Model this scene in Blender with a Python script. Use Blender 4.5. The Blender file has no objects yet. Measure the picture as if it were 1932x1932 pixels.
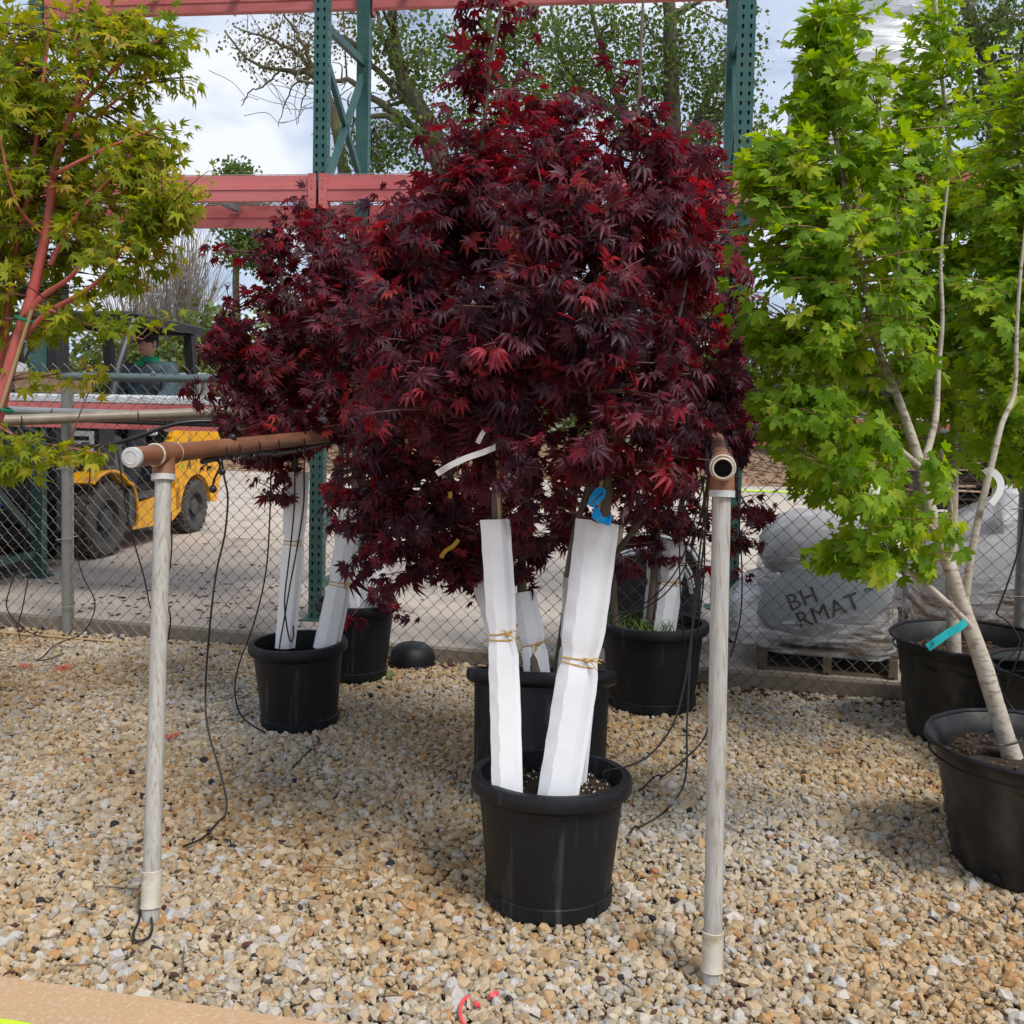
import bpy, math, random
import numpy as np
from mathutils import Vector, Matrix

SC = bpy.context.scene
COL = SC.collection
PI = math.pi
random.seed(7)
RNG = np.random.default_rng(7)

# ---------------------------------------------------------------- camera
FPX, CX, CY = 1932.0, 966.0, 838.0          # focal length and principal point, in 1932-px picture units
CAM_H = 1.42
PITCH = math.atan((838.0 - 742.0) / FPX)
ROLL = 0.02
CAM = np.array([0.0, 0.0, CAM_H])
_f = np.array([0.0, math.cos(PITCH), -math.sin(PITCH)])
_u0 = np.array([0.0, math.sin(PITCH), math.cos(PITCH)])
_r0 = np.array([1.0, 0.0, 0.0])
CR = math.cos(ROLL) * _r0 + math.sin(ROLL) * _u0
CU = -math.sin(ROLL) * _r0 + math.cos(ROLL) * _u0
cam_data = bpy.data.cameras.new('camera')
cam = bpy.data.objects.new('camera', cam_data)
COL.objects.link(cam)
cam_data.sensor_width = 36.0
cam_data.lens = 36.0
cam_data.shift_y = -(966.0 - CY) / 1932.0
cam_data.clip_start = 0.05
cam_data.clip_end = 900.0
cam.matrix_world = Matrix(((CR[0], CU[0], -_f[0], 0), (CR[1], CU[1], -_f[1], 0), (CR[2], CU[2], -_f[2], CAM_H), (0, 0, 0, 1)))
SC.camera = cam

# ---------------------------------------------------------------- sky, sun, exposure
SUN_DIR = Vector((0.38, -0.42, 0.83)).normalized()      # towards the sun
SUN_EL = math.asin(SUN_DIR.z)
SUN_AZ = math.atan2(SUN_DIR.x, SUN_DIR.y)
world = bpy.data.worlds.new('World')
SC.world = world
world.use_nodes = True
wn, wl = world.node_tree.nodes, world.node_tree.links
wn.clear()


def wnode(t, **k):
    n = wn.new(t)
    for a, b in k.items():
        setattr(n, a, b)
    return n


out = wnode('ShaderNodeOutputWorld')
bg = wnode('ShaderNodeBackground')
bg.inputs['Strength'].default_value = 0.1
sky = wnode('ShaderNodeTexSky', sky_type='NISHITA', sun_disc=False, sun_elevation=SUN_EL, sun_rotation=SUN_AZ)
sky.air_density = 1.0
tc = wnode('ShaderNodeTexCoord')
sep = wnode('ShaderNodeSeparateXYZ')
wl.new(tc.outputs['Generated'], sep.inputs[0])
zc = wnode('ShaderNodeMath', operation='MAXIMUM'); zc.inputs[1].default_value = 0.0
wl.new(sep.outputs['Z'], zc.inputs[0])
za = wnode('ShaderNodeMath', operation='ADD'); za.inputs[1].default_value = 0.55
wl.new(zc.outputs[0], za.inputs[0])
dx = wnode('ShaderNodeMath', operation='DIVIDE'); wl.new(sep.outputs['X'], dx.inputs[0]); wl.new(za.outputs[0], dx.inputs[1])
dy = wnode('ShaderNodeMath', operation='DIVIDE'); wl.new(sep.outputs['Y'], dy.inputs[0]); wl.new(za.outputs[0], dy.inputs[1])
cmb = wnode('ShaderNodeCombineXYZ'); wl.new(dx.outputs[0], cmb.inputs[0]); wl.new(dy.outputs[0], cmb.inputs[1])
mp = wnode('ShaderNodeMapping'); mp.inputs['Scale'].default_value = (2.1, 3.0, 1.0); mp.inputs['Location'].default_value = (3.1, 0.4, 0)
mp.inputs['Rotation'].default_value = (0, 0, 0.25)
wl.new(cmb.outputs[0], mp.inputs[0])
n1 = wnode('ShaderNodeTexNoise'); n1.inputs['Scale'].default_value = 1.3; n1.inputs['Detail'].default_value = 7.0; n1.inputs['Roughness'].default_value = 0.55; n1.inputs['Distortion'].default_value = 0.5
wl.new(mp.outputs[0], n1.inputs['Vector'])
n2 = wnode('ShaderNodeTexNoise'); n2.inputs['Scale'].default_value = 2.1; n2.inputs['Detail'].default_value = 6.0; n2.inputs['Distortion'].default_value = 0.6
wl.new(mp.outputs[0], n2.inputs['Vector'])
rc = wnode('ShaderNodeValToRGB')
rc.color_ramp.elements[0].position = 0.36; rc.color_ramp.elements[0].color = (2.4, 3.0, 4.2, 1)
rc.color_ramp.elements[1].position = 0.62; rc.color_ramp.elements[1].color = (5.6, 5.85, 6.3, 1)
e = rc.color_ramp.elements.new(0.48); e.color = (3.8, 4.4, 5.5, 1)
wl.new(n2.outputs['Fac'], rc.inputs[0])
rd = wnode('ShaderNodeValToRGB')
rd.color_ramp.elements[0].position = 0.30; rd.color_ramp.elements[0].color = (0.45, 0.45, 0.45, 1)
rd.color_ramp.elements[1].position = 0.50; rd.color_ramp.elements[1].color = (1, 1, 1, 1)
wl.new(n1.outputs['Fac'], rd.inputs[0])
mx = wnode('ShaderNodeMix', data_type='RGBA')
wl.new(rd.outputs[0], mx.inputs['Factor']); wl.new(sky.outputs[0], mx.inputs['A']); wl.new(rc.outputs[0], mx.inputs['B'])
wl.new(mx.outputs['Result'], bg.inputs[0])
wl.new(bg.outputs[0], out.inputs[0])

sun_data = bpy.data.lights.new('sun', 'SUN')
sun_data.energy = 1.9
sun_data.angle = math.radians(20)
sun_data.color = (1.0, 0.96, 0.9)
sun = bpy.data.objects.new('sun', sun_data)
COL.objects.link(sun)
sun.rotation_euler = SUN_DIR.to_track_quat('Z', 'Y').to_euler()
sun.location = (3, -3, 8)
vs = SC.view_settings
vs.view_transform = 'Standard'
vs.look = 'None'
vs.exposure = 0.74
vs.gamma = 1.0
vs.use_curve_mapping = False


# ---------------------------------------------------------------- picture point -> place
def ray(x, y):
    d = _f + CR * ((x - CX) / FPX) - CU * ((y - CY) / FPX)
    return d / d[1]


def at(x, y, Y):
    return CAM + ray(x, y) * Y


def onz(x, y, z=0.0):
    d = ray(x, y)
    return CAM + d * ((z - CAM_H) / d[2])


def proj(P):
    P = np.asarray(P, float) - CAM
    w = P @ _f
    return CX + FPX * (P @ CR) / w, CY - FPX * (P @ CU) / w, w


def nrm(v):
    v = np.asarray(v, float)
    l = math.sqrt(float(v @ v))
    return v / l if l > 1e-12 else v


# ---------------------------------------------------------------- mesh builder
class MB:
    def __init__(s):
        s.v = []; s.f = []; s.n = 0

    def add(s, V, F):
        V = np.asarray(V, float).reshape(-1, 3)
        s.v.append(V)
        b = s.n
        s.f.extend([tuple(i + b for i in f) for f in F])
        s.n += len(V)
        return s

    def box(s, c, size, R=None):
        h = np.asarray(size, float) / 2
        V = np.array([[x, y, z] for x in (-1, 1) for y in (-1, 1) for z in (-1, 1)], float) * h
        if R is not None:
            V = V @ np.asarray(R, float).T
        s.add(V + np.asarray(c, float), [(0, 1, 3, 2), (4, 6, 7, 5), (0, 4, 5, 1), (2, 3, 7, 6), (0, 2, 6, 4), (1, 5, 7, 3)])
        return s

    def bar(s, a, b, w, h, up=(0, 0, 1)):
        a = np.asarray(a, float); b = np.asarray(b, float)
        t = nrm(b - a); sd = nrm(np.cross(t, up)); u = np.cross(sd, t)
        R = np.stack([t, sd, u], 1)
        return s.box((a + b) / 2, (np.linalg.norm(b - a), w, h), R)

    def tube(s, pts, rad, n=8, cap=True, phase=0.0):
        P = np.asarray(pts, float)
        m = len(P)
        rad = np.full(m, rad, float) if np.isscalar(rad) else np.asarray(rad, float)
        T = np.gradient(P, axis=0)
        T /= np.maximum(np.linalg.norm(T, axis=1, keepdims=True), 1e-9)
        ref = np.array([0, 0, 1.0]) if abs(T[0][2]) < 0.9 else np.array([1.0, 0, 0])
        u = nrm(np.cross(T[0], ref))
        ang = np.linspace(0, 2 * PI, n, endpoint=False) + phase
        rings = []
        for i in range(m):
            u = nrm(u - T[i] * (u @ T[i]))
            w = np.cross(T[i], u)
            rings.append(P[i] + rad[i] * (np.outer(np.cos(ang), u) + np.outer(np.sin(ang), w)))
        F = []
        for i in range(m - 1):
            for j in range(n):
                k = (j + 1) % n
                F.append((i * n + j, i * n + k, (i + 1) * n + k, (i + 1) * n + j))
        if cap:
            F.append(tuple(range(n - 1, -1, -1)))
            F.append(tuple((m - 1) * n + j for j in range(n)))
        s.add(np.concatenate(rings), F)
        return s

    def lathe(s, prof, n=40, M=None, c=(0, 0, 0), wob=None):
        ang = np.linspace(0, 2 * PI, n, endpoint=False)
        V = []
        for i, (r, z) in enumerate(prof):
            rr = np.full(n, r, float)
            if wob is not None:
                rr = rr * wob(ang, z)
            V.append(np.stack([rr * np.cos(ang), rr * np.sin(ang), np.full(n, z)], 1))
        V = np.concatenate(V)
        if M is not None:
            V = V @ np.asarray(M, float).T
        F = []
        for i in range(len(prof) - 1):
            for j in range(n):
                k = (j + 1) % n
                F.append((i * n + j, i * n + k, (i + 1) * n + k, (i + 1) * n + j))
        s.add(V + np.asarray(c, float), F)
        return s

    def prism(s, poly, o, ex, ey, ez, d):
        """polygon (2-D) in plane ex, ey at o, thickened by d along ez"""
        o = np.asarray(o, float); ex = np.asarray(ex, float); ey = np.asarray(ey, float); ez = np.asarray(ez, float)
        k = len(poly)
        A = np.array([o + ex * p[0] + ey * p[1] for p in poly])
        V = np.concatenate([A, A + ez * d])
        F = [tuple(range(k - 1, -1, -1)), tuple(range(k, 2 * k))]
        for i in range(k):
            j = (i + 1) % k
            F.append((i, j, k + j, k + i))
        s.add(V, F)
        return s

    def ball(s, c, r, n=10, m=6, R=None):
        V = [[0, 0, 1.0]]
        for i in range(1, m):
            a = PI * i / m
            for j in range(n):
                b = 2 * PI * j / n
                V.append([math.sin(a) * math.cos(b), math.sin(a) * math.sin(b), math.cos(a)])
        V.append([0, 0, -1.0])
        F = []
        for j in range(n):
            F.append((0, 1 + j, 1 + (j + 1) % n))
        for i in range(m - 2):
            for j in range(n):
                k = (j + 1) % n
                F.append((1 + i * n + j, 1 + (i + 1) * n + j, 1 + (i + 1) * n + k, 1 + i * n + k))
        L = len(V) - 1
        for j in range(n):
            F.append((L, 1 + (m - 2) * n + (j + 1) % n, 1 + (m - 2) * n + j))
        V = np.array(V) * (np.asarray(r, float) if not np.isscalar(r) else r)
        if R is not None:
            V = V @ np.asarray(R, float).T
        s.add(V + np.asarray(c, float), F)
        return s

    def strip(s, pts, width_dirs, thick=0.0006):
        """ribbon along pts, half-width vectors per point, given a little thickness"""
        P = np.asarray(pts, float); W = np.asarray(width_dirs, float)
        T = np.gradient(P, axis=0)
        N = np.cross(T, W); N /= np.maximum(np.linalg.norm(N, axis=1, keepdims=True), 1e-9)
        m = len(P)
        V = np.concatenate([P - W + N * thick, P + W + N * thick, P + W - N * thick, P - W - N * thick])
        F = []
        for i in range(m - 1):
            for a in range(4):
                b = (a + 1) % 4
                F.append((a * m + i, b * m + i, b * m + i + 1, a * m + i + 1))
        F.append((0, 3 * m, 2 * m, m)); F.append((m - 1, 2 * m - 1, 3 * m - 1, 4 * m - 1))
        s.add(V, F)
        return s


ORG = {}


def link(o, parent=None):
    COL.objects.link(o)
    if parent is not None:
        o.parent = parent
    return o


def obj(name, mb, mat, parent=None, smooth=0.6, kind=None, label=None, origin=None):
    org = ORG.get(parent.name, np.zeros(3)) if parent is not None else (np.zeros(3) if origin is None else np.asarray(origin, float))
    me = bpy.data.meshes.new(name)
    V = np.concatenate(mb.v) - org
    me.from_pydata(V.tolist(), [], mb.f)
    if smooth:
        me.shade_smooth()
        me.set_sharp_from_angle(angle=smooth)
    if mat is not None:
        me.materials.append(mat)
    o = bpy.data.objects.new(name, me)
    link(o, parent)
    ORG[o.name] = org
    if parent is None and origin is not None:
        o.location = org
    if kind:
        o['kind'] = kind
    if label:
        o['label'] = label
    return o


def tag(o, label, cat, group=None, kind=None):
    o['label'] = label
    o['category'] = cat
    if group:
        o['group'] = group
    if kind:
        o['kind'] = kind
    return o


def thing(name, label, cat, loc=(0, 0, 0), group=None):
    o = bpy.data.objects.new(name, None)
    o.empty_display_size = 0.1
    o.location = tuple(loc)
    COL.objects.link(o)
    ORG[o.name] = np.asarray(loc, float)
    return tag(o, label, cat, group)


def spline(pts, n=24):
    """Catmull-Rom through points"""
    P = np.asarray(pts, float)
    if len(P) == 2:
        t = np.linspace(0, 1, n)[:, None]
        return P[0] * (1 - t) + P[1] * t
    Q = np.concatenate([[2 * P[0] - P[1]], P, [2 * P[-1] - P[-2]]])
    outp = []
    k = len(P) - 1
    per = max(2, n // k)
    for i in range(k):
        p0, p1, p2, p3 = Q[i], Q[i + 1], Q[i + 2], Q[i + 3]
        for t in np.linspace(0, 1, per, endpoint=(i == k - 1)):
            outp.append(0.5 * ((2 * p1) + (-p0 + p2) * t + (2 * p0 - 5 * p1 + 4 * p2 - p3) * t * t + (-p0 + 3 * p1 - 3 * p2 + p3) * t ** 3))
    return np.array(outp)


# ---------------------------------------------------------------- materials
def pm(name, c1, c2=None, scale=8.0, rough=0.6, metal=0.0, bump=0.0, bscale=None, detail=5.0, stretch=(1, 1, 1), lo=0.35, hi=0.65, c3=None, rough2=None, spec=0.5, s3=None, lo3=0.52, hi3=0.68, st3=None):
    m = bpy.data.materials.new(name)
    m.use_nodes = True
    nt = m.node_tree; N = nt.nodes; L = nt.links
    b = N['Principled BSDF']
    b.inputs['Roughness'].default_value = rough
    b.inputs['Metallic'].default_value = metal
    b.inputs['Specular IOR Level'].default_value = spec
    b.inputs['Base Color'].default_value = (*c1, 1)
    if c2 is None and not bump:
        return m
    t = N.new('ShaderNodeTexCoord')
    mpn = N.new('ShaderNodeMapping'); mpn.inputs['Scale'].default_value = stretch
    L.new(t.outputs['Object'], mpn.inputs[0])
    no = N.new('ShaderNodeTexNoise'); no.inputs['Scale'].default_value = scale; no.inputs['Detail'].default_value = detail; no.inputs['Roughness'].default_value = 0.6
    L.new(mpn.outputs[0], no.inputs['Vector'])
    if c2 is not None:
        r = N.new('ShaderNodeValToRGB')
        r.color_ramp.elements[0].position = lo; r.color_ramp.elements[0].color = (*c1, 1)
        r.color_ramp.elements[1].position = hi; r.color_ramp.elements[1].color = (*c2, 1)
        L.new(no.outputs['Fac'], r.inputs[0])
        src = r.outputs[0]
        if c3 is not None:
            no3 = N.new('ShaderNodeTexNoise'); no3.inputs['Scale'].default_value = s3 or scale * 3.7; no3.inputs['Detail'].default_value = 6
            m3 = mpn
            if st3:
                m3 = N.new('ShaderNodeMapping'); m3.inputs['Scale'].default_value = st3; L.new(t.outputs['Object'], m3.inputs[0])
            L.new(m3.outputs[0], no3.inputs['Vector'])
            r3 = N.new('ShaderNodeValToRGB'); r3.color_ramp.elements[0].position = lo3; r3.color_ramp.elements[1].position = hi3
            L.new(no3.outputs['Fac'], r3.inputs[0])
            mm = N.new('ShaderNodeMix'); mm.data_type = 'RGBA'
            L.new(r3.outputs[0], mm.inputs['Factor']); L.new(src, mm.inputs['A']); mm.inputs['B'].default_value = (*c3, 1)
            src = mm.outputs['Result']
        L.new(src, b.inputs['Base Color'])
        if rough2 is not None:
            mr = N.new('ShaderNodeMapRange'); mr.inputs['To Min'].default_value = rough; mr.inputs['To Max'].default_value = rough2
            mr.inputs['From Min'].default_value = lo; mr.inputs['From Max'].default_value = hi
            L.new(no.outputs['Fac'], mr.inputs[0]); L.new(mr.outputs[0], b.inputs['Roughness'])
    if bump:
        nb = no
        if bscale:
            nb = N.new('ShaderNodeTexNoise'); nb.inputs['Scale'].default_value = bscale; nb.inputs['Detail'].default_value = 4
            L.new(mpn.outputs[0], nb.inputs['Vector'])
        bp = N.new('ShaderNodeBump'); bp.inputs['Strength'].default_value = bump; bp.inputs['Distance'].default_value = 0.01
        L.new(nb.outputs['Fac'], bp.inputs['Height']); L.new(bp.outputs[0], b.inputs['Normal'])
    return m


def leafmat(name, stops, trans, tmix=0.35, rough=0.42, back=1.35, spec=0.5, bsat=0.95):
    m = bpy.data.materials.new(name)
    m.use_nodes = True
    nt = m.node_tree; N = nt.nodes; L = nt.links
    b = N['Principled BSDF']; o = N['Material Output']
    a = N.new('ShaderNodeAttribute'); a.attribute_name = 'rnd'
    r = N.new('ShaderNodeValToRGB')
    cr = r.color_ramp
    cr.elements[0].position = stops[0][0]; cr.elements[0].color = (*stops[0][1], 1)
    cr.elements[1].position = stops[-1][0]; cr.elements[1].color = (*stops[-1][1], 1)
    for p, c in stops[1:-1]:
        el = cr.elements.new(p); el.color = (*c, 1)
    L.new(a.outputs['Fac'], r.inputs[0])
    g = N.new('ShaderNodeNewGeometry')
    hs = N.new('ShaderNodeHueSaturation'); hs.inputs['Saturation'].default_value = bsat; hs.inputs['Value'].default_value = back
    L.new(r.outputs[0], hs.inputs['Color'])
    mx = N.new('ShaderNodeMix'); mx.data_type = 'RGBA'
    L.new(g.outputs['Backfacing'], mx.inputs['Factor']); L.new(r.outputs[0], mx.inputs['A']); L.new(hs.outputs[0], mx.inputs['B'])
    L.new(mx.outputs['Result'], b.inputs['Base Color'])
    b.inputs['Roughness'].default_value = rough
    b.inputs['Specular IOR Level'].default_value = spec
    tr = N.new('ShaderNodeBsdfTranslucent')
    rt = N.new('ShaderNodeValToRGB')
    rt.color_ramp.elements[0].color = (*trans[0], 1); rt.color_ramp.elements[1].color = (*trans[1], 1)
    L.new(a.outputs['Fac'], rt.inputs[0]); L.new(rt.outputs[0], tr.inputs['Color'])
    ms = N.new('ShaderNodeMixShader'); ms.inputs[0].default_value = tmix
    L.new(b.outputs[0], ms.inputs[1]); L.new(tr.outputs[0], ms.inputs[2]); L.new(ms.outputs[0], o.inputs['Surface'])
    return m


M_POT = pm('black_plastic', (0.0045, 0.0055, 0.0075), (0.010, 0.011, 0.0135), 5, 0.40, spec=0.32, rough2=0.55, bump=0.05, bscale=60, stretch=(1, 1, 0.4), c3=(0.060, 0.059, 0.058), s3=22, lo3=0.60, hi3=0.76, st3=(1, 1, 0.13))  # pale vertical streaks: scuffs, and highlights painted into the colour
M_POTDUSTY = pm('dusty_black_plastic', (0.009, 0.009, 0.010), (0.022, 0.021, 0.019), 6, 0.5, spec=0.35, bump=0.25, bscale=22, c3=(0.06, 0.054, 0.042), s3=9, lo3=.5, hi3=.72, st3=(1, 1, .45))
M_HOLE = pm('dark_hole', (0.004, 0.004, 0.004), rough=0.9)
M_SOIL = pm('potting_soil', (0.018, 0.011, 0.007), (0.05, 0.03, 0.018), 60, 0.95, bump=1.0, bscale=120)
M_PERL = pm('perlite', (0.55, 0.52, 0.46), (0.75, 0.73, 0.68), 40, 0.9)
M_BARKBIT = pm('bark_bits', (0.05, 0.025, 0.012), (0.12, 0.07, 0.035), 30, 0.9)
M_SLEEVE = pm('white_board', (0.86, 0.86, 0.875), (0.80, 0.805, 0.83), 3, 0.5, bump=0.3, bscale=9, stretch=(1, 1, 0.08), c3=(0.60, 0.56, 0.49), s3=7, lo3=.58, hi3=.80, st3=(1, 1, .35))
M_TWINE = pm('jute_twine', (0.50, 0.30, 0.09), (0.62, 0.42, 0.16), 90, 0.9, bump=0.5)
M_PVC = pm('weathered_pvc', (0.47, 0.455, 0.42), (0.37, 0.35, 0.315), 95, 0.6, stretch=(1, 1, 0.035), lo=0.35, hi=0.68, bump=0.15, c3=(0.30, 0.255, 0.20), s3=150)
M_PVC2 = pm('cream_pvc', (0.62, 0.58, 0.48), (0.45, 0.40, 0.30), 14, 0.5, c3=(0.32, 0.20, 0.08), s3=20)
M_RUST = pm('rusty_painted_pipe', (0.19, 0.070, 0.032), (0.28, 0.12, 0.06), 16, 0.5, stretch=(1.5, 0.25, 1), c3=(0.16, 0.06, 0.03), s3=12, bump=0.1)
M_DULLPIPE = pm('dull_brown_pipe', (0.20, 0.16, 0.11), (0.30, 0.25, 0.19), 14, 0.45, stretch=(1, 0.2, 1), c3=(0.12, 0.09, 0.06), s3=9)
M_GREYPIPE = pm('grey_pipe', (0.16, 0.17, 0.175), (0.24, 0.25, 0.25), 10, 0.45, stretch=(0.3, 1, 1))
M_CAP = pm('white_cap', (0.60, 0.60, 0.60), (0.45, 0.45, 0.45), 50, 0.5)
M_HOSE = pm('black_hose', (0.008, 0.007, 0.010), (0.016, 0.014, 0.016), 20, 0.4)
M_GREEN = pm('green_rack_paint', (0.018, 0.085, 0.075), (0.035, 0.12, 0.105), 6, 0.4, bump=0.05, c3=(0.05, 0.11, 0.09), s3=15)
M_RED = pm('faded_red_rack_paint', (0.55, 0.135, 0.13), (0.60, 0.18, 0.17), 3, 0.5, stretch=(0.4, 1, 1), c3=(0.45, 0.10, 0.095), s3=7)
M_WIRE = pm('galvanised_wire', (0.30, 0.30, 0.29), (0.42, 0.41, 0.39), 12, 0.5, metal=0.4)
M_LINK = pm('chain_link_wire', (0.11, 0.085, 0.065), (0.20, 0.185, 0.165), 3.5, 0.55, metal=0.5)
M_RAIL = pm('green_grey_rail', (0.085, 0.125, 0.125), (0.11, 0.15, 0.15), 6, 0.35)
M_POST = pm('galvanised_post', (0.24, 0.24, 0.22), (0.34, 0.34, 0.31), 9, 0.4, metal=0.5, stretch=(1, 1, 0.1))
M_CONC = pm('yard_concrete', (0.52, 0.445, 0.375), (0.45, 0.385, 0.325), 0.9, 0.9, bump=0.2, bscale=40, c3=(0.33, 0.28, 0.235), s3=3.1)
M_CONCEDGE = pm('slab_edge_concrete', (0.30, 0.25, 0.19), (0.20, 0.16, 0.12), 3, 0.9, bump=0.5, bscale=30)
M_PAVE = pm('tan_concrete', (0.52, 0.33, 0.185), (0.45, 0.29, 0.165), 2.2, 0.85, bump=0.35, bscale=160, c3=(0.56, 0.40, 0.26), s3=90)
M_SOILBED = pm('gravel_bed', (0.14, 0.09, 0.05), (0.28, 0.20, 0.12), 45, 0.95, bump=1.0, bscale=90)
M_FAR = pm('far_earth', (0.10, 0.11, 0.04), (0.16, 0.13, 0.07), 0.6, 0.95)
M_MULCH = pm('wood_mulch', (0.16, 0.09, 0.05), (0.34, 0.22, 0.14), 14, 0.95, bump=1.0, bscale=20)
M_BARK_RED = pm('coral_red_bark', (0.50, 0.085, 0.075), (0.58, 0.16, 0.13), 8, 0.5, stretch=(1, 1, 0.3), c3=(0.36, 0.09, 0.065), s3=25, bump=0.15)
M_BARK_PALE = pm('pale_smooth_bark', (0.55, 0.49, 0.41), (0.45, 0.385, 0.30), 6, 0.65, stretch=(1, 1, 2.5), c3=(0.24, 0.17, 0.12), s3=30, bump=0.15)
M_BARK_TWIG = pm('reddish_green_twig', (0.20, 0.10, 0.05), (0.28, 0.20, 0.09), 9, 0.6)
M_BARK_MAPLE = pm('maple_bark', (0.10, 0.075, 0.055), (0.17, 0.13, 0.095), 14, 0.8, stretch=(1, 1, 0.3), bump=0.3)
M_BARK_DARKTWIG = pm('dark_red_twig', (0.07, 0.025, 0.025), (0.16, 0.085, 0.065), 9, 0.7)
M_BARK_BIG = pm('rough_bark', (0.07, 0.06, 0.045), (0.15, 0.125, 0.09), 6, 0.9, stretch=(1, 1, 0.25), bump=0.7, c3=(0.16, 0.15, 0.04), s3=4)
M_CANE = pm('bamboo_cane', (0.50, 0.36, 0.19), (0.40, 0.27, 0.13), 12, 0.55, stretch=(1, 1, 0.2))
M_BLUE = pm('blue_ribbon', (0.0, 0.33, 0.80), rough=0.45)
M_TEAL = pm('teal_tape', (0.0, 0.33, 0.36), (0.02, 0.40, 0.42), 30, 0.4)
M_GTAPE = pm('green_tie', (0.0, 0.17, 0.10), rough=0.5)
M_TAG = pm('white_tag', (0.78, 0.77, 0.74), rough=0.5)
M_YTAG = pm('yellow_tag', (0.45, 0.27, 0.02), rough=0.5)
M_HAZEDINK = pm('film_hazed_print', (0.035, 0.036, 0.038), (0.10, 0.10, 0.10), 18, 0.5)  # ink greyed to paint in the haze of the film over the letters
M_INK = pm('black_ink', (0.012, 0.012, 0.014), rough=0.6)
M_PINK = pm('pink_ribbon', (0.80, 0.085, 0.10), rough=0.5)
M_ORANGE = pm('orange_string', (0.60, 0.16, 0.09), rough=0.6)
M_NEON = pm('neon_hose', (0.50, 0.80, 0.02), rough=0.5)
M_TWIGDEB = pm('dead_twig', (0.12, 0.08, 0.05), (0.20, 0.14, 0.09), 20, 0.9)
M_STRAW = pm('straw', (0.42, 0.27, 0.12), (0.52, 0.36, 0.18), 20, 0.8)
M_YELLOW = pm('yellow_paint', (0.88, 0.42, 0.008), (0.82, 0.37, 0.008), 3, 0.35, c3=(0.50, 0.22, 0.02), s3=9)
M_BLACK = pm('black_steel', (0.010, 0.010, 0.011), (0.022, 0.022, 0.022), 6, 0.45)
M_TYRE = pm('dusty_tyre', (0.050, 0.045, 0.040), (0.09, 0.08, 0.07), 7, 0.9, bump=0.3, bscale=40)
M_HUB = pm('wheel_hub', (0.035, 0.038, 0.04), (0.07, 0.07, 0.07), 9, 0.6)
M_GREYPLATE = pm('grey_plate', (0.06, 0.062, 0.06), (0.10, 0.10, 0.095), 5, 0.6)
M_ALU = pm('brushed_aluminium', (0.72, 0.72, 0.70), (0.55, 0.55, 0.53), 8, 0.35, metal=0.75)
M_SKIN = pm('skin', (0.50, 0.27, 0.19), rough=0.6)
M_CLOTH = pm('dark_teal_jacket', (0.035, 0.065, 0.085), (0.05, 0.085, 0.105), 9, 0.85, bump=0.6, bscale=12)
M_TROUSER = pm('dark_trousers', (0.02, 0.022, 0.028), rough=0.9)
M_GSHIRT = pm('green_shirt', (0.0, 0.28, 0.12), rough=0.8)
M_CAPB = pm('black_cap', (0.008, 0.008, 0.009), rough=0.85)
M_HAIR = pm('dark_hair', (0.03, 0.02, 0.015), rough=0.8)
M_WOOD = pm('pallet_wood', (0.20, 0.15, 0.10), (0.11, 0.08, 0.055), 5, 0.9, stretch=(0.3, 3, 3), bump=0.3)
M_DARKWOOD = pm('dark_pallet_wood', (0.06, 0.04, 0.028), (0.12, 0.08, 0.055), 5, 0.9, stretch=(0.3, 3, 3), bump=0.3)
M_SACK = pm('woven_white_sack', (0.62, 0.60, 0.57), (0.48, 0.46, 0.43), 6, 0.6, bump=0.6, bscale=9)
M_SACKBLUE = pm('blue_sack_print', (0.08, 0.12, 0.30), rough=0.6)
M_TANBOX = pm('tan_carton', (0.34, 0.21, 0.11), (0.26, 0.155, 0.08), 4, 0.85)
M_GREYBAG = pm('grey_plastic_bag', (0.47, 0.455, 0.455), (0.36, 0.35, 0.35), 3, 0.35, bump=0.9, bscale=7, c3=(0.52, 0.51, 0.51), s3=8)
M_ROOFING = pm('pale_corrugated_sheet', (0.60, 0.62, 0.62), (0.50, 0.52, 0.53), 4, 0.5)
M_DARKBAG = pm('charcoal_padded_cloth', (0.022, 0.025, 0.027), (0.035, 0.038, 0.04), 12, 0.8, bump=0.3)
M_PIPING = pm('white_piping', (0.6, 0.6, 0.6), rough=0.6)
M_WHITEPL = pm('white_plastic', (0.72, 0.72, 0.70), rough=0.4)


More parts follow.
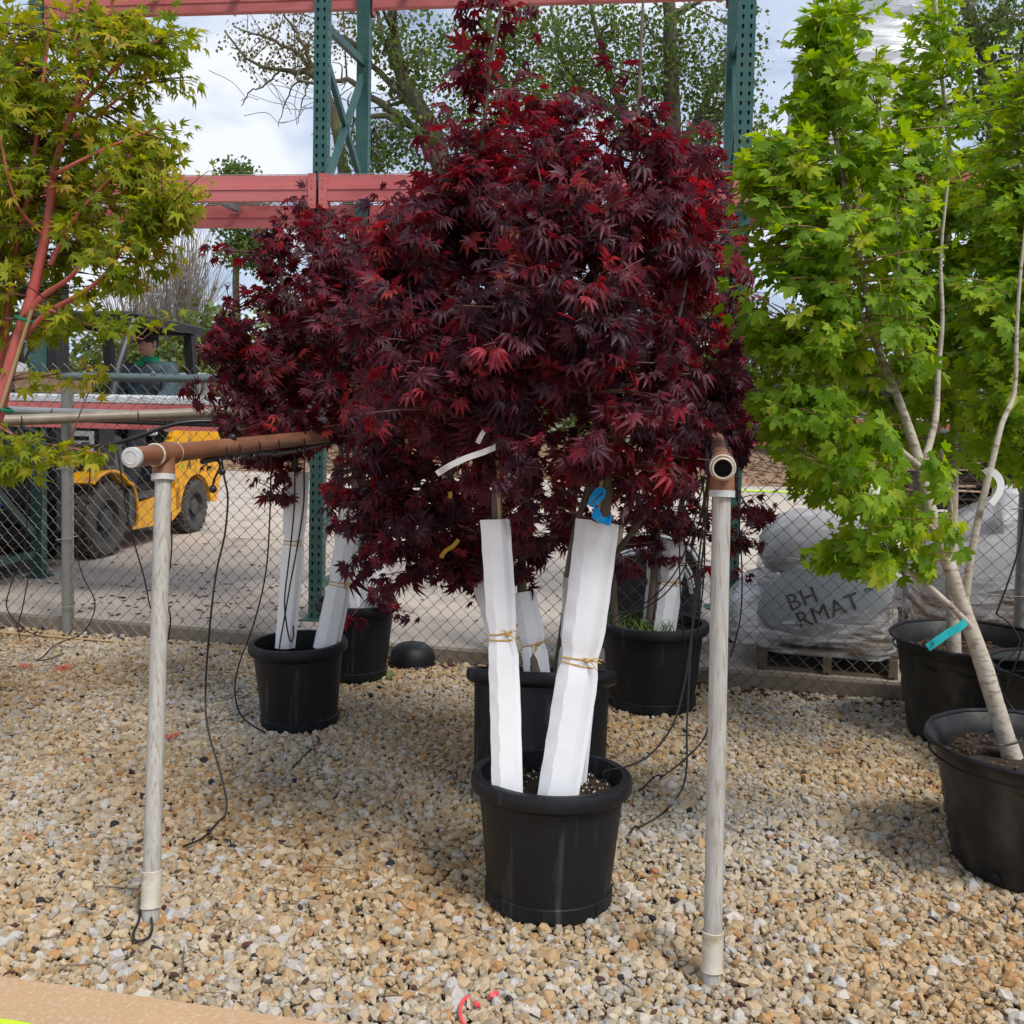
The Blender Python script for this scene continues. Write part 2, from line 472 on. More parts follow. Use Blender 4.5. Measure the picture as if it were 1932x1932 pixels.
def film(name, tint=(0.75, 0.76, 0.77), alpha=0.55, stretch=(0.8, 0.8, 5)):
    m = bpy.data.materials.new(name)
    m.use_nodes = True
    N = m.node_tree.nodes; L = m.node_tree.links
    b = N['Principled BSDF']; o = N['Material Output']
    b.inputs['Base Color'].default_value = (*tint, 1)
    b.inputs['Roughness'].default_value = 0.16
    t = N.new('ShaderNodeTexCoord'); mpn = N.new('ShaderNodeMapping'); mpn.inputs['Scale'].default_value = stretch
    L.new(t.outputs['Object'], mpn.inputs[0])
    no = N.new('ShaderNodeTexNoise'); no.inputs['Scale'].default_value = 4; no.inputs['Detail'].default_value = 8; no.inputs['Distortion'].default_value = 1.2
    L.new(mpn.outputs[0], no.inputs['Vector'])
    bp = N.new('ShaderNodeBump'); bp.inputs['Strength'].default_value = 0.45; bp.inputs['Distance'].default_value = 0.02
    L.new(no.outputs['Fac'], bp.inputs['Height']); L.new(bp.outputs[0], b.inputs['Normal'])
    tr = N.new('ShaderNodeBsdfTransparent'); tr.inputs[0].default_value = (0.9, 0.9, 0.9, 1)
    mr = N.new('ShaderNodeMapRange'); mr.inputs['From Min'].default_value = 0.42; mr.inputs['From Max'].default_value = 0.64
    mr.inputs['To Min'].default_value = max(alpha - 0.3, 0.03); mr.inputs['To Max'].default_value = min(alpha + 0.55, 1)
    L.new(no.outputs['Fac'], mr.inputs[0])
    ms = N.new('ShaderNodeMixShader')
    L.new(mr.outputs[0], ms.inputs[0]); L.new(tr.outputs[0], ms.inputs[1]); L.new(b.outputs[0], ms.inputs[2]); L.new(ms.outputs[0], o.inputs['Surface'])
    return m


M_FILM = film('stretch_film', alpha=0.17)
M_FILMW = film('white_stretch_film', (0.82, 0.83, 0.85), 0.75)

L_RED = leafmat('red_maple_leaf', [(0.0, (0.028, 0.010, 0.017)), (0.35, (0.050, 0.013, 0.024)), (0.58, (0.085, 0.014, 0.026)), (0.76, (0.15, 0.013, 0.026)), (0.92, (0.28, 0.016, 0.026)), (1.0, (0.22, 0.045, 0.022))],
                ((0.17, 0.008, 0.022), (0.75, 0.016, 0.030)), 0.36, 0.48, back=1.2, spec=0.34, bsat=1.0)
L_GREEN = leafmat('green_maple_leaf', [(0.0, (0.068, 0.140, 0.004)), (0.5, (0.130, 0.245, 0.007)), (0.85, (0.23, 0.345, 0.010)), (1.0, (0.36, 0.38, 0.015))],
                  ((0.34, 0.60, 0.004), (0.62, 0.70, 0.008)), 0.46, 0.6, back=1.2, spec=0.18)
L_CORAL = leafmat('yellow_green_maple_leaf', [(0.0, (0.070, 0.120, 0.004)), (0.5, (0.165, 0.215, 0.006)), (0.8, (0.31, 0.30, 0.008)), (1.0, (0.44, 0.28, 0.03))],
                  ((0.34, 0.50, 0.005), (0.78, 0.66, 0.010)), 0.46, 0.6, back=1.2, spec=0.18)
L_FAR = leafmat('far_tree_leaf', [(0.0, (0.045, 0.080, 0.018)), (0.6, (0.095, 0.145, 0.030)), (1.0, (0.16, 0.19, 0.05))],
                ((0.12, 0.22, 0.02), (0.26, 0.32, 0.04)), 0.36, 0.6, spec=0.25)
L_BUD = leafmat('brown_bud_leaf', [(0.0, (0.10, 0.075, 0.03)), (1.0, (0.20, 0.17, 0.06))], ((0.2, 0.15, 0.04), (0.3, 0.26, 0.08)), 0.3, 0.6)
L_SHRUB = leafmat('shrub_leaf', [(0.0, (0.05, 0.09, 0.014)), (0.6, (0.11, 0.15, 0.022)), (1.0, (0.19, 0.20, 0.035))],
                  ((0.14, 0.22, 0.015), (0.30, 0.30, 0.03)), 0.3, 0.5)

# ================================================================ ground, yard, pavement
def flat(name, poly, z, mat, thick=0.0, kind='structure'):
    mb = MB()
    if thick:
        mb.prism([(p[0], p[1]) for p in poly], (0, 0, z - thick), (1, 0, 0), (0, 1, 0), (0, 0, 1), thick)
    else:
        mb.add([(p[0], p[1], z) for p in poly], [tuple(range(len(poly)))])
    o = obj(name, mb, mat, smooth=0)
    o['kind'] = kind
    return o


FA = onz(128, 1197, 0.0)
FB = onz(1703, 1328, 0.0)
FD = nrm(FB - FA)                                  # along the fence, to the right
FN = np.array([-FD[1], FD[0], 0.0])                # away from the camera


def fpt(t, n=0.0, z=0.0):
    p = FA + FD * t + FN * n
    return np.array([p[0], p[1], z])


ground = flat('ground', [(-300, -60), (300, -60), (300, 600), (-300, 600)], -0.02, M_FAR)
ground['label'] = 'ground beyond and around the nursery yard'
bed_poly = [(-6, -3), (6, -3), tuple(fpt(9, 0.0)[:2]), tuple(fpt(-4, 0.0)[:2])]
bed = flat('gravel_bed', bed_poly, -0.004, M_SOILBED)
YZ = 0.08
yard_poly = [tuple(fpt(-6, 0.07)[:2]), tuple(fpt(12, 0.07)[:2]), (16, 14.2), (-14, 17.5)]
yard = flat('yard', yard_poly, YZ, M_CONC, 0.10)
mb = MB()
mb.bar(fpt(-6, 0.035, 0.033), fpt(12, 0.035, 0.033), 0.064, 0.10)
kerb = obj('kerb', mb, M_CONCEDGE, smooth=0)
kerb['kind'] = 'structure'
# expansion joint in the slab: a shallow recessed strip
j0, j1 = onz(440, 1016, YZ), onz(1480, 1050, YZ)
mb = MB(); mb.bar(j0 + (0, 0, 0.0015), j1 + (0, 0, 0.0015), 0.012, 0.003)
o = obj('expansion_joint', mb, M_CONCEDGE, yard, smooth=0)
# mulch bank behind the yard
mb = MB()
nx, ny = 70, 9
V = []
for j in range(ny):
    for i in range(nx):
        x = -16 + 34 * i / (nx - 1)
        y = 17.3 - 0.1 * (x + 14) + j * 0.65
        V.append((x, y, 0.03 + 0.45 * math.sin(min(1, j / 6) * PI / 2) + random.uniform(-0.05, 0.05) * (j > 0)))
F = [(j * nx + i, j * nx + i + 1, (j + 1) * nx + i + 1, (j + 1) * nx + i) for j in range(ny - 1) for i in range(nx - 1)]
mb.add(V, F)
o = obj('mulch_bank', mb, M_MULCH, smooth=0); o['kind'] = 'structure'
mb = MB()
for k in range(1500):
    x = random.uniform(-9, 10); y = 17.4 - 0.1 * (x + 14) + random.uniform(0, 1.8)
    z = 0.06 + 0.22 * (y - 17.4 + 0.1 * (x + 14))
    a = random.uniform(0, PI)
    mb.box((x, y, z), (random.uniform(0.08, 0.2), random.uniform(0.02, 0.06), 0.03), Matrix.Rotation(a, 3, 'Z') @ Matrix.Rotation(random.uniform(-.5, .5), 3, 'X'))
o = obj('wood_chips', mb, M_MULCH, smooth=0); tag(o, 'brown wood chips scattered over the bank at the far side of the yard', 'mulch', kind='stuff')

# tan pavement slab in the near left corner
p0, p1 = onz(-700, 1742, 0.03), onz(1500, 2055, 0.03)
pd = nrm(p1 - p0); pn = np.array([pd[1], -pd[0], 0])
PV0, PVN = p0.copy(), -pn
pave = flat('pavement', [tuple(p0[:2]), tuple(p1[:2]), tuple((p1 + pn * 3)[:2]), tuple((p0 + pn * 3)[:2])][::-1], 0.03, M_PAVE, 0.06)

# ================================================================ gravel (stones as instances on points, nearest 300 as parts)
SPC = 0.0138


def stone_cols(n, x, y):
    w = 0.5 + 0.5 * np.sin(x * 2.3 + 1.3 * np.sin(y * 1.7 + 0.6)) * np.cos(y * 2.9 + 1.1 * np.sin(x * 1.9 + 2.0))
    w = np.clip(0.51 + 0.6 * (w - 0.5) + RNG.normal(0, 0.26, n), 0, 1)        # warm .. grey
    grey = np.array([0.42, 0.395, 0.36]); tan = np.array([0.445, 0.352, 0.230]); org = np.array([0.40, 0.24, 0.105])
    c = np.where((w > 0.5)[:, None], tan + (org - tan) * ((w - 0.5) * 2)[:, None] ** 1.6, grey + (tan - grey) * (w * 2)[:, None])
    c = c * RNG.uniform(0.72, 1.22, (n, 1))
    dark = RNG.random(n) < 0.006
    c[dark] = (0.03, 0.028, 0.03)
    rust = RNG.random(n) < 0.008
    c[rust] = (0.36, 0.19, 0.10)
    return np.clip(c, 0, 0.8)


def make_gravel():
    ys = np.arange(1.75, 6.4, SPC)
    xs = np.arange(-5.0, 5.0, SPC)
    X, Y = np.meshgrid(xs, ys)
    X = X.ravel(); Y = Y.ravel()
    n = len(X)
    X = X + RNG.uniform(-0.011, 0.011, n); Y = Y + RNG.uniform(-0.011, 0.011, n)
    keep = np.abs(X) < 0.56 * Y + 0.75
    fy = FA[1] + (X - FA[0]) * FD[1] / FD[0]
    keep &= Y < fy + 0.0
    s = (X - PV0[0]) * PVN[0] + (Y - PV0[1]) * PVN[1]
    keep &= s > 0.005
    thin = (Y > 4.2) & (RNG.random(n) < 0.2)
    keep &= ~thin
    X, Y = X[keep], Y[keep]
    n = len(X)
    size = RNG.gamma(9, 1 / 9, n) * 0.0109
    size = np.clip(size, 0.0065, 0.024)
    Z = RNG.uniform(-0.002, 0.011, n) + 0.007 * np.sin(X * 3.1 + 0.5) * np.sin(Y * 2.7) + 0.006
    sc = np.stack([size * RNG.uniform(0.85, 1.35, n), size * RNG.uniform(0.75, 1.05, n), size * RNG.uniform(0.55, 0.85, n)], 1)
    rot = np.stack([RNG.normal(0, 0.45, n), RNG.normal(0, 0.45, n), RNG.uniform(0, 6.28, n)], 1)
    col = stone_cols(n, X, Y)
    px, py, w = proj(np.stack([X, Y, Z], 1))
    vis = (px > 0) & (px < 1932) & (py > 0) & (py < 1932)
    score = np.where(vis, size / w, 0)
    top = np.argsort(-score)[:300]
    rest = np.ones(n, bool); rest[top] = False
    return (X, Y, Z, sc, rot, col, top, rest)


gX, gY, gZ, gsc, grot, gcol, gtop, grest = make_gravel()
gm = bpy.data.materials.new('gravel_stone'); gm.use_nodes = True
N = gm.node_tree.nodes; L = gm.node_tree.links
at_ = N.new('ShaderNodeAttribute'); at_.attribute_type = 'INSTANCER'; at_.attribute_name = 'stone_col'
tcn = N.new('ShaderNodeTexCoord')
nz = N.new('ShaderNodeTexNoise'); nz.inputs['Scale'].default_value = 70; nz.inputs['Detail'].default_value = 4
L.new(tcn.outputs['Object'], nz.inputs['Vector'])
mr = N.new('ShaderNodeMapRange'); mr.inputs['From Min'].default_value = 0.3; mr.inputs['From Max'].default_value = 0.7; mr.inputs['To Min'].default_value = 0.75; mr.inputs['To Max'].default_value = 1.2
L.new(nz.outputs['Fac'], mr.inputs[0])
vm = N.new('ShaderNodeVectorMath'); vm.operation = 'SCALE'
L.new(at_.outputs['Color'], vm.inputs[0]); L.new(mr.outputs[0], vm.inputs['Scale'])
L.new(vm.outputs[0], N['Principled BSDF'].inputs['Base Color'])
N['Principled BSDF'].inputs['Roughness'].default_value = 0.85
N['Principled BSDF'].inputs['Specular IOR Level'].default_value = 0.25

me = bpy.data.meshes.new('gravel')
k = int(grest.sum())
P = np.stack([gX, gY, gZ], 1)[grest]
me.vertices.add(k)
me.vertices.foreach_set('co', P.astype(np.float32).ravel())


def fattr(me, name, typ, data):
    a = me.attributes.new(name, typ, 'POINT')
    key = {'FLOAT_VECTOR': 'vector', 'FLOAT_COLOR': 'color', 'FLOAT': 'value', 'INT': 'value'}[typ]
    a.data.foreach_set(key, np.ascontiguousarray(data).ravel())


fattr(me, 'sc', 'FLOAT_VECTOR', gsc[grest].astype(np.float32))
fattr(me, 'rot', 'FLOAT_VECTOR', grot[grest].astype(np.float32))
fattr(me, 'stone_col', 'FLOAT_COLOR', np.concatenate([gcol[grest], np.ones((k, 1))], 1).astype(np.float32))
fattr(me, 'pick', 'INT', RNG.integers(0, 12, k).astype(np.int32))
gravel = bpy.data.objects.new('gravel', me)
COL.objects.link(gravel)
ng = bpy.data.node_groups.new('gravel_scatter', 'GeometryNodeTree')
ng.interface.new_socket('Geometry', in_out='INPUT', socket_type='NodeSocketGeometry')
ng.interface.new_socket('Geometry', in_out='OUTPUT', socket_type='NodeSocketGeometry')
gn, gl = ng.nodes, ng.links
gi = gn.new('NodeGroupInput'); go = gn.new('NodeGroupOutput')
join = gn.new('GeometryNodeGeometryToInstance')
for v in range(12):
    ico = gn.new('GeometryNodeMeshIcoSphere'); ico.inputs['Radius'].default_value = 1.0; ico.inputs['Subdivisions'].default_value = 1 if v % 3 else 2
    rv = gn.new('FunctionNodeRandomValue'); rv.data_type = 'FLOAT_VECTOR'
    amp = 0.36 if v % 3 else 0.17
    rv.inputs[0].default_value = (-amp,) * 3; rv.inputs[1].default_value = (amp,) * 3
    rv.inputs['Seed'].default_value = v * 13 + 5
    sp = gn.new('GeometryNodeSetPosition')
    gl.new(ico.outputs['Mesh'], sp.inputs['Geometry']); gl.new(rv.outputs[0], sp.inputs['Offset'])
    sm = gn.new('GeometryNodeSetShadeSmooth'); sm.inputs['Shade Smooth'].default_value = False
    gl.new(sp.outputs[0], sm.inputs[0])
    st = gn.new('GeometryNodeSetMaterial'); st.inputs['Material'].default_value = gm
    gl.new(sm.outputs[0], st.inputs[0])
    gl.new(st.outputs[0], join.inputs[0])
iop = gn.new('GeometryNodeInstanceOnPoints'); iop.inputs['Pick Instance'].default_value = True
gl.new(gi.outputs[0], iop.inputs['Points']); gl.new(join.outputs[0], iop.inputs['Instance'])


def named(name, typ):
    a = gn.new('GeometryNodeInputNamedAttribute'); a.data_type = typ; a.inputs['Name'].default_value = name
    return a.outputs['Attribute']


gl.new(named('pick', 'INT'), iop.inputs['Instance Index'])
gl.new(named('sc', 'FLOAT_VECTOR'), iop.inputs['Scale'])
gl.new(named('rot', 'FLOAT_VECTOR'), iop.inputs['Rotation'])
gl.new(iop.outputs[0], go.inputs[0])
md = gravel.modifiers.new('scatter', 'NODES'); md.node_group = ng
gravel.parent = bed
gravel['kind'] = 'stuff'
# the nearest stones, one object each
SM = []
for k in range(6):
    m_ = pm('single_stone', tuple([(0.49, .465, .43), (.50, .38, .245), (.45, .27, .13), (.40, .365, .32), (.56, .50, .43), (.47, .33, .19)][k]), tuple([(0.38, .36, .34), (.42, .30, .18), (.36, .19, .08), (.50, .45, .40), (.46, .40, .33), (.40, .26, .13)][k]), 2.2, 0.85)
    m_.node_tree.nodes['Principled BSDF'].inputs['Specular IOR Level'].default_value = 0.25
    SM.append(m_)
SMESH = []
for k in range(24):
    b_ = MB(); b_.ball((0, 0, 0), 1.0, 6, 4)
    V = np.concatenate(b_.v); V = V + RNG.uniform(-0.24, 0.24, V.shape)
    me = bpy.data.meshes.new('stone'); me.from_pydata(V.tolist(), [], b_.f); me.materials.append(SM[k % 6]); SMESH.append(me)
for q, i in enumerate(gtop):
    o = bpy.data.objects.new('stone', SMESH[(q * 7) % 24 if RNG.random() < 0.5 else int(RNG.integers(0, 24))])
    COL.objects.link(o); o.parent = bed
    o.location = (gX[i], gY[i], gZ[i] + 0.002); o.rotation_euler = grot[i]; o.scale = gsc[i]

# ================================================================ chain-link fence
fence = thing('chain_link_fence', 'long weathered chain-link fence with green top rail between the gravel and the concrete yard', 'fence', FA)
FZ = 1.50
T0, T1 = -1.6, 6.4
cw, ch = 0.074, 0.074
mb = MB()
ncol = int((T1 - T0) / (cw / 2)); nrow = int((FZ + 0.03) / (ch / 2)) + 1
for i in range(ncol):
    pts = []
    bend = 0.006 * math.sin(i * 0.7)
    for r in range(nrow):
        side = (r + i) % 2
        t = T0 + (i + side) * cw / 2 + (0.0018 if side else -0.0018)
        z = 0.02 + r * ch / 2
        nn = -0.012 + (0.0022 if side else -0.0022) + 0.012 * math.sin(t * 1.3) * math.sin(z * 2.2) + bend * 0.4
        pts.append(fpt(t, nn, z))
    mb.tube(pts, 0.0021, 4, cap=False)
obj('chain_link', mb, M_LINK, fence, kind='stuff')
mb = MB(); mb.tube([fpt(-0.05, 0.0, FZ - 0.035), fpt(T1, 0.0, FZ - 0.035)], 0.024, 14)
obj('top_rail', mb, M_RAIL, fence)
for t in (0.0, 2.52, 4.98):
    mb = MB(); mb.tube([fpt(t, 0.026 if t else 0.0, -0.05), fpt(t, 0.026 if t else 0.0, FZ - 0.063)], 0.033, 18)
    p = obj('fence_post', mb, M_POST, fence)
    for z in (0.16, 0.55, 0.95):
        mb = MB(); mb.tube([fpt(t - 0.07, -0.01, z - 0.012), fpt(t - 0.034, -0.036, z - 0.005), fpt(t, -0.040, z), fpt(t + 0.034, -0.036, z + 0.006), fpt(t + 0.08, -0.012, z + 0.02)], 0.0026, 5)
        obj('tie_wire', mb, M_WIRE, p)
for t in (0.55, 1.6):
    mb = MB(); mb.tube([fpt(t + 0.02 * math.cos(a), 0.030 * math.cos(a + PI / 2 + .2), FZ - 0.035 + 0.032 * math.sin(a + .2)) for a in np.linspace(0, 5.5, 14)], 0.0028, 5)
    obj('rail_tie', mb, M_WIRE, fence)

# ================================================================ pallet rack
RA = onz(594, 1170, YZ)                                   # foot of the front middle upright
RDIR = nrm(np.array([1.0, -0.13, 0])); RN = np.array([-RDIR[1], RDIR[0], 0.0])
DEEP = 0.92
rack = thing('pallet_rack', 'tall green and faded red pallet rack standing behind the fence', 'rack', RA)


def rp(t, n=0.0, z=0.0):
    p = RA + RDIR * t + RN * n
    return np.array([p[0], p[1], YZ + z])


def upright(t, n, H, w=0.076, d=0.066, face=-1, holes=True):
    """C-channel upright; punched face looks along face*RN"""
    mb = MB()
    nf = RN * face
    c = rp(t, n)
    pitch = 0.0508
    rows = int(H / pitch)
    f0 = c + nf * (d / 2)
    if holes:
        tear = [(-0.0072, 0.008), (-0.0056, 0.013), (0, 0.0145), (0.0056, 0.013), (0.0072, 0.008), (0.0040, -0.009), (0, -0.0125), (-0.0040, -0.009)]
        for col in (-1, 1):
            for r in range(rows):
                cx = col * w / 4; cz = (r + 0.5) * pitch
                hw = w / 4; hh = pitch / 2
                outer = [(-hw, hh * .4), (-hw, hh), (0, hh), (hw, hh), (hw, hh * .4), (hw, -hh), (0, -hh), (-hw, -hh)]
                V = [f0 + RDIR * (cx + a) + np.array([0, 0, cz + b]) for a, b in outer]
                V += [f0 + RDIR * (cx + a) + np.array([0, 0, cz + b]) for a, b in tear]
                V += [f0 - nf * 0.003 + RDIR * (cx + a) + np.array([0, 0, cz + b]) for a, b in tear]
                F = []
                for q in range(8):
                    k = (q + 1) % 8
                    F.append((q, k, 8 + k, 8 + q)); F.append((8 + q, 8 + k, 16 + k, 16 + q))
                mb.add(V, F)
    else:
        mb.box(f0 - nf * 0.001 + np.array([0, 0, H / 2]), (w, 0.002, H), np.stack([RDIR, RN, [0, 0, 1]], 1))
    R = np.stack([RDIR, RN, [0, 0, 1]], 1)
    for s in (-1, 1):
        mb.box(c + RDIR * s * (w / 2 + 0.0012) + np.array([0, 0, rows * pitch / 2]), (0.0024, d, rows * pitch), R)
    mb.box(c - nf * (d / 2 - 0.001) + np.array([0, 0, rows * pitch / 2]), (w, 0.002, rows * pitch), R)
    u = obj('upright', mb, M_GREEN, rack, smooth=0)
    mb = MB()
    for r in range(rows):
        for s in (-1, 1):
            mb.box(c + RDIR * s * (w / 2 + 0.003) + nf * 0.012 + np.array([0, 0, (r + 0.5) * pitch]), (0.0012, 0.009, 0.012), R)
    obj('side_hole', mb, M_HOLE, u, smooth=0, kind='stuff')
    mb = MB(); mb.box(c + np.array([0, 0, 0.005]), (0.15, 0.15, 0.010), R)
    obj('foot_plate', mb, M_GREEN, u, smooth=0)
    return u


BAYL, BAYR, BAY3 = -2.28, 2.36, 4.75
UH = 4.7
for t in (BAYL, 0.0, BAYR, BAY3):
    w = 0.086 if t == BAYR else 0.076
    upright(t, 0.033, UH, w, face=-1)
    upright(t, DEEP - 0.033, UH, w, face=1)


def brace(t, zf, zr, w=0.045):
    mb = MB(); mb.bar(rp(t, 0.066, zf - YZ), rp(t, DEEP - 0.066, zr - YZ), 0.03, w)
    obj('brace', mb, M_GREEN, rack, smooth=0)


for t in (0.0, BAYR, BAY3):
    for zf, zr in ((3.50, 3.54), (2.54, 3.45), (3.34, 2.77), (2.45, 1.55), (1.5, 1.52), (0.45, 1.42), (0.27, 0.27)):
        brace(t, zf, zr)
for zf, zr in ((0.46, 1.12), (1.02, 0.36), (0.24, 0.25), (1.95, 1.32), (2.05, 2.9), (3.0, 3.02), (4.0, 3.2)):
    brace(BAYL, zf, zr)


def beam(t0, t1, n, ztop, front=True, hgt=0.146):
    s = -1 if front else 1
    mb = MB()
    a, b = t0 + 0.055, t1 - 0.055
    nn = n + s * 0.0
    zt = ztop - YZ
    mb.bar(rp(a, nn, zt - hgt * 0.70), rp(b, nn, zt - hgt * 0.70), 0.056, hgt * 0.60)
    mb.bar(rp(a, nn + 0.008, zt - hgt * 0.20), rp(b, nn + 0.008, zt - hgt * 0.20), 0.040, hgt * 0.40)
    mb.bar(rp(a, nn - 0.030, zt - hgt * 0.55), rp(b, nn - 0.030, zt - hgt * 0.55), 0.006, 0.008)
    bo = obj('beam', mb, M_RED, rack, smooth=0)
    for e, sd in ((a, -1), (b, 1)):
        mb = MB(); R = np.stack([RDIR, RN, [0, 0, 1]], 1)
        mb.box(rp(e + sd * 0.024, n + (-0.036 if front else 0.036), zt - 0.092), (0.046, 0.006, 0.196), R)
        mb.box(rp(e + sd * 0.002, n, zt - 0.092), (0.006, 0.07, 0.196), R)
        co = obj('connector', mb, M_RED, bo, smooth=0)
    if front and 2 < ztop < 3:
        pass
    return bo


def deck(t0, t1, ztop, drops=True, bars=4):
    zt = ztop - YZ
    for i in range(bars):
        t = t0 + (t1 - t0) * (i + 0.5) / bars
        mb = MB(); mb.bar(rp(t, 0.03, zt - 0.03), rp(t, DEEP - 0.03, zt - 0.03), 0.045, 0.03)
        obj('deck_support', mb, M_GREYPIPE, rack, smooth=0)
    mb = MB()
    nlong = int((t1 - t0 - 0.12) / 0.052)
    for i in range(nlong):
        t = t0 + 0.06 + i * 0.052
        mb.tube([rp(t, 0.008, zt - 0.045), rp(t, 0.008, zt + 0.005), rp(t, DEEP - 0.008, zt + 0.005), rp(t, DEEP - 0.008, zt - 0.045)] if drops else [rp(t, 0.008, zt + .005), rp(t, DEEP, zt + .005)], 0.0024, 4, cap=False)
    for k in range(10):
        n_ = 0.01 + k * (DEEP - 0.02) / 9
        mb.tube([rp(t0 + 0.06, n_, zt + 0.009), rp(t1 - 0.06, n_, zt + 0.009)], 0.0024, 4, cap=False)
    obj('wire_deck', mb, M_WIRE, rack, kind='stuff')


Z0, Z1, Z2 = 1.31, 2.635, 4.045
for (a, b) in ((BAYL, 0.0), (0.0, BAYR), (BAYR, BAY3)):
    for z in (Z1, Z2):
        beam(a, b, 0.0, z, True); beam(a, b, DEEP, z, False); deck(a, b, z, bars=4)
for (a, b) in ((BAYL, 0.0), (BAYR, BAY3)):
    beam(a, b, 0.0, Z0, True); beam(a, b, DEEP, Z0, False); deck(a, b, Z0)
beam(BAYL - 2.45, BAYL, DEEP, 3.62, False); beam(BAYL - 2.45, BAYL, 0.0, 3.62, True); deck(BAYL - 2.45, BAYL, 3.62)
upright(BAYL - 2.45, 0.033, UH); upright(BAYL - 2.45, DEEP - 0.033, UH, face=1)
# rivets and embossed plate on the connectors by the middle upright
R_ = np.stack([RDIR, RN, [0, 0, 1]], 1)
mb = MB()
for s in (-1, 1):
    for dz in (0.03, 0.075, 0.165):
        mb.ball(rp(s * 0.031, -0.040, Z1 - YZ - dz), (0.006, 0.004, 0.006), 8, 4, R_)
    for dz in (0.055, 0.13):
        mb.box(rp(s * 0.031, -0.040, Z1 - YZ - dz), (0.012, 0.003, 0.02), R_)
obj('rivet', mb, M_RED, rack, kind='stuff')

# flat stack of pale corrugated sheets on the lower shelf of the left bay
t = thing('sheet_stack', 'flat stack of pale corrugated sheets lying along the lower rack shelf', 'sheets', rp(-1.2, 0.5, Z0 - YZ))
for k in range(3):
    mb = MB()
    V = []; n_ = 46
    for j, nn in enumerate((0.05, DEEP - 0.05)):
        for i in range(n_):
            V.append(rp(-2.15 + 2.0 * i / (n_ - 1), nn + 0.01 * k, Z0 - YZ + 0.018 + 0.013 * k + 0.005 * math.cos(i * PI)))
    V2 = [v - np.array([0, 0, 0.010]) for v in V]
    F = [(i, i + 1, n_ + i + 1, n_ + i) for i in range(n_ - 1)] + [(2 * n_ + i, 3 * n_ + i, 3 * n_ + i + 1, 2 * n_ + i + 1) for i in range(n_ - 1)] + [(i, 2 * n_ + i, 2 * n_ + i + 1, i + 1) for i in range(n_ - 1)]
    mb.add(V + V2, F)
    obj('corrugated_sheet', mb, M_ROOFING, t, smooth=0)

# wrapped goods on the upper shelf of the right-hand bay
def wrapped_block(name, label, c, size, taper, mat, top_lean=0.0, group=None):
    t = thing(name, label, 'wrapped pallet', c, group)
    mb = MB()
    w, d, h = size
    nz = 12; nr = 28
    V = []
    for i in range(nz + 1):
        q = i / nz
        k = 1 - (1 - taper) * max(0, (q - 0.55) / 0.45) ** 1.1
        for j in range(nr):
            a = 2 * PI * j / nr
            sx = math.copysign(abs(math.cos(a)) ** 0.45, math.cos(a)); sy = math.copysign(abs(math.sin(a)) ** 0.45, math.sin(a))
            wob = 1 + 0.02 * math.sin(9 * a + 3 * q * 5) + random.uniform(-.012, .012)
            p = np.asarray(c) + RDIR * (sx * w / 2 * k * wob + top_lean * q) + RN * (sy * d / 2 * k * wob) + np.array([0, 0, h * q])
            V.append(p)
    F = [(i * nr + j, i * nr + (j + 1) % nr, (i + 1) * nr + (j + 1) % nr, (i + 1) * nr + j) for i in range(nz) for j in range(nr)]
    F.append(tuple(nz * nr + j for j in range(nr)))
    mb.add(V, F)
    obj('stretch_wrap', mb, mat, t, smooth=1.0)
    mb = MB()
    for k in range(3):
        mb.box(np.asarray(c) + RDIR * (top_lean * 0.3) + np.array([0, 0, h * (0.13 + 0.22 * k)]), (w * 0.86, d * 0.86, h * 0.20), R_)
    obj('carton', mb, M_WHITEPL if k else M_TANBOX, t, smooth=0)
    return t


pt = at(1590, 300, 6.25)
c_ = rp((pt - RA) @ RDIR, 0.46, Z1 - YZ + 0.012)
wrapped_block('wrapped_pallet', 'tall white film-wrapped load high on the rack shelf, topmost above the green maples', c_, (0.78, 0.8, 1.12), 0.42, M_FILMW, 0.12)
pt = at(2010, 330, 6.0)
c_ = rp((pt - RA) @ RDIR, 0.46, Z1 - YZ + 0.012)
wrapped_block('wrapped_pallet', 'squat film-wrapped load on the rack shelf at the far right edge', c_, (0.62, 0.8, 0.42), 0.7, M_FILMW)

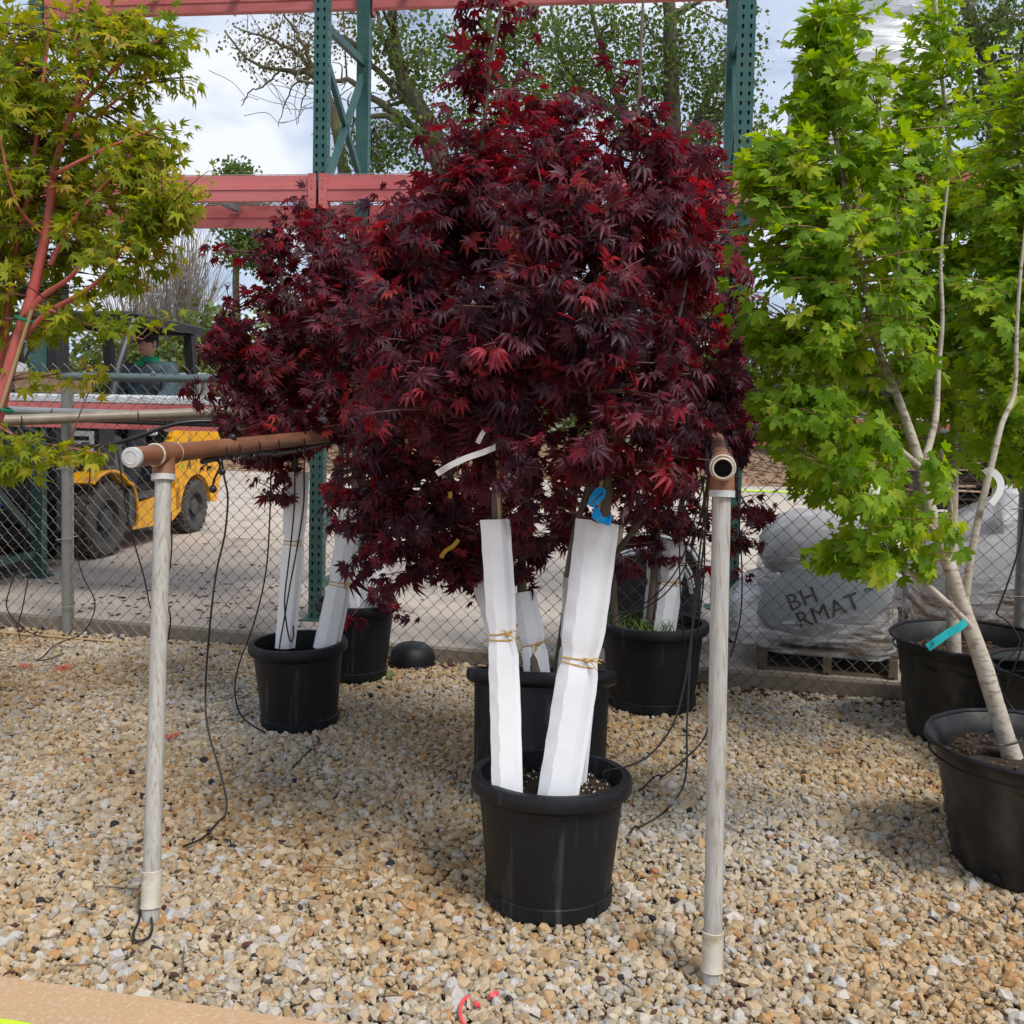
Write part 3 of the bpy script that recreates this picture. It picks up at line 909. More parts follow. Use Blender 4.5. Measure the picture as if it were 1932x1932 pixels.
# ================================================================ goods by the fence
# stack of printed sacks at the left, inside the rack's left bay
t0 = onz(14, 1150, YZ)
for col_, lab in ((0, 'near'),):
    pass
def sack(c, w, d, h, rz, label, mats=(0.35, -0.1)):
    t = thing('sack', label, 'sack', c, 'white sacks with blue stripes piled by the rack')
    R = np.array(Matrix.Rotation(rz, 3, 'Z'))
    mb = MB()
    nr = 26; prof = [(0.0, 0.72), (0.16, 0.93), (0.5, 1.0), (0.84, 0.93), (1.0, 0.70)]
    V = []
    for q, k in prof:
        for j in range(nr):
            a = 2 * PI * j / nr
            sx = math.copysign(abs(math.cos(a)) ** 0.55, math.cos(a)); sy = math.copysign(abs(math.sin(a)) ** 0.55, math.sin(a))
            V.append(np.asarray(c) + R @ np.array([sx * w / 2 * k, sy * d / 2 * k, h * q + 0.012 * math.sin(3 * a + c[2] * 9)]))
    F = [(i * nr + j, i * nr + (j + 1) % nr, (i + 1) * nr + (j + 1) % nr, (i + 1) * nr + j) for i in range(len(prof) - 1) for j in range(nr)]
    F.append(tuple(4 * nr + j for j in range(nr)))
    mb.add(V, F)
    obj('bag', mb, M_SACK, t, smooth=1.2)
    mb = MB()
    for q in (0.42, 0.62):
        pts = []
        for j in range(nr + 1):
            a = 2 * PI * j / nr
            sx = math.copysign(abs(math.cos(a)) ** 0.55, math.cos(a)); sy = math.copysign(abs(math.sin(a)) ** 0.55, math.sin(a))
            pts.append(np.asarray(c) + R @ np.array([sx * w / 2 * 1.004, sy * d / 2 * 1.004, h * q + 0.012 * math.sin(3 * a + c[2] * 9)]))
        mb.tube(pts, 0.010 if q < .5 else 0.006, 5, cap=False)
    obj('blue_stripe', mb, M_SACKBLUE, t)
    return t


sc_ = rp(BAYL - 0.62, 0.42, 0.0)
names = ['white sack with blue stripes, lowest of the pile on the yard at the left edge', 'white sack with blue stripes, second from the bottom of the pile at the left edge', 'white sack with blue stripes, third from the bottom of the pile at the left edge', 'white sack with blue stripes, fourth from the bottom of the pile at the left edge', 'white sack with blue stripes, topmost of the pile on the yard at the left edge']
for k in range(5):
    sack(sc_ + np.array([random.uniform(-.03, .03), random.uniform(-.03, .03), 0.02 + k * 0.145]), 1.0, 0.72, 0.155, math.atan2(RDIR[1], RDIR[0]) + random.uniform(-.06, .06), names[k])
# cartons and a sack on the lower shelf beside the left frame
c_ = rp(BAYL + 0.28, 0.62, Z0 - YZ + 0.055)
t = thing('carton', 'tan carton on the lower rack shelf behind the red-barked maple', 'carton', c_)
mb = MB(); mb.box(c_ + (0, 0, 0.065), (0.32, 0.36, 0.13), R_); obj('box', mb, M_TANBOX, t, smooth=0)
mb = MB(); mb.box(c_ + (0, 0, 0.1315), (0.32, 0.05, 0.003), R_); obj('tape', mb, M_STRAW, t, smooth=0)
sack(rp(BAYL - 0.35, 0.6, Z0 - YZ + 0.06), 0.8, 0.5, 0.2, -0.1, 'white sack with blue stripes lying on the rack shelf behind the red-barked trunks')

# ================================================================ pots
def rot_from_up(up):
    up = nrm(up); ex = nrm(np.cross([0, 1, 0], up)); ey = np.cross(up, ex)
    return np.stack([ex, ey, up], 1)


def nursery_pot(root, c, rtop, h, lean=(0, 0, 1), rbot=None, holes=7, mat=M_POT, phase=0.2, soil=0.10, bits=150):
    """rigid nursery pot: body, lip, drain holes, potting soil"""
    rb = rbot or rtop * 0.785
    M = rot_from_up(lean)
    rt = rtop * 0.89
    mb = MB()
    prof = [(0.0, 0.002), (rb - 0.012, 0.0), (rb, 0.012), (rb + 0.001, 0.045), (rb - 0.004, 0.048), (rt, h - 0.052), (rt + 0.001, h - 0.006), (rt - 0.005, h - 0.004), (rt - 0.012, h - 0.05), (rb - 0.008, 0.012), (0, 0.012)]
    mb.lathe(prof, 56, M, c)
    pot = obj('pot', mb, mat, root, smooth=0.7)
    mb = MB()
    prof = [(rt + 0.0012, h - 0.054), (rtop - 0.010, h - 0.046), (rtop - 0.003, h - 0.040), (rtop, h - 0.030), (rtop - 0.001, h - 0.012), (rtop - 0.005, h - 0.002), (rtop - 0.010, h), (rt - 0.003, h - 0.001), (rt - 0.004, h - 0.012)]
    mb.lathe(prof, 56, M, c)
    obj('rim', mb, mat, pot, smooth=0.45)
    for k in range(holes):
        a = phase + 2 * PI * k / holes
        R = M @ np.array([[math.cos(a), -math.sin(a), 0], [math.sin(a), math.cos(a), 0], [0, 0, 1]])
        p = np.asarray(c) + R @ np.array([rb - 0.0015, 0, 0.030])
        m2 = MB(); m2.box(p, (0.008, 0.028, 0.026), R)
        obj('drain_hole', m2, M_HOLE, pot, smooth=0)
    # soil surface
    mb = MB(); V = [[0, 0, 0.01]]; rs = rt - 0.014; nr = 36
    for q in (0.3, 0.6, 0.85, 1.0):
        for j in range(nr):
            a = 2 * PI * j / nr
            V.append([rs * q * math.cos(a), rs * q * math.sin(a), random.uniform(-0.008, 0.008) + (0.012 if q < 0.5 else 0)])
    F = [(0, 1 + j, 1 + (j + 1) % nr) for j in range(nr)]
    for i in range(3):
        F += [(1 + i * nr + j, 1 + (i + 1) * nr + j, 1 + (i + 1) * nr + (j + 1) % nr, 1 + i * nr + (j + 1) % nr) for j in range(nr)]
    top = np.asarray(c) + M @ np.array([0, 0, h - soil])
    mb.add((np.array(V) @ M.T) + top, F)
    so = obj('soil', mb, M_SOIL, root, smooth=1.0)
    for nm, mt, cnt, sz in (('perlite', M_PERL, bits // 2, 0.0035), ('bark_chips', M_BARKBIT, bits, 0.006)):
        mb = MB()
        for k in range(cnt):
            a = random.uniform(0, 2 * PI); r = rs * 0.97 * math.sqrt(random.random())
            mb.ball(top + M @ np.array([r * math.cos(a), r * math.sin(a), 0.010]), (sz * random.uniform(.6, 1.4), sz * random.uniform(.6, 1.2), sz * .8), 5, 3, np.array(Matrix.Rotation(random.uniform(0, 3), 3, 'Z')))
        obj(nm, mb, mt, so, smooth=0, kind='stuff')
    return pot, top


def soft_pot(root, c, rtop, h, lean=(0, 0, 1), rbot=None, seed=0):
    """big thin-walled black container, wavy and flared at the rim"""
    rb = rbot or rtop * 0.72
    M = rot_from_up(lean)
    rs = random.Random(seed); ph = [rs.uniform(0, 6) for _ in range(4)]

    def wob(a, z):
        q = z / h
        return 1 + 0.030 * q * np.sin(2 * a + ph[0]) + 0.018 * q * np.sin(3 * a + ph[1]) + 0.006 * np.sin(11 * a + ph[2] + 4 * q) + 0.004 * np.sin(23 * a + 9 * q)
    prof = []
    for i in range(15):
        q = i / 14
        r = rb + (rtop * 0.93 - rb) * q ** 0.9 + rtop * 0.07 * max(0, (q - 0.86) / 0.14) ** 2
        r += 0.004 * math.sin(q * 40)
        prof.append((r, 0.004 + (h - 0.006) * q))
    prof = [(0, 0.002), (rb * 0.93, 0.0)] + prof
    n_out = len(prof)
    inner = [(r - 0.006, z - 0.001) for r, z in prof[:2:-1] if z > h * 0.35]
    inner = [(prof[-1][0] - 0.004, h + 0.001)] + inner
    mb = MB(); mb.lathe(prof + inner + [(0, inner[-1][1])], 64, M, c, wob)
    pot = obj('pot', mb, M_POTDUSTY, root, smooth=0.9)
    ang = np.linspace(0, 2 * PI, 65)
    for dz, rr, extra in ((0.0, 0.007, 0.0), (-0.045, 0.0035, -0.012)):
        q = wob(ang, h)
        pts = np.stack([(rtop + extra) * q * np.cos(ang), (rtop + extra) * q * np.sin(ang), np.full(65, h + dz)], 1) @ M.T + np.asarray(c)
        m2 = MB(); m2.tube(pts, rr, 8, cap=False)
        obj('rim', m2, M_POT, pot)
    mb = MB(); nr = 30; zs = h * 0.80; V = [[0, 0, zs + 0.02]]
    rso = rtop * 0.90
    for q in (0.4, 0.75, 1.0):
        for j in range(nr):
            a = 2 * PI * j / nr
            V.append([rso * q * math.cos(a), rso * q * math.sin(a), zs + rs.uniform(-.01, .012)])
    F = [(0, 1 + j, 1 + (j + 1) % nr) for j in range(nr)]
    for i in range(2):
        F += [(1 + i * nr + j, 1 + (i + 1) * nr + j, 1 + (i + 1) * nr + (j + 1) % nr, 1 + i * nr + (j + 1) % nr) for j in range(nr)]
    mb.add(np.array(V) @ M.T + np.asarray(c), F)
    so = obj('soil', mb, M_SOIL, root, smooth=1.0)
    mb = MB()
    for k in range(160):
        a = rs.uniform(0, 6.28); r = rso * 0.95 * math.sqrt(rs.random())
        mb.ball(np.asarray(c) + M @ np.array([r * math.cos(a), r * math.sin(a), zs + 0.012]), (rs.uniform(.006, .02), rs.uniform(.004, .01), .005), 5, 3, np.array(Matrix.Rotation(rs.uniform(0, 3), 3, 'Z')))
    obj('bark_chips', mb, M_BARKBIT, so, smooth=0, kind='stuff')
    mb = MB()
    for k in range(5):
        a = -PI / 2 + (k - 2) * 0.45 + rs.uniform(-.1, .1); z = h * rs.uniform(0.08, 0.16)
        r = rb * 1.06 * float(wob(np.array([a]), z)[0])
        R = M @ np.array(Matrix.Rotation(a, 3, 'Z'))
        mb.ball(np.asarray(c) + R @ np.array([r, 0, z]), (0.006, 0.016, 0.017), 8, 5, R)
    obj('drain_hole', mb, M_HOLE, pot)
    return pot, np.asarray(c) + M @ np.array([0, 0, zs])


# ================================================================ white trunk guards
def sleeve(root, ptop, pbot, wt, wb, twine=(), facing=0.0, seed=0, mat=M_SLEEVE):
    """folded corrugated board round a trunk; ptop/pbot axis ends, widths in m, twine = heights 0..1 pinched by string"""
    rs = random.Random(seed)
    ptop = np.asarray(ptop, float); pbot = np.asarray(pbot, float)
    ax = nrm(ptop - pbot); Lh = np.linalg.norm(ptop - pbot)
    ex = nrm(np.cross([0, 1, 0], ax)); ey = np.cross(ax, ex)
    ca, sa = math.cos(facing), math.sin(facing)
    ex, ey = ex * ca + ey * sa, ey * ca - ex * sa
    poly = np.array([(-1.0, -0.30), (-0.97, -0.36), (-0.42, -0.74), (-0.36, -0.76), (0.52, -0.72), (0.57, -0.68), (0.98, -0.22), (1.0, -0.16), (0.80, 0.55), (-0.72, 0.62)])
    k = len(poly); nz = 36
    rings = []
    for i in range(nz + 1):
        q = i / nz
        w = (wb + (wt - wb) * q) / 2
        for tq in twine:
            w *= 1 - 0.20 * math.exp(-((q - tq) / 0.045) ** 2)
        jit = 0.0006 * np.sin(q * 55 + np.arange(k) * 2.1)[:, None]
        p2 = poly * w + jit
        bow = 0.006 * math.sin(q * PI) * rs.uniform(0.9, 1.1)
        rings.append(pbot + ax * (Lh * q) + ex * (p2[:, :1] + bow) + ey * p2[:, 1:])
    V = np.concatenate(rings)
    F = [(i * k + j, i * k + (j + 1) % k, (i + 1) * k + (j + 1) % k, (i + 1) * k + j) for i in range(nz) for j in range(k)]
    inner = []
    for i in (nz, nz - 4):
        cen = pbot + ax * (Lh * i / nz)
        inner.append(cen + (rings[i] - cen) * 0.90)
    b = len(V)
    V = np.concatenate([V] + inner)
    F += [(nz * k + j, nz * k + (j + 1) % k, b + (j + 1) % k, b + j) for j in range(k)]
    F += [(b + j, b + (j + 1) % k, b + k + (j + 1) % k, b + k + j) for j in range(k)]
    F.append(tuple(b + k + j for j in range(k)))
    mb = MB(); mb.add(V, F)
    # overlapping board edge down one side
    mb2 = []
    g = obj('trunk_guard', mb, mat, root, smooth=0.35)
    mb = MB()
    e0 = [rings[i][6] + ex * 0.002 + ey * 0.004 for i in range(0, nz + 1, 2)]
    mb.strip(e0, [ex * 0.5 * 0.018 + ey * 0.001 for _ in e0], 0.002)
    obj('board_edge', mb, mat, g, smooth=0.4)
    for tq in twine:
        i = int(round(tq * nz))
        cen = pbot + ax * (Lh * i / nz)
        for dz, sl in ((0.0, 0.05), (-0.016, -0.07)):
            pts = [cen + (p - cen) * 1.06 + ax * (dz + sl * float((p - cen) @ ex)) for p in rings[i]]
            pts.append(pts[0])
            mb = MB(); mb.tube(pts, 0.0026, 5, cap=False)
            tw = obj('twine', mb, M_TWINE, g)
        kp = cen + (rings[i][4] - cen) * 1.10
        mb = MB()
        mb.ball(kp, 0.008, 8, 5)
        for s in range(5):
            d = ex * rs.uniform(-.03, .045) + ax * rs.uniform(-.035, .012) - np.array([0, .012, 0])
            mb.tube([kp, kp + d * 0.5 + ax * 0.006, kp + d], 0.0016, 4)
        obj('twine', mb, M_TWINE, g)
    return g


# ================================================================ leaf shapes
def tmpl_palm(angs, lens, half=18.0, midr=0.50, droop=0.16, fold=0.05, seed=0, pet=True, web=0.43, cup=0.0, roll=0.0):
    rs = random.Random(seed)
    V = [(0, 0, 0.0)]; F = []
    lob = sorted(zip(angs, lens))
    bend = rs.uniform(-0.05, 0.05)
    prev_r = None
    for q, (a, Ln) in enumerate(lob):
        a_ = math.radians(a + rs.uniform(-4, 4)); Ln *= rs.uniform(0.92, 1.06)
        h = math.radians(half * (1.0 if Ln > 0.6 else 1.25))
        m = midr * Ln
        zt = -droop * Ln * Ln + rs.uniform(-.04, .04) + bend * math.sin(a_)
        b = len(V)
        V += [(m * math.sin(a_ - h), m * math.cos(a_ - h), fold + rs.uniform(-.01, .02)), (Ln * math.sin(a_), Ln * math.cos(a_), zt), (m * math.sin(a_ + h), m * math.cos(a_ + h), fold + rs.uniform(-.01, .02)), (m * 0.98 * math.sin(a_), m * 0.98 * math.cos(a_), zt * 0.12)]
        F += [(0, b, b + 3), (b, b + 1, b + 3), (b + 3, b + 1, b + 2), (0, b + 3, b + 2)]
        if prev_r is not None:
            F.append((0, prev_r, b)) if False else None
            # web between lobes
            am = math.atan2(V[prev_r][0] + V[b][0], V[prev_r][1] + V[b][1])
            V.append((web * math.sin(am), web * math.cos(am), fold * 0.8))
            F += [(0, prev_r, b + 4), (0, b + 4, b)]
        prev_r = b + 2
    if pet:
        b = len(V)
        V += [(-0.014, -0.75, 0.14), (0.014, -0.75, 0.14), (0.016, 0, 0.0), (-0.016, 0, 0.0)]
        F += [(b, b + 1, b + 2), (b, b + 2, b + 3)]
    V = np.array(V)
    V[:, 2] += cup * np.abs(V[:, 0]) ** 1.5 + roll * V[:, 0] * np.abs(V[:, 1])
    V[:, 0] *= 1 - 0.25 * abs(cup)
    return V, F


def tmpl_green(seed=0):
    rs = random.Random(seed)
    half = [(0, 1.0), (7, .84), (11, .86), (17, .66), (24, .50), (31, .66), (36, .78), (42, .95), (50, .74), (56, .72), (66, .47), (78, .50), (88, .58), (100, .42), (125, .30), (160, .16)]
    V = [(0, 0, 0)]; F = []
    ring = [(-a, r) for a, r in half[:0:-1]] + half
    curl = rs.uniform(-.25, .55); tw = rs.uniform(-.30, .30)
    for a, r in ring:
        r *= rs.uniform(0.95, 1.05); t = math.radians(a)
        x, y = r * math.sin(t), r * math.cos(t)
        V.append((x, y, 0.10 * abs(x) - 0.16 * max(0, y) ** 2 - curl * x * x + tw * x * y))
    for i in range(1, len(V) - 1):
        F.append((0, i, i + 1))
    b = len(V)
    V += [(-0.014, -0.8, 0.12), (0.014, -0.8, 0.12), (0.016, 0, 0.0), (-0.016, 0, 0.0)]
    F += [(b, b + 1, b + 2), (b, b + 2, b + 3)]
    return np.array(V), F


T_RED = [tmpl_palm([0, -33, 33, -66, 66, -104, 104], [1, .95, .95, .80, .80, .48, .48], droop=d, fold=f, seed=s) for s, d, f in ((1, .10, .06), (2, .30, .09), (3, .48, .10), (4, .2, -.03), (5, .55, .16), (6, .02, .10))]
T_RED += [tmpl_palm([0, -31, 33, -63, 66, -100, 104], [1, .92, .97, .74, .84, .42, .5], droop=d, fold=f, seed=s, cup=cu_, roll=ro_, half=h_) for s, d, f, cu_, ro_, h_ in ((7, .35, .08, -.5, .15, 16), (8, .6, .12, -.75, -.2, 20), (9, .25, .05, .45, .3, 17), (10, .8, .10, -.35, .0, 14))]
T_CORAL = [tmpl_palm([0, -38, 38, -76, 76], [1, .90, .90, .62, .62], half=17, droop=d, fold=f, seed=s) for s, d, f in ((11, .10, .06), (12, .30, .09), (13, .42, .12), (14, .15, -.03))]
T_CORAL += [tmpl_palm([0, -36, 40, -72, 78], [1, .86, .94, .58, .66], half=16, droop=d, fold=f, seed=s, cup=cu_, roll=ro_) for s, d, f, cu_, ro_ in ((15, .45, .08, -.5, .15), (16, .3, .05, .4, -.25))]
T_GREEN = [tmpl_green(s) for s in range(21, 29)]

# places the photograph leaves clear of leaves: capsules (x0, y0, x1, y1, radius px, share removed, farthest distance)
CLEAR = [(430, 842, 640, 820, 20, .95, 4.2), (640, 820, 690, 812, 18, .7, 4.2), (225, 660, 300, 660, 34, 1, 4), (225, 720, 330, 720, 26, .9, 4), (90, 770, 330, 775, 14, .8, 4), (170, 840, 240, 850, 12, .5, 4), (1128, 930, 1128, 990, 42, 1, 2.95), (928, 985, 945, 1480, 40, 1, 2.95), (1124, 1000, 1060, 1480, 62, 1, 2.95), (830, 888, 934, 845, 17, .95, 2.7), (908, 815, 908, 835, 12, 1, 2.7),
         (1364, 850, 1364, 920, 38, 1, 4), (240, 860, 420, 845, 30, .8, 5), (1860, 890, 1884, 930, 24, 1, 3.3), (1752, 1215, 1822, 1175, 20, 1, 3.3), (1795, 1080, 1900, 1390, 34, 1, 3.3), (1700, 1065, 1838, 1190, 14, .9, 3.3),
         (1760, 985, 1722, 830, 20, .75, 3.3), (1720, 830, 1655, 650, 24, .92, 3.3), (1650, 640, 1600, 400, 17, .8, 3.3), (1600, 400, 1560, 180, 10, .6, 3.3), (1690, 600, 1692, 400, 10, .6, 3.3), (1832, 1050, 1914, 740, 14, .85, 3.3), (1914, 740, 1922, 560, 10, .7, 3.3), (1768, 800, 1778, 560, 10, .7, 3.3), (1797, 1100, 1800, 800, 10, .7, 4.4), (1672, 1030, 1560, 880, 9, .6, 3.3),
         (0, 760, 84, 450, 24, .9, 3.9), (84, 450, 98, 335, 16, .8, 3.9), (98, 335, 165, 150, 12, .6, 3.9), (48, 605, 172, 478, 10, .8, 3.9), (40, 640, 240, 460, 9, .7, 3.9), (95, 500, 215, 330, 7, .5, 3.9),
         (1178, 470, 1158, 600, 7, .8, 2.9), (1186, 440, 1210, 90, 6, .8, 2.95), (940, 975, 936, 760, 9, .6, 2.9), (1146, 985, 1150, 800, 11, .6, 2.9), (780, 740, 770, 530, 6, .5, 3.0)]

TREES = []          # every leafy tree: its leaves are dealt into 300 single leaves and one foliage part at the end


def cap_leaf(rsd, root, mat, tmpls, blobs, nclus, per, size, skel, droop=0.55, wind=(0, 0, 0), hue=(0.45, 0.25), twigmat=None, seed=1, shell=0.35, twig_r=0.0026, upn=0.55, axial=0.5, tipred=0.0, outl=0.0):
    """blobs: (x, y, Y, rx, ry, rz, weight) centre in the picture at distance Y; radii px, px, m"""
    rg = np.random.default_rng(seed)
    C = []; W = []
    for b in blobs:
        c = at(b[0], b[1], b[2])
        C.append((c, np.array([b[3] * b[2] / FPX, b[5], b[4] * b[2] / FPX])))
        W.append(b[6] * (C[-1][1][0] * C[-1][1][1] * C[-1][1][2]) ** 0.75)
    W = np.array(W) / sum(W)
    zlo = min(c[2] - r[2] for c, r in C); zhi = max(c[2] + r[2] for c, r in C)
    allc = np.array([c for c, _ in C]); ctr = (allc * W[:, None]).sum(0)
    sk = np.asarray(skel)
    pos, Mx, rnd, ti = [], [], [], []
    tw = MB()
    wind = np.asarray(wind, float)
    for k in range(nclus):
        bi = rg.choice(len(C), p=W)
        c, r = C[bi]
        d = rg.normal(size=3); d /= np.linalg.norm(d)
        rad = (shell + (1 - shell) * rg.random()) ** 0.6
        end = c + d * r * rad
        if outl and rg.random() < outl:
            end = c + d * r * 1.0 + nrm(d + np.array([0, 0, .3])) * rg.uniform(.03, .11)
        if end[2] < 0.12:
            continue
        cand = np.linalg.norm((sk - end) * np.array([1, 1, 1.3]), axis=1) + np.where(sk[:, 2] > end[2] + 0.02, 0.5, 0)
        s0 = sk[np.argmin(cand)]
        mid = (s0 * 0.5 + end * 0.5) + np.array([0, 0, 0.05 * np.linalg.norm(end - s0)]) + rg.normal(0, 0.012, 3)
        path = np.array([s0 * (1 - t) ** 2 + 2 * mid * t * (1 - t) + end * t * t for t in np.linspace(0, 1, 6)])
        Ltw = np.linalg.norm(end - s0)
        tw.tube(path, np.linspace(twig_r * (1 + min(1.2, Ltw)), twig_r * 0.5, 6), 4, cap=False)
        tdir = nrm(path[-1] - path[-3])
        outw = nrm((end - ctr) * np.array([1, 1, 0.6]))
        m = max(3, int(rg.normal(per, per * 0.25)))
        span = min(0.20, 0.7 * Ltw + 0.05)
        base_h = np.clip(rg.normal(hue[0] + tipred * (end[2] - zlo) / (zhi - zlo) + (0.25 if (tipred and rg.random() < .12) else 0), hue[1] * 0.8), 0, 1)
        for q in range(m):
            u = 1 - (q // 2) / max(1, m / 2) * 0.9
            p = end - tdir * span * (1 - u)
            side = nrm(np.cross(tdir, rg.normal(size=3)))
            td = nrm(side * 0.75 + tdir * axial * (1.2 if q < 2 else 0.6) + outw * 0.45 + np.array([0, 0, -droop]) + wind + rg.normal(0, 0.22, 3))
            nn = outw * 0.55 + np.array([0, -0.25, upn]) + rg.normal(0, 0.38, 3)
            nn = nn - td * (nn @ td); nn = nrm(nn)
            sx = np.cross(td, nn)
            sz = size * float(np.clip(rg.normal(1, 0.24), 0.5, 1.6)) * (0.8 if q < 2 else 1)
            pos.append(p + td * sz * 0.72 + rg.normal(0, 0.008, 3))
            Mx.append(np.stack([sx, td, nn], 1) * sz)
            rnd.append(np.clip(rg.normal(base_h, hue[1] * 0.75), 0, 1))
            ti.append(int(rg.integers(0, len(tmpls))))
    if twigmat is not None:
        obj('twigs', tw, twigmat, root, smooth=1.0, kind='stuff')
    pos = np.array(pos); keep = np.ones(len(pos), bool)
    x, y, w = proj(pos)
    for x0, y0, x1, y1, rr, pr, yy in CLEAR:
        dx_, dy_ = x1 - x0, y1 - y0; l2 = max(1e-6, dx_ * dx_ + dy_ * dy_)
        tt_ = np.clip(((x - x0) * dx_ + (y - y0) * dy_) / l2, 0, 1)
        dd = np.hypot(x - x0 - tt_ * dx_, y - y0 - tt_ * dy_)
        keep &= ~((dd < rr) & (pos[:, 1] < yy) & (rg.random(len(pos)) < pr))
    pos = pos[keep]; Mx = np.array(Mx)[keep]; rnd = np.array(rnd)[keep]; ti = np.array(ti)[keep]
    TREES.append(dict(root=root, mat=mat, tm=tmpls, pos=np.array(pos), M=np.array(Mx), rnd=np.array(rnd), ti=np.array(ti)))


def stem(root, name, pts, r0, r1, mat, n=10, wob=0.0, seg=24, parent=None):
    """pts: (x, y, Y) picture points at distances, or 3-D points"""
    P = [p if isinstance(p, np.ndarray) else at(*p) for p in pts]
    S = spline(P, seg)
    S[1:-1] += RNG.normal(0, wob, (len(S) - 2, 3)) if wob else 0
    q_ = np.linspace(0, 1, len(S))
    rr = (r1 + (r0 - r1) * (1 - q_) ** (1.7 if (name == 'trunk' and mat is M_BARK_PALE) else 1.0)) * (1 + 0.04 * np.sin(np.arange(len(S)) * 1.9))
    mb = MB(); mb.tube(S, rr, n)
    obj(name, mb, mat, parent or root, smooth=1.0)
    return S


# ================================================================ red maples
def at_z(x, y, z):
    return onz(x, y, z)


# --- front tree
Yf = 2.79
cpot = onz(1034, 1700, 0.0); cpot = at(1034, 1500, Yf); cpot[2] = 0.012
cpot = np.array([at(1034, 1700, Yf)[0], Yf, 0.012])
LBL = dict(
    front='tall red Japanese maple in front black pot with two white trunk guards',
    second='red Japanese maple in tilted wide black pot directly behind the front pot',
    left='red Japanese maple in black pot with two guards, left of the front pot',
    left2='red Japanese maple in dark pot half hidden behind the left maple pot',
    right='red Japanese maple in broad black pot with grass, behind the right pipe post')
t1 = thing('potted_maple', LBL['front'], 'potted tree', cpot, 'red Japanese maples in black nursery pots')
nursery_pot(t1, cpot, 0.225, 0.356, (0.008, 0.055, 1), phase=-PI / 2 - 0.05, bits=260, soil=0.055)
sleeve(t1, at(930, 980, Yf - 0.02), at(953, 1500, Yf - 0.09), 0.071, 0.074, (0.575,), 0.10, 1)
sleeve(t1, at(1124, 984, Yf + 0.02), at(1048, 1506, Yf - 0.10), 0.110, 0.099, (0.50,), -0.12, 2)
sleeve(t1, at(1112, 990, Yf + 0.10), at(1078, 1478, Yf + 0.06), 0.085, 0.075, (), 0.5, 3)
sk = []
sk.append(stem(t1, 'trunk', [(948, 1480, Yf - .05), (938, 980, Yf), (936, 850, Yf), (928, 700, Yf), (920, 540, Yf + .03), (905, 380, Yf + .05), (912, 250, Yf + .05), (925, 130, Yf + .05), (945, 20, Yf + .05)], 0.017, 0.004, M_BARK_MAPLE))
sk.append(stem(t1, 'trunk', [(1058, 1490, Yf - .05), (1138, 990, Yf), (1146, 880, Yf), (1155, 790, Yf), (1150, 660, Yf), (1125, 520, Yf - .05), (1090, 400, Yf), (1085, 270, Yf)], 0.019, 0.005, M_BARK_MAPLE))
sk.append(stem(t1, 'branch', [(1146, 880, Yf), (1165, 700, Yf + .05), (1170, 560, Yf + .02), (1188, 400, Yf), (1203, 230, Yf), (1208, 110, Yf), (1214, -10, Yf)], 0.011, 0.0035, M_BARK_MAPLE))
sk.append(stem(t1, 'branch', [(936, 850, Yf), (960, 730, Yf - .12), (1010, 600, Yf - .25), (1030, 450, Yf - .25)], 0.009, 0.003, M_BARK_MAPLE))
sk.append(stem(t1, 'branch', [(1146, 870, Yf), (1110, 740, Yf - .15), (1095, 610, Yf - .27), (1120, 560, Yf - .28)], 0.009, 0.003, M_BARK_MAPLE))
sk.append(stem(t1, 'branch', [(1150, 860, Yf), (1230, 740, Yf - .05), (1280, 600, Yf - .05), (1300, 500, Yf)], 0.009, 0.003, M_BARK_MAPLE))
sk.append(stem(t1, 'branch', [(936, 850, Yf), (860, 760, Yf - .1), (790, 640, Yf - .1), (770, 520, Yf)], 0.009, 0.003, M_BARK_MAPLE))
sk.append(stem(t1, 'branch', [(1070, 1090, Yf + .15), (1085, 1000, Yf + .18), (1130, 850, Yf + .2), (1200, 640, Yf + .2), (1250, 450, Yf + .2), (1260, 300, Yf + .2)], 0.010, 0.003, M_BARK_MAPLE))
for a, b in (((943, 985, Yf - .02), (930, 690, Yf - .02)), ((1128, 985, Yf), (1175, 465, Yf - .03))):
    mb = MB(); mb.tube([at(*a), at(*b)], 0.0055, 7)
    obj('cane_stake', mb, M_CANE, t1)
skel1 = np.concatenate(sk)
blobs1 = [(1000, 560, Yf - .10, 230, 210, .34, 1.0), (1170, 690, Yf - .10, 150, 150, .30, 1.0), (880, 720, Yf - .08, 190, 130, .30, 1.0), (750, 610, Yf, 120, 120, .25, .9), (790, 440, Yf + .05, 90, 90, .22, .8),
          (1080, 400, Yf, 240, 120, .30, 1.0), (1140, 270, Yf + .02, 150, 75, .22, 1.0), (880, 300, Yf + .03, 75, 90, .16, .8), (890, 180, Yf + .05, 50, 80, .10, .62), (900, 60, Yf + .05, 48, 70, .06, .55), (900, -15, Yf + .05, 50, 40, .06, .5), (965, -5, Yf + .05, 50, 30, .06, .4),
          (1020, 880, Yf - .05, 170, 80, .26, .9), (1225, 870, Yf, 90, 70, .2, .8), (820, 420, Yf + .05, 90, 110, .22, .9), (1265, 450, Yf + .1, 90, 110, .2, .6)]
cap_leaf(None, t1, L_RED, T_RED, blobs1, 700, 9, 0.042, skel1, hue=(0.28, 0.25), twigmat=M_BARK_DARKTWIG, seed=101, tipred=0.13, outl=0.10)

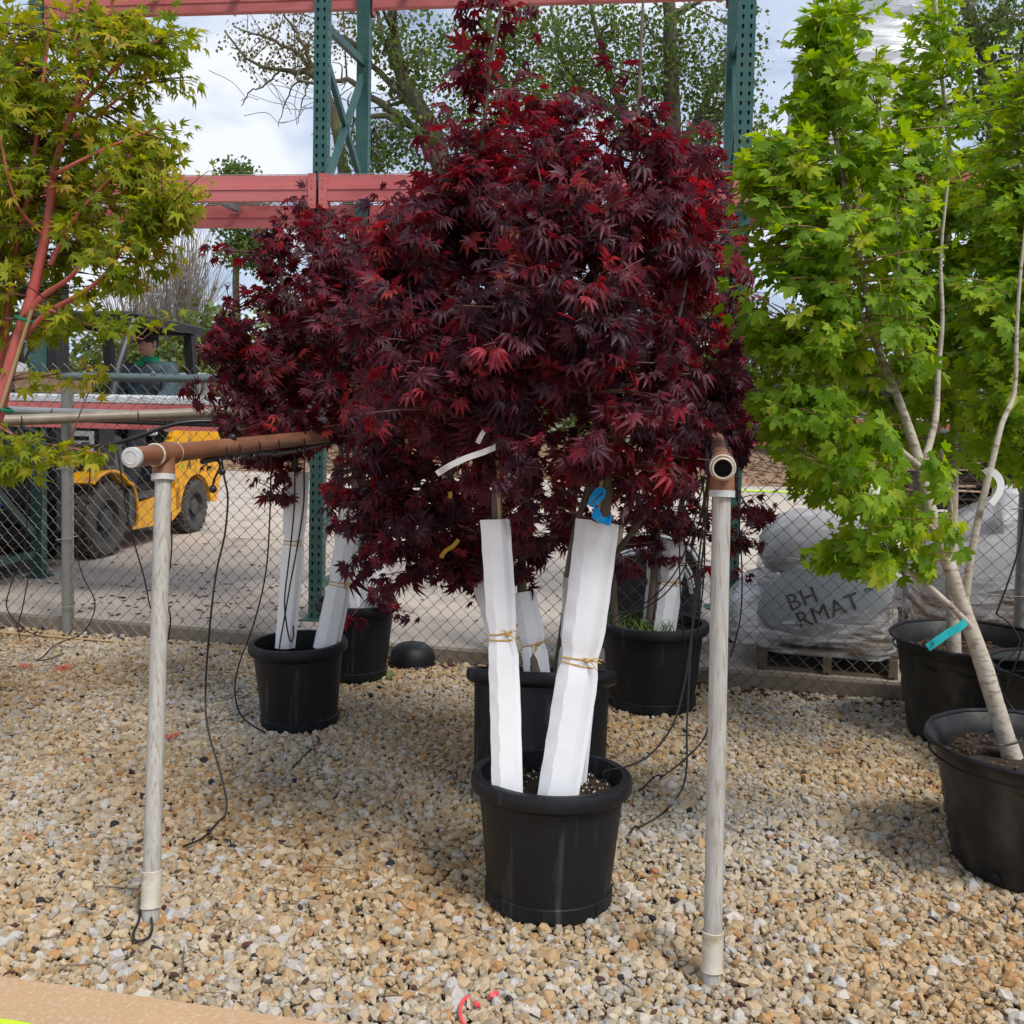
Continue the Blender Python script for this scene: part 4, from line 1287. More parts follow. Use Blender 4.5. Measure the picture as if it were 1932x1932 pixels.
# --- second tree, directly behind, in a tilted pot
Ys = 3.55
c2 = np.array([at(1018, 1440, Ys)[0], Ys, 0.015])
t2 = thing('potted_maple', LBL['second'], 'potted tree', c2, 'red Japanese maples in black nursery pots')
nursery_pot(t2, c2, 0.272, 0.425, (0.01, 0.235, 1), rbot=0.235, phase=0.3, soil=0.06, bits=40)
sleeve(t2, at(908, 1097, Ys + .1), at(960, 1290, Ys - .02), 0.075, 0.07, (), 0.2, 4)
sleeve(t2, at(985, 1118, Ys + .1), at(1012, 1290, Ys + .02), 0.075, 0.085, (0.42,), 0.1, 5)
sleeve(t2, at(1080, 1080, Ys + .2), at(1066, 1290, Ys + .1), 0.07, 0.07, (0.35,), 0.0, 6)
sk = []
sk.append(stem(t2, 'trunk', [(955, 1280, Ys), (905, 1085, Ys + .12), (880, 1000, Ys + .15), (850, 900, Ys + .15), (800, 760, Ys + .15), (775, 560, Ys + .15), (790, 420, Ys + .15)], 0.020, 0.006, M_BARK_MAPLE))
sk.append(stem(t2, 'trunk', [(1012, 1280, Ys), (985, 1118, Ys + .12), (990, 1000, Ys + .15), (1010, 800, Ys + .15), (1020, 600, Ys + .15), (1000, 400, Ys + .15), (1020, 250, Ys + .1)], 0.020, 0.006, M_BARK_MAPLE))
sk.append(stem(t2, 'branch', [(990, 1040, Ys + .14), (1050, 1010, Ys + .1), (1110, 940, Ys + .1), (1150, 800, Ys + .1), (1230, 600, Ys), (1270, 420, Ys)], 0.013, 0.004, M_BARK_MAPLE))
sk.append(stem(t2, 'branch', [(1050, 1270, Ys + .12), (1075, 1080, Ys + .24), (1095, 900, Ys + .2), (1200, 790, Ys + .2), (1290, 700, Ys + .2)], 0.014, 0.004, M_BARK_MAPLE))
sk.append(stem(t2, 'branch', [(880, 1000, Ys + .15), (840, 980, Ys), (780, 900, Ys - .1), (730, 860, Ys - .2)], 0.010, 0.003, M_BARK_MAPLE))
sk.append(stem(t2, 'branch', [(1130, 1090, Ys + .25), (1180, 1020, Ys + .2), (1228, 955, Ys + .15), (1290, 870, Ys + .1)], 0.013, 0.006, M_BARK_MAPLE))
skel2 = np.concatenate(sk)
blobs2 = [(1000, 520, Ys + .1, 220, 190, .38, .7), (1255, 560, Ys, 105, 160, .3, 1.0), (790, 500, Ys + .05, 90, 120, .3, .9), (760, 800, Ys - .1, 130, 110, .28, 1.0), (990, 960, Ys + .1, 150, 80, .3, .8),
          (760, 980, Ys - .15, 120, 70, .22, .9), (730, 1050, Ys - .2, 80, 55, .16, .8), (850, 1050, Ys, 70, 55, .16, 1.4), (940, 1020, Ys + .1, 90, 60, .18, 1.2), (690, 960, Ys - .1, 80, 60, .16, 1.0), (800, 920, Ys - .1, 110, 60, .2, 1.2), (1260, 790, Ys, 90, 110, .26, 1.0), (1010, 300, Ys + .1, 170, 80, .3, .6), (1200, 900, Ys + .1, 90, 60, .2, .7), (930, 1060, Ys + .15, 100, 50, .15, .45)]
cap_leaf(None, t2, L_RED, T_RED, blobs2, 640, 9, 0.042, skel2, hue=(0.25, 0.24), twigmat=M_BARK_DARKTWIG, seed=102, tipred=0.13, outl=0.10)

# --- left tree
Yl = 4.25
c3 = np.array([at(566, 1340, Yl)[0], Yl, 0.012])
t3 = thing('potted_maple', LBL['left'], 'potted tree', c3, 'red Japanese maples in black nursery pots')
nursery_pot(t3, c3, 0.206, 0.355, (-0.03, 0.0, 1), phase=-PI / 2 + 0.15, bits=60)
sleeve(t3, at(558, 890, Yl), at(535, 1222, Yl - .02), 0.092, 0.072, (0.62,), 0.25, 7)
sleeve(t3, at(662, 960, Yl + .05), at(612, 1224, Yl - .05), 0.09, 0.105, (0.47,), 0.55, 8)
sk = []
sk.append(stem(t3, 'trunk', [(536, 1215, Yl), (556, 890, Yl), (550, 780, Yl), (540, 640, Yl), (530, 520, Yl), (525, 430, Yl)], 0.018, 0.005, M_BARK_MAPLE))
sk.append(stem(t3, 'trunk', [(612, 1215, Yl), (662, 960, Yl + .05), (680, 850, Yl + .05), (650, 700, Yl + .05), (620, 560, Yl), (610, 430, Yl)], 0.018, 0.005, M_BARK_MAPLE))
sk.append(stem(t3, 'branch', [(552, 820, Yl), (500, 740, Yl - .1), (460, 650, Yl - .1), (440, 590, Yl - .1)], 0.009, 0.003, M_BARK_MAPLE))
sk.append(stem(t3, 'branch', [(680, 850, Yl), (690, 720, Yl - .1), (680, 600, Yl - .15), (660, 500, Yl - .1)], 0.009, 0.003, M_BARK_MAPLE))
sk.append(stem(t3, 'branch', [(554, 850, Yl), (520, 860, Yl - .15), (480, 840, Yl - .2), (450, 800, Yl - .2)], 0.008, 0.003, M_BARK_MAPLE))
skel3 = np.concatenate(sk)
blobs3 = [(560, 510, Yl, 115, 105, .34, 1.0), (490, 650, Yl, 100, 95, .34, 1.0), (620, 640, Yl, 120, 130, .34, 1.0), (545, 780, Yl - .05, 140, 75, .32, 1.0), (660, 520, Yl, 80, 110, .3, .8), (500, 880, Yl - .1, 75, 42, .18, .8), (430, 640, Yl - .05, 50, 50, .2, .6), (400, 740, Yl - .1, 40, 36, .15, .3)]
cap_leaf(None, t3, L_RED, T_RED, blobs3, 420, 9, 0.042, skel3, hue=(0.31, 0.26), twigmat=M_BARK_DARKTWIG, seed=103, tipred=0.13, outl=0.10)

# --- second left tree, behind
Yk = 5.0
c4 = np.array([at(668, 1265, Yk)[0], Yk, 0.012])
t4 = thing('potted_maple', LBL['left2'], 'potted tree', c4, 'red Japanese maples in black nursery pots')
nursery_pot(t4, c4, 0.206, 0.375, (0.02, 0, 1), phase=0.1, bits=20)
sleeve(t4, at(648, 1010, Yk), at(668, 1150, Yk), 0.09, 0.075, (), 0.1, 9)
sleeve(t4, at(712, 990, Yk), at(698, 1152, Yk), 0.10, 0.10, (0.7,), -0.3, 10)
sk = []
sk.append(stem(t4, 'trunk', [(668, 1150, Yk), (645, 1000, Yk), (640, 800, Yk), (600, 600, Yk), (590, 450, Yk)], 0.018, 0.005, M_BARK_MAPLE))
sk.append(stem(t4, 'trunk', [(700, 1150, Yk), (712, 990, Yk), (720, 800, Yk), (730, 600, Yk), (740, 400, Yk)], 0.018, 0.005, M_BARK_MAPLE))
skel4 = np.concatenate(sk)
blobs4 = [(680, 650, Yk, 110, 180, .38, 1.0), (760, 520, Yk, 90, 130, .3, .9), (700, 900, Yk, 100, 80, .25, .8), (620, 440, Yk, 60, 50, .22, .8), (700, 1120, Yk - .2, 55, 40, .14, .6), (655, 1205, Yk - .45, 22, 22, .05, .5), (760, 1130, Yk - .1, 50, 36, .12, .35)]
cap_leaf(None, t4, L_RED, T_RED, blobs4, 330, 8, 0.044, skel4, hue=(0.36, 0.25), twigmat=M_BARK_DARKTWIG, seed=104, tipred=0.13, outl=0.10)

# --- right tree, behind the right post
Yr = 4.62
c5 = np.array([at(1228, 1320, Yr)[0], Yr, 0.012])
t5 = thing('potted_maple', LBL['right'], 'potted tree', c5, 'red Japanese maples in black nursery pots')
nursery_pot(t5, c5, 0.255, 0.385, (0, 0.02, 1), phase=-PI / 2 - .4, bits=80, soil=0.05)
sleeve(t5, at(1238, 1015, Yr + .05), at(1226, 1172, Yr + .05), 0.085, 0.07, (0.47,), 0.0, 11)
sleeve(t5, at(1270, 1020, Yr), at(1250, 1192, Yr - .02), 0.10, 0.095, (0.55,), 0.1, 12)
sk = []
sk.append(stem(t5, 'trunk', [(1226, 1170, Yr), (1240, 1010, Yr), (1250, 850, Yr), (1290, 650, Yr), (1320, 450, Yr), (1330, 320, Yr)], 0.018, 0.005, M_BARK_MAPLE))
sk.append(stem(t5, 'trunk', [(1250, 1190, Yr), (1275, 1010, Yr), (1310, 850, Yr), (1370, 680, Yr), (1380, 480, Yr)], 0.018, 0.005, M_BARK_MAPLE))
sk.append(stem(t5, 'trunk', [(1162, 1195, Yr - .1), (1158, 1120, Yr - .1), (1165, 1040, Yr - .1), (1180, 960, Yr), (1200, 850, Yr)], 0.017, 0.008, M_BARK_MAPLE))
sk.append(stem(t5, 'branch', [(1310, 850, Yr), (1360, 860, Yr - .1), (1400, 940, Yr - .15), (1425, 980, Yr - .15)], 0.008, 0.003, M_BARK_MAPLE))
skel5 = np.concatenate(sk)
blobs5 = [(1335, 430, Yr, 62, 100, .3, .6), (1340, 640, Yr, 90, 130, .34, 1.0), (1330, 790, Yr, 100, 80, .3, 1.0), (1420, 985, Yr - .15, 42, 55, .14, 1.0), (1395, 1060, Yr - .15, 18, 48, .1, .6), (1270, 960, Yr, 90, 45, .2, .8), (1240, 1010, Yr - .1, 50, 30, .14, .6), (1300, 320, Yr, 80, 60, .25, .5), (1165, 1070, Yr - .2, 50, 40, .14, .3), (1390, 800, Yr, 40, 60, .2, .8)]
cap_leaf(None, t5, L_RED, T_RED, blobs5, 370, 8, 0.044, skel5, hue=(0.24, 0.22), twigmat=M_BARK_DARKTWIG, seed=105, tipred=0.13, outl=0.10)
# grass and a seedling growing in the right tree's pot
mb = MB()
top5 = c5 + np.array([0, 0, 0.345])
for k in range(140):
    a = random.uniform(0, 6.28); r = 0.19 * math.sqrt(random.random())
    p = top5 + np.array([-0.06 + r * math.cos(a) * .9, r * math.sin(a) * .8, 0.0])
    if abs(p[0] - c5[0]) > 0.21:
        continue
    h_ = random.uniform(0.03, 0.085); d = np.array([random.uniform(-.06, .06), random.uniform(-.05, .05), h_])
    mb.strip([p, p + d * 0.55 + np.array([0, 0, .01]), p + d], [np.array([.0022, 0, 0]), np.array([.0018, 0, 0]), np.array([.0004, 0, 0])], 0.0003)
M_GRASS = pm('grass_blade', (0.06, 0.14, 0.02), (0.14, 0.20, 0.03), 20, 0.6)
obj('grass', mb, M_GRASS, t5, kind='stuff')

# ================================================================ coral-bark maple at the left edge
Yc = 3.55
def coral_tree():
    base = at(-190, 1330, Yc); base[2] = 0.0
    t = thing('coral_bark_maple', 'yellow-green maple with bright red bark rising at the left edge', 'tree', base)
    nursery_pot(t, np.array([base[0], base[1], 0.012]), 0.218, 0.40, bits=10)
    sk = []
    b0 = np.array([base[0], base[1], 0.33])
    S = lambda nm, pts, r0, r1: sk.append(stem(t, nm, pts, r0, r1, M_BARK_RED))
    S('trunk', [b0 + (0.02, 0, 0), (-70, 1000, Yc), (-10, 800, Yc), (30, 650, Yc), (60, 560, Yc), (84, 450, Yc), (95, 390, Yc), (98, 335, Yc), (112, 285, Yc), (135, 215, Yc), (165, 150, Yc), (200, 60, Yc), (220, -40, Yc)], 0.027, 0.005)
    S('trunk', [b0 + (-0.05, .05, 0), (-90, 1000, Yc + .1), (-24, 780, Yc + .1), (8, 640, Yc + .1), (16, 560, Yc + .1), (40, 430, Yc + .12), (62, 330, Yc + .12), (75, 200, Yc + .12), (90, 80, Yc + .12), (100, -30, Yc + .12)], 0.022, 0.005)
    S('branch', [(48, 605, Yc), (80, 560, Yc - .04), (130, 525, Yc - .08), (172, 478, Yc - .1)], 0.013, 0.006)
    S('branch', [(40, 640, Yc), (90, 590, Yc - .04), (160, 550, Yc - .1), (205, 510, Yc - .12), (240, 460, Yc - .12), (300, 420, Yc - .1)], 0.012, 0.003)
    S('branch', [(95, 500, Yc), (112, 465, Yc), (150, 400, Yc - .05), (215, 330, Yc - .05), (270, 260, Yc)], 0.010, 0.003)
    S('branch', [(135, 215, Yc), (180, 170, Yc), (240, 110, Yc), (330, 60, Yc)], 0.009, 0.003)
    S('branch', [(140, 260, Yc), (200, 205, Yc), (260, 160, Yc)], 0.008, 0.003)
    S('branch', [(143, 200, Yc), (150, 120, Yc), (140, 20, Yc), (145, -30, Yc)], 0.008, 0.003)
    S('branch', [(98, 335, Yc), (120, 320, Yc - .1), (200, 280, Yc - .15), (300, 240, Yc - .12)], 0.009, 0.003)
    S('branch', [(-8, 800, Yc), (30, 822, Yc - .12), (90, 838, Yc - .2), (150, 848, Yc - .25), (195, 856, Yc - .25)], 0.0032, 0.0012)
    S('branch', [(-8, 830, Yc), (15, 862, Yc - .2), (30, 880, Yc - .25)], 0.003, 0.0012)
    S('branch', [(58, 570, Yc), (110, 590, Yc - .1), (190, 620, Yc - .15), (270, 640, Yc - .15)], 0.004, 0.0015)
    S('branch', [(84, 450, Yc), (30, 380, Yc - .15), (0, 260, Yc - .2), (-20, 160, Yc - .2)], 0.005, 0.002)
    mb = MB(); mb.tube([at(0, 775, Yc - .03), at(60, 585, Yc - .04)], 0.0065, 7)
    o = obj('cane_stake', mb, M_CANE, t)
    for y_, x_ in ((770, 2), (603, 50)):
        p = at(x_, y_, Yc - .01); ax = nrm(at(60, 585, Yc) - at(0, 775, Yc)); u = nrm(np.cross(ax, [0, 1, 0])); w = np.cross(ax, u)
        mb = MB(); mb.tube([p + 0.036 * (math.cos(a) * u + math.sin(a) * w) for a in np.linspace(0, 2 * PI, 17)], 0.006, 6, cap=False)
        obj('tie_tape', mb, M_GTAPE, t)
    skel = np.concatenate(sk)
    blobs = [(80, 120, Yc + .1, 130, 90, .34, .6), (240, 80, Yc, 80, 60, .2, .6), (300, 95, Yc, 70, 32, .15, .7), (180, 200, Yc + .05, 130, 80, .28, .6), (50, 270, Yc + .1, 110, 130, .34, 1.0), (270, 290, Yc - .05, 75, 45, .2, .9), (300, 330, Yc - .1, 70, 30, .18, .6),
             (90, 400, Yc + .12, 150, 100, .3, .9), (270, 380, Yc - .05, 95, 60, .2, 1.0), (240, 480, Yc - .1, 85, 60, .22, .9), (40, 560, Yc + .15, 110, 110, .28, .9), (180, 600, Yc - .1, 130, 40, .2, .55), (110, 690, Yc - .1, 110, 45, .2, .15), (150, 855, Yc - .25, 70, 30, .1, .9), (60, 830, Yc - .25, 60, 30, .1, .8), (20, 880, Yc - .25, 30, 25, .08, .6), (10, 150, Yc + .2, 60, 120, .3, .7), (320, 170, Yc, 40, 25, .12, .3), (250, 60, Yc + .1, 90, 50, .25, .6), (200, 260, Yc + .15, 110, 60, .2, .7), (330, 255, Yc - .05, 40, 25, .12, .5), (340, 385, Yc - .1, 45, 40, .14, .8), (10, 420, Yc + .25, 60, 160, .25, .9), (130, 500, Yc + .25, 110, 80, .2, .7)]
    cap_leaf(None, t, L_CORAL, T_CORAL, blobs, 800, 9, 0.039, skel, hue=(0.50, 0.26), twigmat=M_BARK_DARKTWIG, outl=0.08, seed=106, droop=0.3)
    return t


coral_tree()

# ================================================================ green maples at the right
Yg = 3.12


def g_tree1():
    c = np.array([at(1945, 1560, 3.06)[0], 3.06, 0.008])
    t = thing('green_maple', 'green maple with pale leaning trunk in front-right dusty black container', 'potted tree', c, 'green maples with pale bark in big black containers')
    soft_pot(t, c, 0.315, 0.385, (0.02, -0.015, 1), rbot=0.215, seed=3)
    sk = []
    S = lambda pts, r0, r1, nm='branch', n=10: sk.append(stem(t, nm, pts, r0, r1, M_BARK_PALE, n))
    S([(1922, 1465, Yg), (1895, 1385, Yg), (1857, 1260, Yg), (1822, 1160, Yg), (1795, 1080, Yg), (1765, 1000, Yg), (1742, 900, Yg), (1722, 830, Yg), (1690, 740, Yg), (1650, 640, Yg), (1625, 500, Yg), (1600, 400, Yg + .02), (1585, 300, Yg + .03), (1560, 180, Yg + .04), (1545, 60, Yg + .04), (1530, -60, Yg + .04)], 0.0315, 0.006, 'trunk', 16)
    S([(1818, 1150, Yg), (1832, 1050, Yg - .02), (1850, 960, Yg - .03), (1868, 890, Yg - .03), (1890, 800, Yg - .02), (1914, 740, Yg), (1918, 630, Yg), (1925, 520, Yg), (1940, 380, Yg)], 0.013, 0.004)
    S([(1838, 1190, Yg), (1800, 1150, Yg - .06), (1745, 1100, Yg - .12), (1700, 1065, Yg - .16), (1672, 1030, Yg - .18), (1655, 985, Yg - .2), (1625, 960, Yg - .22), (1590, 900, Yg - .24)], 0.011, 0.003)
    S([(1700, 1065, Yg - .16), (1660, 1010, Yg - .2), (1630, 990, Yg - .22)], 0.006, 0.002)
    S([(1770, 1010, Yg), (1720, 955, Yg - .06), (1660, 905, Yg - .1), (1600, 840, Yg - .12), (1565, 800, Yg - .12)], 0.009, 0.003)
    S([(1735, 880, Yg), (1700, 850, Yg - .05), (1650, 800, Yg - .1), (1595, 755, Yg - .1), (1560, 740, Yg - .1)], 0.011, 0.003)
    S([(1690, 740, Yg), (1640, 720, Yg - .05), (1600, 690, Yg - .08), (1540, 640, Yg - .1)], 0.008, 0.003)
    S([(1680, 690, Yg), (1700, 670, Yg), (1690, 600, Yg), (1695, 500, Yg - .03), (1690, 380, Yg - .03)], 0.010, 0.003)
    S([(1742, 880, Yg + .05), (1765, 790, Yg + .1), (1770, 700, Yg + .12), (1778, 600, Yg + .12), (1775, 480, Yg + .12), (1790, 330, Yg + .1)], 0.012, 0.004)
    S([(1650, 640, Yg), (1610, 560, Yg - .1), (1590, 470, Yg - .12), (1560, 380, Yg - .12)], 0.008, 0.003)
    S([(1620, 470, Yg), (1560, 400, Yg - .05), (1500, 320, Yg - .08), (1470, 280, Yg - .08)], 0.008, 0.003)
    S([(1605, 420, Yg), (1640, 330, Yg), (1660, 250, Yg), (1655, 200, Yg)], 0.008, 0.003)
    S([(1790, 1060, Yg), (1795, 970, Yg - .1), (1785, 880, Yg - .14)], 0.008, 0.003)
    skel = np.concatenate(sk)
    blobs = [(1570, 90, Yg, 65, 130, .22, 1.0), (1580, 250, Yg, 85, 110, .28, 1.0), (1470, 330, Yg - .05, 90, 80, .24, 1.0), (1530, 460, Yg - .1, 130, 110, .32, 1.0), (1660, 380, Yg - .05, 90, 130, .3, .8), (1500, 600, Yg - .1, 95, 110, .3, 1.0), (1650, 580, Yg - .15, 90, 100, .28, .7),
             (1500, 740, Yg - .12, 90, 80, .26, 1.0), (1570, 820, Yg - .15, 120, 75, .25, 1.0), (1640, 960, Yg - .25, 85, 60, .16, .8), (1620, 1050, Yg - .25, 95, 32, .14, 1.0), (1720, 900, Yg - .2, 60, 80, .18, .8), (1760, 1010, Yg - .18, 45, 60, .12, 1.0), (1530, 190, Yg, 40, 60, .15, .4), (1420, 270, Yg, 35, 45, .12, .35), (1730, 690, Yg - .2, 70, 70, .16, .5), (1540, 900, Yg - .2, 50, 45, .14, .5)]
    cap_leaf(None, t, L_GREEN, T_GREEN, blobs, 660, 9, 0.0350, skel, hue=(0.52, 0.26), twigmat=M_BARK_TWIG, outl=0.08, seed=107, wind=(-.35, 0, 0), droop=0.55)
    return t


def g_tree2():
    Y = 4.25
    c = np.array([at(1838, 1320, Y)[0], Y, 0.008])
    t = thing('green_maple', 'green maple with upright trunk in black container by the fence', 'potted tree', c, 'green maples with pale bark in big black containers')
    soft_pot(t, c, 0.335, 0.425, (-0.01, -0.01, 1), rbot=0.255, seed=5)
    sk = []
    S = lambda pts, r0, r1, nm='branch': sk.append(stem(t, nm, pts, r0, r1, M_BARK_PALE))
    S([(1800, 1235, Y), (1796, 1100, Y), (1798, 950, Y), (1800, 780, Y), (1790, 600, Y), (1785, 400, Y), (1790, 250, Y), (1770, 100, Y), (1765, -30, Y)], 0.030, 0.007, 'trunk')
    S([(1798, 950, Y), (1770, 820, Y - .1), (1785, 700, Y - .1), (1800, 560, Y - .1), (1810, 400, Y - .1)], 0.013, 0.004)
    S([(1798, 900, Y), (1840, 760, Y), (1860, 600, Y), (1870, 450, Y)], 0.013, 0.004)
    S([(1790, 600, Y), (1740, 480, Y), (1730, 330, Y), (1725, 200, Y)], 0.010, 0.003)
    S([(1798, 950, Y), (1740, 880, Y), (1700, 800, Y), (1640, 700, Y)], 0.010, 0.003)
    skel = np.concatenate(sk)
    blobs = [(1770, 80, Y, 60, 140, .26, 1.0), (1790, 280, Y, 100, 130, .36, 1.0), (1700, 300, Y, 70, 120, .3, .8), (1840, 480, Y, 110, 150, .4, 1.0), (1700, 520, Y, 110, 140, .4, .9), (1830, 700, Y, 120, 120, .36, 1.0), (1680, 730, Y, 110, 100, .34, .9), (1800, 850, Y - .1, 80, 55, .25, .6), (1640, 860, Y, 60, 45, .2, .4), (1720, 180, Y, 50, 100, .26, .8), (1640, 400, Y, 70, 120, .3, .7), (1900, 620, Y, 60, 120, .3, .8), (1760, 440, Y, 80, 120, .3, .8)]
    cap_leaf(None, t, L_GREEN, T_GREEN, blobs, 620, 9, 0.038, skel, hue=(0.48, 0.25), twigmat=M_BARK_TWIG, outl=0.08, seed=108, wind=(-.35, 0, 0), droop=0.55)


def g_tree3():
    Y = 3.72
    c = np.array([at(2040, 1430, Y)[0], Y, 0.008])
    t = thing('green_maple', 'green maple in black container cut off by the right edge, between two others', 'potted tree', c, 'green maples with pale bark in big black containers')
    soft_pot(t, c, 0.33, 0.43, (0.02, 0.0, 1), rbot=0.25, seed=9)
    sk = []
    S = lambda pts, r0, r1, nm='branch': sk.append(stem(t, nm, pts, r0, r1, M_BARK_PALE))
    S([(2040, 1320, Y), (2035, 1100, Y), (2020, 850, Y), (2000, 600, Y), (1985, 400, Y), (1980, 200, Y)], 0.030, 0.007, 'trunk')
    S([(2025, 900, Y), (1960, 760, Y - .1), (1940, 640, Y - .1), (1930, 500, Y - .1)], 0.012, 0.004)
    S([(2020, 850, Y), (1950, 900, Y - .1), (1925, 860, Y - .15), (1900, 800, Y - .15)], 0.010, 0.003)
    S([(2000, 600, Y), (1950, 450, Y), (1930, 300, Y), (1925, 180, Y)], 0.010, 0.003)
    skel = np.concatenate(sk)
    blobs = [(1950, 190, Y, 60, 110, .28, 1.0), (1900, 420, Y, 90, 110, .34, 1.0), (1980, 480, Y, 110, 150, .36, .9), (1920, 640, Y - .1, 90, 110, .32, 1.0), (1930, 820, Y - .1, 80, 80, .28, 1.0), (1850, 560, Y - .1, 60, 80, .24, .6), (1890, 290, Y, 50, 80, .24, .8), (1860, 700, Y - .1, 60, 80, .2, .6)]
    cap_leaf(None, t, L_GREEN, T_GREEN, blobs, 430, 9, 0.037, skel, hue=(0.60, 0.25), twigmat=M_BARK_TWIG, outl=0.08, seed=109, wind=(-.35, 0, 0), droop=0.55)


g_tree1(); g_tree2(); g_tree3()

# ================================================================ irrigation pipe frames
def ring(c, ax, r, rr, n=18, m=6, up=(0, 0, 1)):
    ax = nrm(ax); u = nrm(np.cross(ax, up)); w = np.cross(ax, u)
    mb = MB(); mb.tube([np.asarray(c) + r * (math.cos(a) * u + math.sin(a) * w) for a in np.linspace(0, 2 * PI, n + 1)], rr, m, cap=False)
    return mb


def collar(a, b, r):
    mb = MB()
    a = np.asarray(a); b = np.asarray(b); d = nrm(b - a)
    L_ = np.linalg.norm(b - a)
    mb.tube([a, a + d * 0.003, a + d * 0.006, b - d * 0.006, b - d * 0.003, b], [r * 0.97, r * 1.03, r, r, r * 1.03, r * 0.97], 22)
    return mb


def pipe_frame(label, near, far, tee_t, foot, R, mat, capped, ties=(), len_ext=0.0):
    """post, tee and long horizontal pipe; near/far = pipe ends, foot = where the post meets the gravel"""
    ax = nrm(far - near)
    tee = near + ax * tee_t
    t = thing('pipe_frame', label, 'pipe frame', foot, 'pipe frames carrying the irrigation tubes')
    end = far + ax * len_ext
    mb = MB()
    if capped:
        mb.tube([near, end], R, 22)
    else:
        m = 22
        u = nrm(np.cross(ax, [0, 0, 1])); w = np.cross(ax, u); ang = np.linspace(0, 2 * PI, m, endpoint=False)
        circ = np.outer(np.cos(ang), u) + np.outer(np.sin(ang), w)
        V = np.concatenate([end + circ * R, near + circ * R, near + circ * (R - 0.005), near + ax * 0.35 + circ * (R - 0.005)])
        F = [(i * m + j, i * m + (j + 1) % m, (i + 1) * m + (j + 1) % m, (i + 1) * m + j) for i in range(3) for j in range(m)]
        F.append(tuple(range(m))); F.append(tuple(3 * m + j for j in range(m)))
        mb.add(V, F)
    pipe = obj('crossbar', mb, mat, t, smooth=0.8)
    if capped:
        mb = MB(); mb.tube([near - ax * 0.004, near - ax * 0.003, near + ax * 0.012, near + ax * 0.0121], [R * 0.90, R * 1.01, R * 1.015, R * 0.9], 24)
        c = obj('end_cap', mb, M_CAP, t, smooth=0.5)
        obj('cap_ridge', ring(near - ax * 0.004, ax, R * 0.66, 0.0016), M_CAP, c)
    else:
        obj('pipe_mouth', ring(near, ax, R - 0.0025, 0.0026), M_PVC2, t)
        mb = MB(); mb.tube([near + ax * 0.026, near + ax * 0.027], R - 0.0052, 18); obj('bore_shade_disc', mb, M_HOLE, pipe)  # black disc paints the shade inside the open pipe
    mb = collar(tee - ax * 0.052, tee + ax * 0.052, R * 1.17)
    dn = nrm(foot - tee)
    mb.tube([tee, tee + dn * 0.062, tee + dn * 0.075, tee + dn * 0.0751], [R * 1.10, R * 1.16, R * 1.20, R * 1.0], 22)
    tb = obj('tee_fitting', mb, mat, t, smooth=0.7)
    for s in (-1, 1):
        obj('fitting_lip', ring(tee + ax * 0.052 * s, ax, R * 1.10, 0.0035), M_PVC2, tb)
    mb = MB(); mb.tube([tee + dn * 0.06, tee + dn * 0.0765], [R * 1.21, R * 1.21], 22); obj('fitting_lip', mb, M_CAP, tb)
    mb = MB()
    L_ = np.linalg.norm(foot - tee)
    mb.tube([tee + dn * (0.07 + (L_ - 0.07) * q) for q in np.linspace(0, 1, 12)] + [foot + dn * 0.12], R * 0.84, 22)
    obj('post', mb, M_PVC, t, smooth=0.8)
    mb = collar(foot - dn * 0.125, foot - dn * 0.035, R * 0.97)
    cp = obj('coupling', mb, M_PVC2, t)
    for q in (0.125, 0.035):
        obj('coupling_lip', ring(foot - dn * q, dn, R * 0.955, 0.0022, up=(0, 1, 0)), M_PVC2, cp)
    for q in ties:
        p = near + ax * q
        obj('hose_strap', ring(p + np.array([0, 0, -0.010]), ax + np.array([0, 0, 0.08 * math.sin(q * 9)]), R * 1.16, 0.0028), M_HOSE, t)
        if random.random() < 0.8:
            mb = MB(); mb.ball(p + np.array([0.01, -R * 0.4, -R * 1.55]), 0.009, 8, 5)
            mb.tube([p + np.array([0, -R * .2, -R]), p + np.array([0.006, -R * .4, -R * 1.6])], 0.003, 5)
            obj('dripper', mb, M_HOSE, t)
    # supply hose strapped under the pipe
    return t, near, ax, end


FOOT1 = onz(284, 1737, 0.01)
near1 = at(248, 863, 2.74)
far1 = onz(690, 815, near1[2] - 0.002)
L1 = np.linalg.norm(far1 - near1)
_ax = nrm(far1 - near1)
# distance along the pipe at which it passes over picture column 309
tq = [near1 + _ax * q for q in np.linspace(0.02, 0.6, 120)]
tee1 = float(np.linspace(0.02, 0.6, 120)[np.argmin([abs(proj(p)[0] - 309) for p in tq])])
f1, n1_, ax1, end1 = pipe_frame('rust-painted pipe on a weathered white post with white end cap, left of the front pot', near1, far1, tee1, FOOT1, 0.0275, M_RUST, True, ties=(0.52, 0.62, 0.78, 0.95, 1.2, 1.5), len_ext=0.7)
FOOT2 = onz(1343, 1858, 0.01)
near2 = at(1364, 884, 2.44)
far2 = onz(1353, 829, near2[2])
_ax = nrm(far2 - near2)
f2, n2_, ax2, end2 = pipe_frame('rusty open-ended pipe on a weathered white post, right of the front pot', near2, far2, 0.09, FOOT2, 0.0265, M_RUST, False, ties=(0.32, 0.5, 0.8, 1.1), len_ext=0.9)
